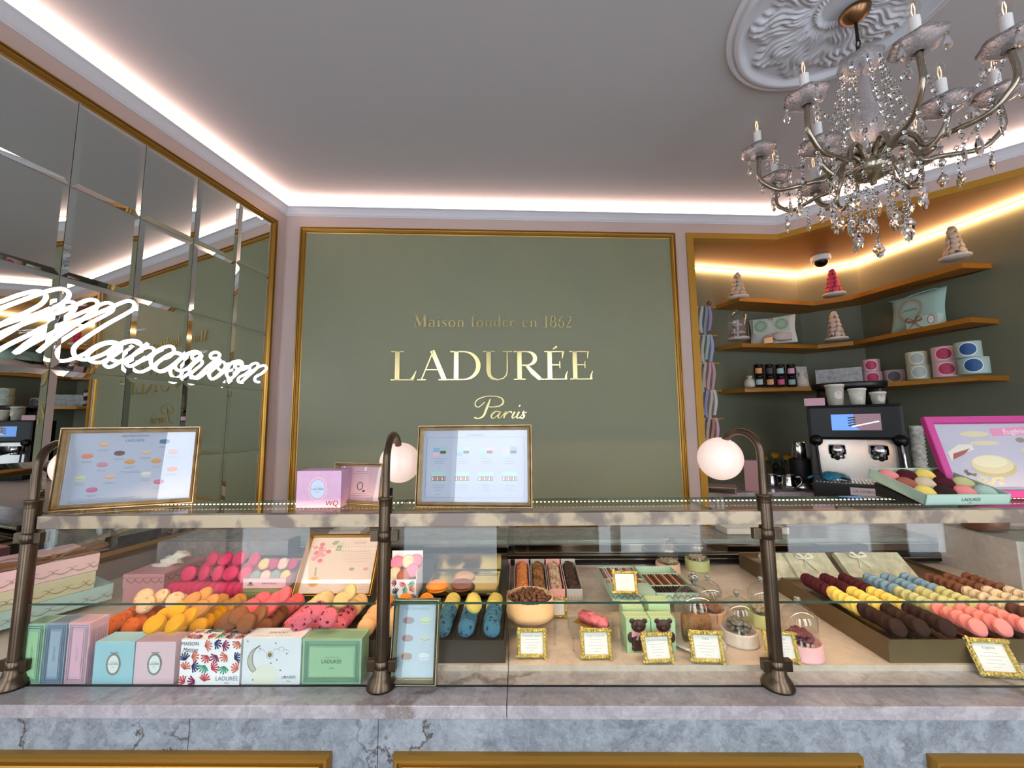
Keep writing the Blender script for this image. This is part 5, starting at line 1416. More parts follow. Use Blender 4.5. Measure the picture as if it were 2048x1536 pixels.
for v in bmx.verts: v.co = Vector((v.co.x * .098, v.co.y * .034, v.co.z * .032))
bmesh.ops.bevel(bmx, geom=bmx.edges[:], offset=.009, segments=3, affect='EDGES')
t = thing('loaf_cake', 'small pink iced loaf cake on a gold card', 'cake', CM(es_[0], es_[1], ZD + .0362, -42))
m = MB(); m.bm(bmx, 0, T(0, 0, .0175), True); bmx.free(); m.build('cake', mat('pink icing', '#e58088', .45, noise=(70, '#c8606c', .6), bump=(60, .4)), t)
m = MB(); m.lathe([(0, .036), (.012, .0355), (.0125, .034), (0, .033)], 16, M=T(-.01, 0, 0)); m.build('icing_disc', mat('icing_disc', '#d9707c', .4), t)
m = MB(); m.box(-.058, .058, -.021, .021, 0, .0012); m.build('gold_card', M_goldlite, t)
# ---- price tags in ornate gold frames
M_ornate = mat('ornate gold', '#e3c878', .25, metal=.85, bump=(160, .9))
def price(px, py, zb, w, label, text='', h=None, tilt=-18, rz=0, v=None):
    a_, b_ = uv(onz(px, py, zb)); h = h or w * .86
    Mx = CM(a_, b_, zb + .0006, rz) @ RX(tilt)
    t = thing('price_tag', label, 'price tag', Mx)
    m = MB(); n = 44; fw = w * .13
    moulding(m, ((-w / 2, 0), (w / 2, h)), fw, prof=[(0, 0), (0, .003), (.25, .006), (.6, .0055), (.85, .0035), (1, .002), (1, 0)])
    rr_ = random.Random(int(px))
    for k in range(n):
        s_ = k / n * 2 * (w + h); 
        if s_ < w: x, y = -w / 2 + s_, fw * .5
        elif s_ < w + h: x, y = w / 2 - fw * .5, s_ - w
        elif s_ < 2 * w + h: x, y = w / 2 - (s_ - w - h), h - fw * .5
        else: x, y = -w / 2 + fw * .5, h - (s_ - 2 * w - h)
        m.sph(fw * .42, 6, 4, M=T(x, -.006, y) @ SC(1, .5, rr_.uniform(.6, 1.3)))
    m.box(-w / 2 + .001, w / 2 - .001, -.0005, .001, .001, h - .001); m.build('frame', M_ornate, t)
    m = MB(); F = frame_mat((-w / 2 + fw, -.0012, fw), (1, 0, 0), (0, 0, 1)); W, H = w - 2 * fw, h - 2 * fw
    rect(m, 0, W, 0, H, 0, F); m.text(text, W * .13, 1, F @ T(W / 2, H * .85, .0002)); lines(m, W * .1, W * .9, H * .66, 4, H * .13, 1, F, .0002, .0006, rr_); lines(m, W * .35, W * .65, H * .14, 1, .01, 1, F, .0002, .0006, rr_)
    m.build('card', [mat('price card', '#efe6e2', .5), PAP('price ink', '#9b949c')], t)
price(1064, 1317, ZD, .083, 'gold framed price tag in front of the round box of chocolates', 'Amandes cacao')
price(1194, 1319, ZD, .086, 'gold framed price tag in front of the pink loaf cake', 'Finger pistache')
price(1319, 1327, ZD, .083, 'gold framed price tag leaning before the bear boxes', 'Ourson chocolat', rz=4)
price(1418, 1327, ZD, .088, 'gold framed price tag in front of the large glass cloche', 'Cake', rz=-4)
price(1568, 1326, ZD, .085, 'gold framed price tag right of the right lamp post', 'Amandes', rz=-5)
price(2006, 1356, ZL, .100, 'gold framed price tag standing on the ledge at the far right', 'Eugénie', rz=-6, tilt=-28)
# ---- boxes of thin chocolate sticks on a clear table
u0, v0, zt_ = .302, 1.40, 1.018
clear_stand(.32, 1.42, .25, .22, zt_ - ZD - .0015, 'clear acrylic table under the mint boxes of thin chocolates')
def scallop(m, w, h, F, mi, n):
    for k in range(n):
        m.ribbon([((k + t_ / 6) * w / n, h * .3 + h * .45 * abs(cos(pi * t_ / 6))) for t_ in range(7)], h * .1, mi, F, .0002)
for ix, (uu, ww, lb, comps) in enumerate(((.300, .143, 'mint box of thin striped chocolates with a lidded front half', [(.135, .25, ('#a5583a', '#cfc3cf', '#cfc3cf')), (.085, .13, ('#c98468', '#dfb3b0', '#a5583a'))]), (.446, .142, 'mint box with rows of brown and dark thin chocolates', [(.0, .0, None), (.075, .18, ('#7b4530', '#dba890', '#6b3a28')), (.01, .068, ('#35201c', '#2b1815', '#3b2521'))]))):
    t = thing('chocolate_box', lb, 'chocolate box', CM(uu, v0, zt_ + .0006))
    m = MB(); D_ = .26; H = .024
    m.box(0, ww, 0, D_, 0, .0015); m.box(0, ww, 0, .0015, 0, H); m.box(0, ww, D_ - .0015, D_, 0, H); m.box(0, .0015, 0, D_, 0, H); m.box(ww - .0015, ww, 0, D_, 0, H)
    for c in comps:
        if c[2]: m.box(0, ww, c[0] - .004, c[0] - .0025, 0, H); m.box(0, ww, c[1] + .0025, c[1] + .004, 0, H)
    scallop(m, ww, H, FMAT, 1, 7)
    m.build('box', [P_mint, inkd], t)
    if ix == 0:
        m = MB(); m.box(.001, ww - .001, .0, .08, H - .002, H + .004); ring(m, ww * .5, .04, .018, .024, .0014, 1, T(0, 0, H + .0046)); m.flat([(.02, .0), (.04, .0), (.085, .08), (.06, .08)], 2, T(0, 0, H + .0044)); m.text('L', .022, 1, T(ww * .5, .04, H + .0048))
        m.build('lid', [P_mint, inkd, P_rose], t)
    for c in comps:
        if not c[2]: continue
        n_ = 13
        for k in range(n_):
            x = .006 + k * (ww - .012) / n_
            mm = MB(); mm.box(x, x + .0055, c[0], c[1], .002, H - .002 + .001 * (k % 2)); 
            o = mm.build('chocolate_stick', mat('stick ' + c[2][k % 3], c[2][k % 3], .45), None, CM(uu, v0, zt_ + .0006) @ T(0, 0, 0))
            tag(o, 'thin %s stick standing in the %s' % ('dark chocolate' if c[2][0] == '#35201c' else 'striped chocolate', ['left mint box', 'right mint box'][ix] + (' rear part' if c[1] > .15 else ' front part')), 'chocolate stick', 'chocolate sticks in the %s part of the %s mint box' % ('rear' if c[1] > .15 else 'front', ['left', 'right'][ix]))
a_, b_ = uv(onz(1252, 1190, 1.047))
Mx = CM(.36, 1.405, 1.0475)
price(1252, 1189, 1.0475, .082, 'gold framed price tag on the mint boxes of thin chocolates', 'Thins', tilt=-20, rz=-3)
price(1113, 1236, ZD, .072, 'gold framed price tag half hidden behind the round box of chocolates', 'Sablés', tilt=-12, rz=-6)
# ---- bear boxes
M_bear = mat('chocolate brown', '#3f2119', .3)
def bear(m, cx, h, F, b=1, bow=2):
    def blob(x, y, rx, ry, mi, d=.003): m.lathe([(0, -.0001), (1, 0), (.85, .5), (.5, .85), (0, 1)], 18, mi, F @ T(cx + x, y, 0) @ SC(rx * 1.1, ry * 1.05, d))
    blob(0, h * .22, h * .17, h * .20, b); blob(0, h * .60, h * .165, h * .145, b, .005); blob(-h * .15, h * .71, h * .065, h * .06, b); blob(h * .15, h * .71, h * .065, h * .06, b)
    blob(-h * .20, h * .33, h * .07, h * .12, b); blob(h * .20, h * .33, h * .07, h * .12, b); blob(-h * .1, h * .08, h * .08, h * .07, b); blob(h * .1, h * .08, h * .08, h * .07, b); blob(0, h * .55, h * .07, h * .055, b, .0075)
    for s_ in (-1, 1):
        m.prism([(0, h * .44), (s_ * h * .17, h * .50), (s_ * h * .18, h * .35), (0, h * .41)][::s_], 0, .0045, bow, F @ T(cx, 0, 0)); m.prism([(0, h * .42), (s_ * h * .03, h * .42), (s_ * h * .08, h * .29), (s_ * h * .03, h * .28)][::s_], 0, .004, bow, F @ T(cx, 0, 0))
for i, (p0, p1, yb, yt, lb) in enumerate(((1254.5, 1304, 1306.5, 1238, 'pale green box with a chocolate bear and pink bow, left one of the front pair'), (1305, 1354, 1306.5, 1238, 'pale green box with a chocolate bear and pink bow, right one of the front pair'), (1247, 1290, 1280, 1221, 'plain pale green box standing behind the left bear box'), (1293, 1336, 1270, 1209, 'tallest looking pale green box at the rear of the bear boxes'))):
    M, w, h = fbox(p0, p1, yb, yt, ZD, .05)
    if i > 1: M = CM(uv(M.translation)[0], [0, 0, 1.262, 1.262][i], ZD + .0006); h = .094 if i == 2 else .108
    m = MB(); m.box(0, w - .001, 0, .048, 0, h, bev=.001)
    for k in range(8): m.flat(ell(.005 + k * w / 8.5, .012, .0025, .004, 8), 3, T(0, 0, h + .0006)); m.flat(ell(.005 + k * w / 8.5, .036, .0025, .004, 8), 3, T(0, 0, h + .0006))
    ms = [mat('bear box green', '#b3cfa4', .5), M_bear, mat('bow pink', '#e5a6ae', .45), mat('bear box dots', '#dbe3b4', .5)]
    o = m.build('gift_box', ms, None, M); tag(o, lb, 'gift box')
    if i < 2:
        m = MB(); bear(m, w / 2, h * 1.27, frame_mat((0, -.0005, .003), (1, 0, 0), (0, 0, 1))); m.build('bear_relief', ms, o)
# ---- glass cloches
M_cloche = glass_mat('cloche_glass', (.95, .95, .95), ior=1.9)
def cloche(px, py, zb, R, hb, hd, stand_m, label, fill, fmats, knob=.008, tilt=0, plate=False, sat='sweet', v=None, n=34, es_=None, group=None):
    a_, b_ = uv(onz(px, py, zb))
    if v: b_ = v; a_ = uv(oncv(px, py, v))[0]
    Mr = CM(a_, b_, zb + .0006)
    t = thing('glass_cloche', label, 'cloche', Mr)
    m = MB()
    if plate: m.lathe([(0, 0), (R * .7, 0), (R * 1.18, .007), (R * 1.2, .009), (R * .8, .006), (0, .005)], 40)
    else: m.lathe([(0, 0), (R * 1.02, 0), (R * 1.04, .002), (R * 1.04, .006), (R, .008), (R, hb - .004), (R * .97, hb), (R * .9, hb), (R * .88, hb - .004), (0, hb - .004)], 40)
    m.build('plate' if plate else 'stand', stand_m, t)
    z0 = .007 if plate else hb - .0035
    Rd = R * .93 if plate else R * .87
    m = MB(); m.lathe([(Rd * 1.04, z0), (Rd, z0 + .003)] + [(Rd * (1 - .0 * k), z0 + .003 + (hd - Rd * .9) * k / 3) for k in range(1, 4)] + [(Rd * cos(radians(q)), z0 + .003 + (hd - Rd * .9) + Rd * .9 * sin(radians(q))) for q in range(12, 85, 8)] + [(knob * .5, z0 + hd + .003), (0, z0 + hd + .003)], 40, M=T(0, 0, 0) @ RX(tilt))
    m.build('dome', M_cloche, t)
    m = MB(); m.lathe([(knob * .45, 0), (knob * .5, knob * .6), (knob, knob * 1.2), (knob * 1.1, knob * 1.8), (knob * .8, knob * 2.5), (0, knob * 2.8)], 16, M=RX(tilt) @ T(0, 0, z0 + hd + .0015)); m.build('knob', M_crystal, t)
    if fill == 'slab': return t, a_, b_
    proto = None; rd = random.Random(int(px))
    for i in range(n):
        r_ = Rd * .72 * sqrt((i % 17 + .5) / 17); a = i * 2.399
        z_ = z0 + .009 + (i // 17) * .013
        Mx = Mr @ T(r_ * cos(a) * (1 - .25 * (i // 17)), r_ * sin(a) * (1 - .25 * (i // 17)), z_) @ Euler((rd.uniform(-.6, .6), rd.uniform(-.6, .6), rd.uniform(0, 6))).to_matrix().to_4x4()
        if fill == 'almond': 
            if proto is None: mm = MB(); mm.lathe([(0, .006), (.0045, .0052), (.0068, .002), (.0072, 0), (.0068, -.002), (.0045, -.0052), (0, -.006)], 10, sy=1.35)
        elif proto is None: mm = cookie_mesh(.013, .0045, 3)
        if proto is None: proto = mm.build(sat, fmats, None, Mx); o = proto
        else: o = proto.copy(); COL.objects.link(o); o.matrix_world = Mx
        tag(o, es_, sat.replace('_', ' '), group)
    return t
al = dict(sat='sugared_almond')
t, a_, b_ = cloche(1394, 1286, ZD, .064, 0, .150, mat('white china', '#e9e4e0', .2), 'largest glass cloche, over a slice of brown cake on a white plate', 'slab', None, knob=.014, plate=True)
bmx = bmesh.new(); bmesh.ops.create_cube(bmx, size=1)
bmesh.ops.bevel(bmx, geom=[e for e in bmx.edges], offset=.045, segments=3, affect='EDGES')
for v in bmx.verts: v.co = Vector((v.co.x * .078, v.co.y * .03, v.co.z * .072 + (.006 * v.co.x * (v.co.z > 0))))
m = MB(); m.bm(bmx, 0, None, True); bmx.free()
tag(m.build('cake_slice', mat('brown crumb', '#a67c55', .7, noise=(40, '#7f5636', .5), bump=(90, .7)), None, CM(a_, b_, ZD + .0445, -8)), 'thick brown cake slice under the largest glass cloche', 'cake')
cloche(1420, 1243, ZD, .048, .042, .085, mat('peach china', '#e9c1a8', .35), 'glass cloche on a peach stand with biscuits, behind the largest one', 'cookie', mat('ginger biscuit', '#a8623f', .6), sat='biscuit', n=17, es_='small ginger biscuit under the cloche on the peach stand', group='ginger biscuits')
cloche(1479, 1282, ZD, .050, .036, .088, mat('white box china', '#e8dcd4', .3), 'glass cloche on a white stand with grey sugared almonds', 'almond', mat('grey almond', '#8d857c', .25, metal=.3), es_='grey sugared almond under the cloche on the white stand', group='grey sugared almonds', **al)
cloche(1527, 1248, ZD, .048, .040, .085, mat('lime china', '#c9d095', .35), 'glass cloche on a lime green stand behind the right lamp post', 'almond', mat('beige almond', '#b5a68c', .3), n=17, es_='beige sugared almond under the cloche on the lime green stand', group='beige sugared almonds', **al)
cloche(1603, 1309, ZD, .051, .040, .092, mat('pink china', '#efb4b6', .35), 'glass cloche on a pink stand with dark pink sugared almonds', 'almond', mat('rose almond', '#7f3f48', .35), es_='dark pink sugared almond under the cloche on the pink stand', group='dark pink sugared almonds', **al)
cloche(1336, 1143, ZD, .050, .04, .085, mat('peach china', '#e9c1a8', .35), 'glass cloche on a peach stand at the very back of the case', 'almond', mat('beige almond', '#b5a68c', .3), n=17, es_='beige sugared almond under the rear peach cloche', group='rear peach cloche almonds', **al)
cloche(1395, 1138, ZD, .050, .045, .085, mat('green china', '#b6bf8a', .35), 'glass cloche on an olive green stand at the very back of the case', 'almond', mat('beige almond', '#b5a68c', .3), n=17, es_='beige sugared almond under the rear olive cloche', group='rear olive cloche almonds', **al)
# ---- pale patterned boxes leaning at the back of the right riser
M_toile = mat('toile paper', '#cfd0bd', .55, noise=(26, '#a9b09c', .45))
for i, (px, w, lb) in enumerate(((1547, .10, 'pale toile patterned box leaning behind the maroon macarons, left of three'), (1592, .175, 'pale toile patterned box with a white bow, middle of three'), (1704, .25, 'pale toile patterned box with a ribbon bow, right of three'))):
    a_, b_ = uv(onz(px, 1161, ZT + .0045)); b_ = 1.585
    a_ = uv(oncv(px, 1161, b_))[0]
    M = CM(a_, b_, ZT + .0025) @ RX(-50)
    m = MB(); m.box(0, w - .004, 0, .02, 0, .102, bev=.001)
    rd = random.Random(i + 3)
    for k in range(3 + i * 2):
        x, y = .02 + (k + .3) * (w - .02) / (3 + i * 2), (.02, .085, .03, .092)[k % 4]
        ring(m, x, y, .0095, .013, .0012, 1, FMAT, .0003); m.text('L', .012, 2, FMAT @ T(x, y, .0004))
    o = m.build('gift_box', [M_toile, mat('red oval print', '#b5706c', .5), inkd], None, M); tag(o, lb, 'gift box')
    if i:
        m = MB(); X, Y = (w * .42, .075) if i == 1 else (w * .3, .08)
        for s_ in (-1, 1):
            m.tube(spline([(X, -.003, Y), (X + s_ * .018, -.010, Y + .014), (X + s_ * .03, -.008, Y + .002), (X, -.004, Y)], 5), .006, 6, flat=.25); m.tube(spline([(X, -.003, Y), (X + s_ * .008, -.006, Y - .025), (X + s_ * .02, -.004, Y - .045)], 5), .0022, 5)
        m.build('ribbon_bow', mat('ivory satin', '#dfe0d6', .4), o)
# ---- tilted mint tray of macarons and pink poster on the glass top at the right
a_, b_ = uv(onz(1850, 1013, ZR1)); wM, dM, hM = .222, .178, .030
MM = CM(a_, b_ - .0, ZR1 + .003) @ RX(17)
t = thing('macaron_box', 'open mint green box of assorted macarons tilted on the glass top at the right', 'macaron box', MM)
m = MB(); m.box(0, wM, 0, dM, 0, .002); m.box(0, wM, 0, .003, 0, hM); m.box(0, wM, dM - .003, dM, 0, hM); m.box(0, .003, 0, dM, 0, hM); m.box(wM - .003, wM, 0, dM, 0, hM)
m.text('LADURÉE', .012, 1, FMAT @ T(wM * .53, hM * .52, .0002)); m.text('Paris', .005, 1, FMAT @ T(wM * .53, hM * .22, .0002)); m.build('box', [mat('mint card', '#b5d2c0', .5), inkd], t)
cols = [['lemon', 'dark chocolate', 'strawberry', 'mint'], ['brown pink', 'ivory', 'maroon', 'pale green'], ['strawberry', 'maroon', 'lemon', 'maroon']]
for j in range(3):
    for i in range(4):
        fl = cols[j][i]
        macaron(fl, .0235, MM @ T(.030 + i * .054, .034 + j * .055, .020) @ RY(-14) @ RX(24), '%s macaron in the tilted mint box, %s row' % (fl, ['front', 'middle', 'rear'][j]), 'macarons in the tilted mint box')
m = MB(); m.prism([(0, 0), (.13, 0), (.13, .040), (0, 0.001)], 0, .2, M=MYZ); tag(m.build('support_wedge', M_blackm, None, CM(a_ + .01, b_ + .03, ZR1 + .0006)), 'dark wedge propping up the tilted mint box', 'wedge')
def eug(m, F, w, h):
    m.flat(ell(w * .42, h * .33, w * .19, h * .15, 30), 2, F, .0002); m.flat(ell(w * .41, h * .38, w * .185, h * .14, 30), 3, F, .0003); m.flat(ell(w * .40, h * .42, w * .15, h * .09, 30), 4, F, .0004)
    m.flat([(w * .06, h * .43), (w * .2, h * .55), (w * .3, h * .6), (w * .3, h * .68), (w * .18, h * .68), (w * .05, h * .56)], 5, F, .0005); m.flat([(w * .08, h * .45), (w * .2, h * .53), (w * .27, h * .62), (w * .1, h * .54)], 6, F, .0006)
    m.flat(ell(w * .36, h * .84, w * .13, h * .045), 3, F, .0002); m.flat(ell(w * .42, h * .7, w * .13, h * .035), 3, F, .0002)
    rd = random.Random(4)
    for k in range(26): m.flat(ell(w * (.22 + rd.uniform(0, .24)), h * (.14 + rd.uniform(-.05, .05)), .006, .004, 8), 3 if k % 2 else 7, F, .0003 + k * .00002)
    for k in range(7): m.flat(ell(w * (.12 + rd.uniform(0, .1)), h * (.25 + rd.uniform(-.04, .06)), .006, .004, 8), 8, F, .0003)
    m.flat([(w * .52, h * .80), (w * .95, h * .84), (w * .95, h * .96), (w * .52, h * .92)], 9, F, .0004); m.text('Eugénie', h * .11, 10, F @ T(w * .735, h * .875, .0007) @ RZ(2))
    for k, (y, c) in enumerate(((.74, 8), (.58, 7), (.42, 8), (.26, 9))): m.flat(ell(w * .75, h * y, .013, .008, 14), c, F, .0004); lines(m, w * .8, w * .97, h * y, 2, .008, 1, F, .0003)
    lines(m, w * .2, w * .8, h * .045, 2, h * .03, 1, F, .0003)
    return [ink, PAP('shell edge', '#c3b57e'), PAP('shell', '#dcd0a2'), PAP('shell light', '#e8dfb8'), PAP('shell cut', '#e6dccb'), PAP('red filling', '#a6584c'), PAP('nut', '#cfc9a8'), PAP('chocolate bits', '#8f7f76'), PAP('label pink', '#e58fae'), white]
TL = oncv(1856, 836, 1.30); a_, _ = uv(TL)
BLp = oncv(1884, 1004, 1.235)
wP = .36; lean = math.degrees(math.atan2(1.30 - 1.235, TL.z - ZR1))
picture('pink framed poster of a large pale macaron at the far right', CM(uv(BLp)[0] + .022, 1.262 - .03, ZR1 + .0006, -3) @ RX(-lean), wP, (TL.z - ZR1) / cos(radians(lean)), .022, eug, sheet=mat('poster white', '#bfbcc8', .7), fm=mat('magenta frame', '#b8327f', .4), prof=[(0, 0), (0, .012), (.1, .014), (.9, .014), (1, .01), (1, 0)])
# ---- marble pedestal and copper pot
z_ = 1.14; A1 = onz(2032, 1083, z_); A2 = onz(1873, 1047, z_)
m = MB(); m.prism([(A1.x, A1.y), (A1.x + .5, A1.y - .1), (A2.x + .5, A2.y - .1), (A2.x, A2.y)], 0, z_)
tag(m.build('marble_plinth', marble_mat('white_marble', '#c9c3c1', '#b5aeac', '#a39c9c', vs=1.2, rough=.25), None), 'white marble plinth beyond the right end of the display case', 'plinth')
P = onz(1972, 1062, z_); m = MB(); m.lathe([(0, 0), (.055, 0), (.068, .012), (.072, .05), (.07, .09), (.066, .09), (.068, .05), (.06, .015), (0, .01)], 36)
tag(m.build('copper_pot', mat('brushed copper', '#a97a63', .35, metal=.9), None, T(P.x + .02, P.y + .02, z_ + .0005)), 'round brushed copper pot on the marble plinth', 'pot')

# ================================================================ alcove counter and its things
ZCN = 1.08
def NW(p): return Vector((p.x, p.y, 0))
front = [jamb + dB * 0.0, Vector((cr.x, cr.y, 0)) + (nB + nR).normalized() * .02, nEnd - dR * .1 + nR * .02]
m = MB(); poly = [front[0] + nB * .0, front[1], front[2], nEnd - dR * .02, NB[2], NB[1], NB[0]]
bmx = bmesh.new()
def poly_slab(pts, z0, z1):
    mm = MB(); n = len(pts)
    from mathutils.geometry import tessellate_polygon
    tris = tessellate_polygon([[Vector((p.x, p.y, 0)) for p in pts]])
    vs = [(p.x, p.y, z0) for p in pts] + [(p.x, p.y, z1) for p in pts]
    fs = [tuple(t) for t in tris] + [tuple(n + i for i in t) for t in tris] + [(i, (i + 1) % n, n + (i + 1) % n, n + i) for i in range(n)]
    mm.add(vs, fs); return mm
bmx.free()
o = poly_slab(poly, ZCN - .04, ZCN).build('alcove_counter', M_marbletop); tag(o, 'pale stone counter inside the alcove under the coffee machine', 'counter')
base = poly_slab([p for p in poly], 0.0, ZCN - .0405); struct(base.build('wall_alcove_base', M_wall))
# ---- macaron cones
def cone(px, py, zs, H, flav, label, rz=0):
    P = onz(px, py, zs); rb = H * .27
    t = thing('macaron_cone', label, 'macaron cone', T(P.x, P.y, zs + .0005) @ RZ(rz))
    m = MB(); m.lathe([(0, 0), (rb * 1.25, 0), (rb * 1.32, .012), (rb * 1.2, .018), (rb * 1.05, .02), (0, .02)], 28, wob=lambda a, q: .03 * cos(12 * a)); m.build('base_plate', mat('cone plate', '#e6d9cd', .5), t)
    sh, fi, sp = FLAV[flav] if flav in FLAV else flav
    ms = mat('cone shell ' + str(flav), sh, .6)
    m = MB(); m.lathe([(rb * .92, .02), (rb * .2, H * .93), (0, H * .95)], 20); m.build('core', mat('cone core ' + str(flav), fi, .7), t)
    R = H * .105
    tpl = MB(); tpl.lathe([(0, R * .42), (R * .6, R * .36), (R * .92, R * .22), (R * .96, R * .1), (R, 0), (R * .96, -R * .1), (R * .92, -R * .22), (0, -R * .42)], 12)
    first = None; z = .02 + R; row = 0
    while z < H * .92:
        rr_ = rb * (.95 - .78 * z / H); n_ = max(3, int(2 * pi * (rr_ + R * .3) / (R * 2.05)))
        for k in range(n_):
            a = 2 * pi * k / n_ + row * .5
            Mx = T(rr_ * cos(a), rr_ * sin(a), z) @ RZ(math.degrees(a)) @ RY(72)
            if first is None: first = tpl.build('macaron', ms, t, Mx)
            else:
                c = first.copy(); COL.objects.link(c); c.parent = t; c.matrix_local = Mx
        z += R * 1.62; row += 1
    c = first.copy(); COL.objects.link(c); c.parent = t; c.matrix_local = T(0, 0, H * .955) @ RX(62)
    m = MB(); m.sph(R * .42, 10, 6, M=T(0, -rb * 1.05 * 1.0, .03) @ SC(1, .4, 1)); m.build('seal', mat('cone seal', '#6e4a33', .5), t)
FLAV['cone beige'] = ('#d9bfa6', '#a98a70', None); FLAV['cone pink'] = ('#d24a68', '#8f2c45', None); FLAV['cone grey'] = ('#c9b5a9', '#8d776a', None)
zs1, zs2, zs3 = 2.718, 2.314, 1.909
cone(1477, 597, zs1, .235, 'cone beige', 'beige macaron cone at the left end of the top shelf', -80)
cone(1668, 591, zs1, .235, 'cone pink', 'raspberry pink macaron cone on the corner of the top shelf', -60)
cone(1911, 517, zs1, .225, 'cone beige', 'beige macaron cone at the right end of the top shelf', -40)
cone(1672, 680, zs2, .245, 'cone grey', 'greyish beige macaron cone on the middle shelf under the pink one', -60)
# ---- middle shelf: glass bell, cushion, purse box, turquoise bag
def facing(P, extra=0):            # placement whose -y side looks to the camera
    a = math.degrees(math.atan2(P.x, P.y)); return T(P.x, P.y, P.z) @ RZ(-a + extra)
P = onz(1477, 679, zs2); M = facing(Vector((P.x, P.y, zs2 + .0006)))
t = thing('glass_bell', 'tall glass bell over a small tiered stand on the middle shelf', 'cloche', M)
m = MB(); m.lathe([(0, 0), (.085, 0), (.085, .008), (0, .01)], 32); m.lathe([(.006, .008), (.006, .17), (0, .172)], 10)
for z, r in ((.05, .06), (.115, .042)): m.lathe([(0, z), (r, z), (r, z + .004), (0, z + .005)], 24)
m.build('tier_stand', mat('white metal', '#ded6d2', .3), t)
m = MB(); m.lathe([(.08, .008), (.08, .16), (.072, .20), (.05, .225), (.02, .238), (0, .24)], 36); m.build('dome', M_cloche, t)
m = MB(); m.sph(.014, 12, 8, M=T(0, 0, .254)); m.build('knob', M_cloche, t)
proto = None
for k in range(11):
    z, r = ((.009, .05), (.0555, .038), (.1205, .022))[k % 3]
    a = k * 1.3; Mx = M @ T(r * cos(a), r * sin(a), z + .008)
    if proto is None: tp = MB(); tp.lathe([(0, .008), (.012, .007), (.017, .003), (.017, -.003), (.012, -.007), (0, -.008)], 14); proto = tp.build('small_macaron', mat('bell pink', '#d87f95', .6), None, Mx); o = proto
    else: o = proto.copy(); COL.objects.link(o); o.matrix_world = Mx
    tag(o, 'tiny pink macaron under the glass bell on the middle shelf', 'macaron', 'macarons under the glass bell')
def pillow(w, h, d, m, mi=0, M=None, n=14):
    vs = []; fs = []
    for s_ in (1, -1):
        for j in range(n + 1):
            for i in range(n + 1):
                x, y = 2 * i / n - 1, 2 * j / n - 1
                k = (1 - x ** 4) * (1 - y ** 4); px_ = x * (1 - .06 * (1 - y * y) ** 2 * 1) ; py_ = y * (1 - .06 * (1 - x * x) ** 2)
                vs.append((px_ * w / 2, -s_ * d / 2 * k ** .6, py_ * h / 2 + h / 2))
    N = (n + 1) ** 2
    for s_ in range(2):
        for j in range(n):
            for i in range(n):
                a = s_ * N + j * (n + 1) + i; f = (a, a + 1, a + n + 2, a + n + 1); fs.append(f if s_ == 0 else f[::-1])
    m.add(vs, fs, mi, M, True)
P = onz(1562, 684, zs2); M = facing(Vector((P.x, P.y + .10, zs2 + .0006)), 0)
t = thing('cushion', 'white cushion with two green flower squares on the middle shelf', 'cushion', M @ RX(-12))
m = MB(); pillow(.36, .27, .07, m); m.build('cushion_body', mat('cushion cloth', '#cfcfc6', .8), t)
m = MB()
for x in (-.09, .07):
    F = frame_mat((x, -.0375, .175), (1, 0, 0), (0, 0, 1)); 
    m.flat([(-.06, -.07), (.06, -.07), (.06, .07), (-.06, .07)], 0, F)
    for k in range(4): ring(m, 0, 0, .05 - k * .012, .055 - k * .013, .005, 1, F, .0005)
    for k in range(12): m.flat(ell(.037 * cos(k * pi / 6), .042 * sin(k * pi / 6), .008, .008, 8), 1, F, .0008)
m.build('square_print', [mat('print pale green', '#bcccb6', .7), mat('print deep green', '#7d9a80', .7)], t)
m = MB(); m.lathe([(0, 0), (.045, 0), (.05, .02), (.045, .035), (0, .035)], 24, 0, T(.045, -.055, .045) @ RX(90) @ SC(1, .8, 1)); m.box(.04, .14, -.075, -.045, .005, .07, bev=.01); m.build('handle_flap', mat('flap', '#cdbdb4', .6), t)
P = onz(1541, 686, zs2); m = MB(); m.box(-.035, .035, -.02, .02, 0, .052, bev=.003); m.tube(spline([(-.03, -.005, .052), (-.015, -.008, .068), (0, -.005, .056), (.015, -.008, .068), (.03, -.005, .052)], 4), .006, 6); m.text('L', .03, 0, frame_mat((0, -.0206, .026), (1, 0, 0), (0, 0, 1)))
tag(m.build('gift_box', mat('shiny pale gold', '#e0b68a', .2, metal=.6), None, facing(Vector((P.x, P.y + .02, zs2 + .0006)), -10)), 'small shiny pale gold box with a bow before the cushion', 'gift box')
P = onz(1822, 660, zs2)
dN = (NB[3] - NB[2]).normalized(); aN = math.degrees(atan2(dN.y, dN.x))
M = T(P.x + .05, P.y - .0, zs2 + .0006) @ RZ(aN) @ RX(-10)
t = thing('fabric_bag', 'turquoise fabric bag with an oval wreath emblem on the middle shelf', 'bag', M)
m = MB(); pillow(.36, .30, .09, m); m.build('bag_body', mat('turquoise cloth', '#9cc4bd', .7), t)
m = MB(); F = frame_mat((-.02, -.052, .155), (1, 0, 0), (0, 0, 1))
for k in range(28): m.flat(ell(.075 * cos(k * .2244), .085 * sin(k * .2244), .008, .008, 8), 0, F, .0003 * (k % 2))
ring(m, 0, 0, .066, .075, .003, 0, F, .0004); m.text('LADURÉE', .024, 1, F @ T(0, .0, .0006)); m.build('emblem', [mat('wreath brown', '#a28f83', .6), inkd], t)
m = MB(); m.tube(spline([(-.16, 0, .27), (-.19, -.01, .29), (-.14, -.02, .27), (-.1, 0, .285), (0, .0, .30), (.12, 0, .30), (.165, 0, .27)], 5), .012, 6, flat=.4); m.build('tie', mat('turquoise cloth', '#9cc4bd', .7), t)
P = onz(1850, 655, zs2); M = T(P.x - .01, P.y - .01, zs2 + .0006) @ RZ(aN)
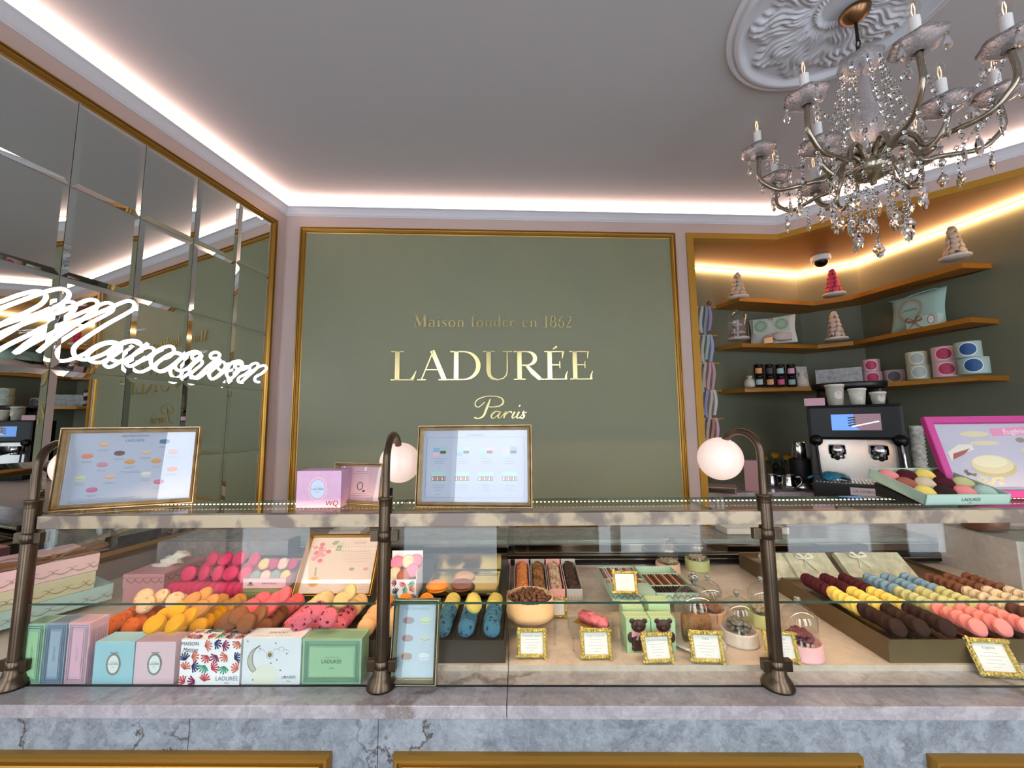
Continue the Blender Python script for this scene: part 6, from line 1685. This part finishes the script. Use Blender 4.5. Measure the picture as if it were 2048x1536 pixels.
m = MB(); m.box(-.10, .10, -.03, .03, 0, .085, bev=.003); medallion(m, .06, .045, .022, frame_mat((0, -.0306, 0), (1, 0, 0), (0, 0, 1)), 1, 2, 3)
o = m.build('gift_box', [mat('pale aqua paper', '#b9d4cd', .5), M_wreath, white, inkd], None, M); tag(o, 'pale aqua gift box with a brown bow leaning on the turquoise bag', 'gift box')
m = MB()
for s_ in (-1, 1):
    m.tube(spline([(-.04, -.034, .055), (-.04 + s_ * .03, -.045, .085), (-.04 + s_ * .05, -.04, .06), (-.04, -.036, .05)], 5), .008, 6, flat=.3); m.tube(spline([(-.04, -.034, .055), (-.04 + s_ * .02, -.04, .02), (-.04 + s_ * .045, -.038, .0)], 5), .006, 6, flat=.3)
m.build('ribbon_bow', mat('brown satin', '#8d6848', .45), o)
# ---- bottom shelf
P = onz(1504, 774, zs3)
m = MB(); m.lathe([(0, 0), (.04, 0), (.046, .02), (.044, .05), (.03, .072), (.014, .080), (.02, .092), (.028, .098), (.012, .084), (0, .083)], 20, wob=lambda a, q: .05 * sin(5 * a) * q)
tag(m.build('cloth_pouch', mat('ivory cloth', '#cfc9bb', .8), None, T(P.x + .01, P.y + .04, zs3 + .0005)), 'small ivory drawstring pouch at the left of the jars', 'pouch')
jc = [('orange', '#d8935c'), ('black', '#3a3230'), ('pale blue', '#9fb9b6'), ('pink', '#cf9fb0'), ('pale blue', '#9fb9b6'), ('peach', '#d8a36a'), ('deep pink', '#c9527c'), ('blue', '#8fb4b4')]
jar0 = None
for k in range(8):
    up = k < 4; i = k % 4
    P = onz(1527 + i * 22, 772.5, zs3)
    M = facing(Vector((P.x, P.y + .05, zs3 + .0006 + (.0965 if up else 0))))
    t = thing('jam_jar', 'dark jar with %s label, %s of the %s row' % (jc[k][0], ['first', 'second', 'third', 'fourth'][i], 'upper' if up else 'lower'), 'jar', M, 'jars on the lowest shelf')
    m = MB(); m.lathe([(0, 0), (.034, 0), (.037, .005), (.037, .068), (.031, .076), (0, .076)], 24); m.build('jar_body', mat('dark jam', '#1d1012', .12), t)
    m = MB(); m.lathe([(.033, .074), (.0345, .076), (.0345, .092), (.032, .0955), (0, .0955)], 24); m.build('lid', M_black, t)
    m = MB()
    vs = [(.0376 * sin(radians(q)), -.0376 * cos(radians(q)), z) for q in range(-40, 41, 8) for z in (.016, .06)]
    m.add(vs, [(2 * q, 2 * q + 2, 2 * q + 3, 2 * q + 1) for q in range(10)]); m.build('label', mat('jar label ' + jc[k][0], jc[k][1], .5), t)
M_pat = mat('toile grey', '#b9bdbd', .6, noise=(30, '#989d9c', .4))
def patbox(px, py, w, h, label, rz, dx=0, dy=.06):
    P = onz(px, py, zs3); M = T(P.x + dx, P.y + dy, zs3 + .0006) @ RZ(rz) @ RX(-6)
    m = MB(); m.box(-w / 2, w / 2, 0, .05, 0, h, bev=.002); F = frame_mat((-w / 2, -.0006, 0), (1, 0, 0), (0, 0, 1)); rd = random.Random(int(px))
    for k in range(int(w * h / .0042)):
        x, y = rd.uniform(.02, w - .02), rd.uniform(.02, h - .02); ring(m, x, y, .012, .015, .0025, 1, F, .0003); m.text('L', .014, 2, F @ T(x, y, .0004))
    return tag(m.build('gift_box', [M_pat, mat('mauve print', '#8f6f7c', .5), inkd], None, M), label, 'gift box')
patbox(1622, 772, .20, .19, 'upright grey toile patterned box beside the jars', 4, 0, .14)
patbox(1686, 768, .31, .15, 'wide grey toile patterned box behind the coffee machine', -41, .10, .16)
P = onz(1612, 774, zs3); m = MB(); m.lathe([(0, 0), (.05, 0), (.055, .03), (.045, .07), (.02, .10), (.014, .11), (.03, .135), (.01, .115), (0, .113)], 20, wob=lambda a, q: .06 * sin(4 * a) * q); m.tube([(.016 * cos(k * .7), .016 * sin(k * .7), .11) for k in range(9)], .006, 6, closed=True)
tag(m.build('cloth_pouch', mat('ivory cloth', '#cfc9bb', .8), None, T(P.x - .0, P.y + .05, zs3 + .0005)), 'larger ivory pouch tied with brown cord before the toile box', 'pouch')
def tin(px, py, R, H, c1, c2, label, zoff=0, off=.0):
    P = onz(px, py, zs3); r = Vector((P.x, P.y, 0)).normalized(); q = Vector((P.x, P.y, 0)) + r * (R + off)
    M = facing(Vector((q.x, q.y, zs3 + .0006 + zoff)))
    t = thing('biscuit_tin', label, 'tin', M)
    m = MB(); m.lathe([(0, 0), (R * .98, 0), (R, .003), (R, H - .003), (R * .98, H), (0, H)], 36); m.build('tin_body', mat('tin ' + c1, c1, .35), t)
    m = MB(); rr_ = H * .38
    for rad, mi, e in ((rr_ * 1.12, 0, .0006), (rr_, 1, .0012)):
        vs = [((R + e) * sin(rad * cos(a) / R), -(R + e) * cos(rad * cos(a) / R), H / 2 + rad * sin(a)) for a in [2 * pi * k / 24 for k in range(24)]]
        mid_ = (0, -(R + e), H / 2)
        m.add(vs + [((R + e) * sin(rad * .5 * cos(a) / R), -(R + e) * cos(rad * .5 * cos(a) / R), H / 2 + rad * .5 * sin(a)) for a in [2 * pi * k / 24 for k in range(24)]] + [mid_],
              [(k, (k + 1) % 24, 24 + (k + 1) % 24, 24 + k) for k in range(24)] + [(24 + k, 24 + (k + 1) % 24, 48) for k in range(24)], mi)
    m.build('round_label', [white, mat('tin dot ' + c2, c2, .5)], t)
tin(1747, 768, .062, .105, '#e0b3b9', '#c23f68', 'lower pink tin with a raspberry disc beside the toile box'); tin(1746, 768, .056, .10, '#e0b3b9', '#c23f68', 'upper pink tin with a raspberry disc beside the toile box', .1056, .006)
tin(1790, 766, .066, .108, '#c6b8bb', '#76707a', 'single greyish pink tin with a dark grey disc')
tin(1840, 758, .066, .104, '#b9c2a8', '#a9b4ae', 'lower pale green tin with a silver disc'); tin(1838, 758, .060, .10, '#b9c2a8', '#a9b4ae', 'upper pale green tin with a silver disc', .1046, .006)
tin(1895, 753, .070, .108, '#ddb9c0', '#c23f68', 'lower large pink tin with a raspberry disc at an angle'); tin(1893, 753, .063, .105, '#ddb9c0', '#c23f68', 'upper large pink tin with a raspberry disc at an angle', .1086, .006)
tin(1949, 747, .074, .11, '#a9c6c2', '#1f4f86', 'lower pale blue tin with a navy disc'); tin(1942, 747, .063, .105, '#a9c6c2', '#1f4f86', 'upper pale blue tin with a navy disc', .1106, .008)
# ---- ribbons on rods by the alcove's left edge
rc_ = [('#c99aa0', '#a9b3b3', '#7f8f9c', '#8f86ac'), ('#cf9f9f', '#b2b3a4', '#9cb3b3', '#9aa2c6'), ('#a9b79b', '#b6ada6', '#c99aa8', '#b59aa0'), ('#93adb5', '#9c8fb3', '#bcb5ae', '#cbc6c2'), ('#c3b3bf', '#bda6a6', '#b5826f', '#c9a3b0')]
wdir = (NB[0] - jamb).normalized()
jz = [(615, 0), (672, 1), (727, 2), (782, 3), (838, 4)]
for py, k in jz:
    J = jamb + wdir * .30
    J = onpl(1408 + k * 3.5, py, (jamb.x + .0, jamb.y + .22), AB); zz_ = J.z
    x0 = Vector((jamb.x + .03, J.y, zz_)) if False else Vector((J.x - .06, J.y, zz_))
    t = thing('ribbon_rod', 'gold rod with hanging ribbons by the alcove edge, %s from the top' % ['first', 'second', 'third', 'fourth', 'fifth'][k], 'ribbon holder', T(x0.x, x0.y, zz_))
    m = MB(); m.tube([(-.03, 0, 0), (.145, 0, 0)], .006, 8); m.sph(.011, 10, 6, M=T(.15, 0, 0)); m.build('rod', M_goldlite, t)
    for i in range(4):
        w_ = .024; x = -.015 + i * .033; L = .20 + .02 * ((i + k) % 3) - (.04 if k == 4 else 0)
        m = MB(); pr = [(-.008, -L), (-.013, -.1), (-.013, -.01), (-.007, .009), (.007, .009), (.013, -.01), (.015, -.1), (.01, -L)]
        vs = []
        for j, (y, z) in enumerate(spline([(a, b, 0) for a, b in pr], 4) and [(v.x, v.y) for v in spline([(a, b, 0) for a, b in pr], 4)]):
            sk = .012 * sin(z * 18 + i); vs += [(x + sk, y, z), (x + w_ + sk, y + .003, z)]
        n_ = len(vs) // 2; m.add(vs, [(2 * j, 2 * j + 1, 2 * j + 3, 2 * j + 2) for j in range(n_ - 1)], 0, None, True)
        m.build('ribbon', mat('ribbon ' + rc_[k][i], rc_[k][i], .45), t)
# wooden knob
P = onpl(1419, 606, (jamb.x, jamb.y + .25), AB)
m = MB(); m.sph(.022, 14, 10); m.lathe([(.008, -.05), (.008, -.015), (.012, -.012)], 12); tag(m.build('finial', mat('walnut', '#8a5a32', .35), None, T(*P)), 'brown wooden finial above the ribbon rods', 'finial')
# ---- dome camera on the alcove ceiling
P = onz(1641, 512, ZNI)
t = thing('dome_camera', 'white dome security camera on the alcove ceiling', 'security camera', T(P.x, P.y, ZNI - .0005))
m = MB(); m.lathe([(0, 0), (.072, 0), (.076, -.01), (.072, -.045), (.062, -.05), (0, -.05)], 32); m.build('housing', mat('camera white', '#dcdcde', .35), t)
m = MB(); m.lathe([(.056, -.0505), (.052, -.068), (.036, -.088), (.018, -.098), (0, -.10)], 28); m.build('dome', M_black, t)
# ---- coffee machine
P = onz(1722, 1001, ZCN)
aM = -37
MC_ = T(P.x + .02, P.y + .02, ZCN + .0006) @ RZ(aM)
t = thing('coffee_machine', 'black and chrome espresso machine with a small screen on the alcove counter', 'coffee machine', MC_)
W, Dm, H = .51, .30, .64
m = MB(); m.box(-W / 2, W / 2, .12, Dm, 0, H, bev=.012); m.box(-W / 2, W / 2, -.0, .14, H - .24, H, bev=.02); m.box(-W / 2, W / 2, -.06, .14, 0, .11, bev=.008); m.box(-W / 2, -W / 2 + .05, 0, .14, .1, H - .2, bev=.01); m.box(W / 2 - .05, W / 2, 0, .14, .1, H - .2, bev=.01)
m.build('body', M_black, t)
m = MB(); m.box(-W / 2 + .05, W / 2 - .05, .105, .125, .11, H - .24); m.build('back_plate', mat('brushed_plate', '#8f8c8a', .22, metal=1.0), t)
m = MB(); F = frame_mat((-.12, -.0035, H - .175), (1, 0, 0), (0, 0, 1)); rect(m, 0, .26, 0, .11, 0, F); rect(m, .12, .26, 0, .11, 1, F, .0005); m.flat([(.0, .0), (.15, .0), (.12, .03), (.0, .03)], 0, F, .001)
for k in range(4): m.ribbon([(.09, .03 + k * .018), (.12, .04 + k * .016), (.13, .035 + k * .017)], .008, 2, F, .0012)
m.ribbon([(.11, .025), (.25, .06)], .008, 3, F, .0012)
m.build('screen', [mat('screen blue', '#6f9fe8', .3, emit='#5f93e8', es=.55), mat('screen rose', '#9c7f8a', .3, emit='#8f6a72', es=.25), mat('screen dark', '#2c2733', .4), mat('screen white', '#ffffff', .3, emit='#ffe9e0', es=.6)], t)
for gx in (-.10, .12):
    m = MB(); m.lathe([(0, .06), (.045, .06), (.048, .03), (.048, .0), (.036, -.005), (0, -.006)], 28, M=T(gx, .04, .30)); m.build('brew_group', M_chrome, t)
    m = MB(); m.tube([(gx, .0, .30), (gx, -.05, .297), (gx - .01, -.15, .285)], [.011, .013, .016], 12); m.build('portafilter_handle', M_black, t)
    m = MB(); m.lathe([(0, 0), (.038, 0), (.04, .022), (.034, .026), (0, .026)], 24, M=T(gx, .04, .268)); m.build('portafilter', M_chrome, t)
for gx in (-.215, .225):
    m = MB(); m.lathe([(0, -.02), (.035, -.018), (.04, 0), (.035, .018), (0, .02)], 24, M=T(gx, -.01, .395) @ RX(90)); m.build('steam_knob', M_black, t)
    m = MB(); m.tube(spline([(gx, -.02, .37), (gx + .004, -.04, .3), (gx + .008, -.045, .2), (gx + .016, -.05, .13)], 5), .008, 10); m.build('steam_wand', M_chrome if gx > 0 else M_blackm, t)
m = MB()
for k in range(26): m.box(-W / 2 + .02 + k * .0195, -W / 2 + .031 + k * .0195, -.05, .11, .1105, .114)
m.build('drip_grid', M_chrome, t)
m = MB(); F = frame_mat((-.055, -.0605, .036), (1, 0, 0), (0, 0, 1)); m.box(.0, .145, .0, .05, -.001, .002, M=F, bev=.0008); m.text('LA CIMBALI', .023, 1, F @ T(.0725, .025, .0032), shear=.15)
m.build('name_plate', [mat('plate grey', '#bdb4b6', .4), mat('plate red', '#8f1f2c', .4)], t)
m = MB(); m.lathe([(0, 0), (.19, 0), (.215, .012), (.22, .05), (.215, .054), (0, .054)], 40, M=T(.0, .21, H + .115) @ SC(1, .5, 1)); m.lathe([(.08, 0), (.07, .115), (0, .116)], 24, M=T(-.12, .2, H - .001)); m.lathe([(.08, 0), (.07, .115), (0, .116)], 24, M=T(.13, .2, H - .001)); m.build('bean_hopper', mat('smoky black', '#0c0d10', .3), t)
m = MB(); m.box(-.26, .02, -.16, -.0, .0, .018); 
def crumple(w, d, h, seed):
    mm = MB(); n = 14; vs = []; rd = random.Random(seed)
    for j in range(n + 1):
        for i in range(n + 1):
            x, y = i / n - .5, j / n - .5; vs.append((x * w + rd.uniform(-.004, .004), y * d + rd.uniform(-.004, .004), max(0.001, h * (.5 + .5 * sin(x * 9 + y * 4)) * (1 - 3 * x * x) + rd.uniform(0, .006))))
    mm.add(vs, [(j * (n + 1) + i, j * (n + 1) + i + 1, (j + 1) * (n + 1) + i + 1, (j + 1) * (n + 1) + i) for j in range(n) for i in range(n)], 0, None, False); return mm
tag(crumple(.24, .13, .05, 3).build('cleaning_cloth', mat('blue cloth', '#3f9fc4', .8), None, MC_ @ T(-.16, .02, .1165)), 'bright blue cleaning cloth lying on the drip grid of the coffee machine', 'cloth')
def cup(x, H_, R_, label, kind):
    M = MC_ @ T(x, .03, H + .0006); tt = thing('paper_cup', label, 'cup', M @ RZ(20))
    m = MB(); m.lathe([(0, 0), (R_ * .78, 0), (R_, H_), (0, H_)], 28); m.build('cup_body', mat('cup ' + kind, {'a': '#b5b9aa', 'b': '#c9c9bb', 'c': '#a9ada0'}[kind], .5, noise=(40, '#dcdcd0' if kind == 'b' else '#b5b9aa', .6)), tt)
    m = MB(); m.lathe([(R_ * 1.0, H_ - .003), (R_ * 1.07, H_), (R_ * 1.07, H_ + .009), (R_ * .95, H_ + .012), (0, H_ + .012)], 28); m.build('cup_lid', mat('cup lid', '#deded8', .4), tt)
    if kind != 'b':
        m = MB(); r2 = R_ * .5; vs = [((R_ * .97) * sin(r2 * cos(a) / R_), -(R_ * .97) * cos(r2 * cos(a) / R_), H_ * .52 + r2 * 1.15 * sin(a)) for a in [2 * pi * q / 20 for q in range(20)]]; m.add(vs, [tuple(range(20))]); m.build('round_label', mat('cup label', '#d9cbc2', .5), tt)
cup(-.085, .135, .054, 'tallest lidded paper cup on the coffee machine', 'a'); cup(.035, .10, .048, 'middle checked paper cup on the coffee machine', 'b'); cup(.14, .07, .042, 'smallest lidded paper cup on the coffee machine', 'c')
m = MB(); m.box(-.265, -.145, .0, .10, 0, .055, bev=.003); tag(m.build('gift_box', mat('soft pink', '#d6a5b4', .5), None, MC_ @ T(0, 0, H + .0006)), 'small pink box on top of the coffee machine', 'gift box')
# ---- stack of cups, grinder, jugs, roses, box
def at_c(px, py, back=0): 
    P = onz(px, py, ZCN); r = Vector((P.x, P.y, 0)).normalized(); return facing(Vector((P.x + r.x * back, P.y + r.y * back, ZCN + .0006)))
M = MC_ @ T(.33, .22, .0)
t = thing('cup_stack', 'tall stack of patterned paper cups right of the coffee machine', 'cup stack', M)
m = MB(); z = 0
for k in range(20): m.lathe([(.034, z), (.041, z + .022), (.0425, z + .023), (.0425, z + .0265), (.036, z + .0265)], 20); z += .0245
m.build('cups', mat('stacked cup', '#a9ada0', .5, noise=(40, '#d6d6ca', .6)), t)
M = at_c(1607, 986, .22)
t = thing('blender', 'black blender with a steel jug left of the coffee machine', 'blender', M)
m = MB(); m.lathe([(0, 0), (.085, 0), (.088, .02), (.075, .05), (.07, .055), (0, .055)], 32); m.build('foot', M_steel, t)
m = MB(); m.lathe([(.07, .055), (.078, .08), (.08, .23), (.078, .235), (0, .236)], 32); m.text('grind', .025, 0, frame_mat((0, -.0815, .2), (1, 0, 0), (0, 0, 1))) if False else None; m.build('motor_base', M_blackm, t)
m = MB(); m.lathe([(.055, .237), (.062, .25), (.056, .36), (.05, .372), (0, .373)], 28); m.build('jug', M_chrome, t)
for px, py, lb, s_ in ((1545, 978, 'left steel milk jug on the alcove counter', .9), (1580, 984, 'right steel milk jug with a bright reflection', 1.0)):
    t = thing('milk_jug', lb, 'jug', at_c(px, py, .12) @ SC(s_))
    m = MB(); m.lathe([(0, 0), (.048, 0), (.052, .004), (.050, .04), (.043, .09), (.045, .115), (.043, .115), (.041, .09), (.048, .04), (0, .006)], 28); m.build('jug_body', M_chrome, t)
    m = MB(); m.tube(spline([(.046, 0, .1), (.075, 0, .1), (.08, 0, .06), (.052, 0, .03)], 5), .005, 8); m.build('handle', M_chrome, t)
M = at_c(1560, 968, .16)
t = thing('vase_of_roses', 'yellow roses in a dark vase behind the steel jugs', 'vase', M)
m = MB(); m.lathe([(0, 0), (.04, 0), (.05, .05), (.045, .12), (.04, .12), (.045, .05), (0, .01)], 24); m.build('vase', M_blackm, t)
for k, (x, z) in enumerate(((-.11, .20), (-.02, .23), (.07, .215), (.03, .18), (-.06, .16))):
    m = MB(); m.tube(spline([(0, 0, .05), (x * .5, 0, .12), (x, -.01, z)], 5), .003, 6)
    for q in range(3): m.add([(x * .5 + .03 * cos(q * 2 + k), .03 * sin(q * 2 + k), .13 + q * .02), (x * .5, 0, .12 + q * .02), (x * .5 + .02 * cos(q * 2 + k + .8), .02 * sin(q * 2 + k + .8), .16 + q * .02)], [(0, 1, 2)])
    m.build('stem', mat('rose leaf', '#26331f', .6), t)
    if k < 3:
        m = MB()
        for q in range(4): m.lathe([(0, -.028 + q * .004), (.02 - q * .003, -.018 + q * .003), (.034 - q * .006, .004 + q * .003), (.03 - q * .006, .018 + q * .003)], 12, M=T(x, -.012, z) @ RX(20 + 8 * q) @ RZ(q * 25), wob=lambda a, u: .10 * cos(5 * a) * u)
        m.build('rose', mat('yellow petals', '#e0b030', .6), t)
m = MB(); m.box(-.05, .05, -.03, .05, 0, .235, bev=.002); tag(m.build('gift_box', mat('dusty pink box', '#b0868a', .5), None, at_c(1506, 984, .06)), 'tall dusty pink box on the alcove counter behind the right lamp', 'gift box')
m = MB(); m.box(-.12, .12, -.1, .1, .0, .006, bev=.002); m.box(-.12, .12, -.1, .1, .045, .051, bev=.002)
for x in (-.11, .11):
    for y in (-.09, .09): m.cyl(.005, .006, .045, 8, M=T(x, y, 0))
tag(m.build('tier_rack', mat('rack', '#a38c80', .5), None, at_c(1438, 990, .13)), 'low two level pinkish rack at the left of the alcove counter', 'rack')
# ---- small framed panels on the back counter side: folded paper notices on the rear worktop
for u_, v_, w_, lb in ((-.95, 2.02, .16, 'white tray of papers on the rear worktop at the left'), (1.0, 2.03, .30, 'low pale tray on the rear worktop at the right')):
    m = MB(); m.box(0, w_, 0, .12, 0, .003); m.box(0, w_, 0, .003, 0, .03); m.box(0, w_, .117, .12, 0, .03); m.box(0, .003, 0, .12, 0, .03); m.box(w_ - .003, w_, 0, .12, 0, .03)
    tag(m.build('paper_tray', PAP('tray white', '#d6d3d1'), None, CM(u_, v_, 1.0626)), lb, 'tray')

flush_macarons()
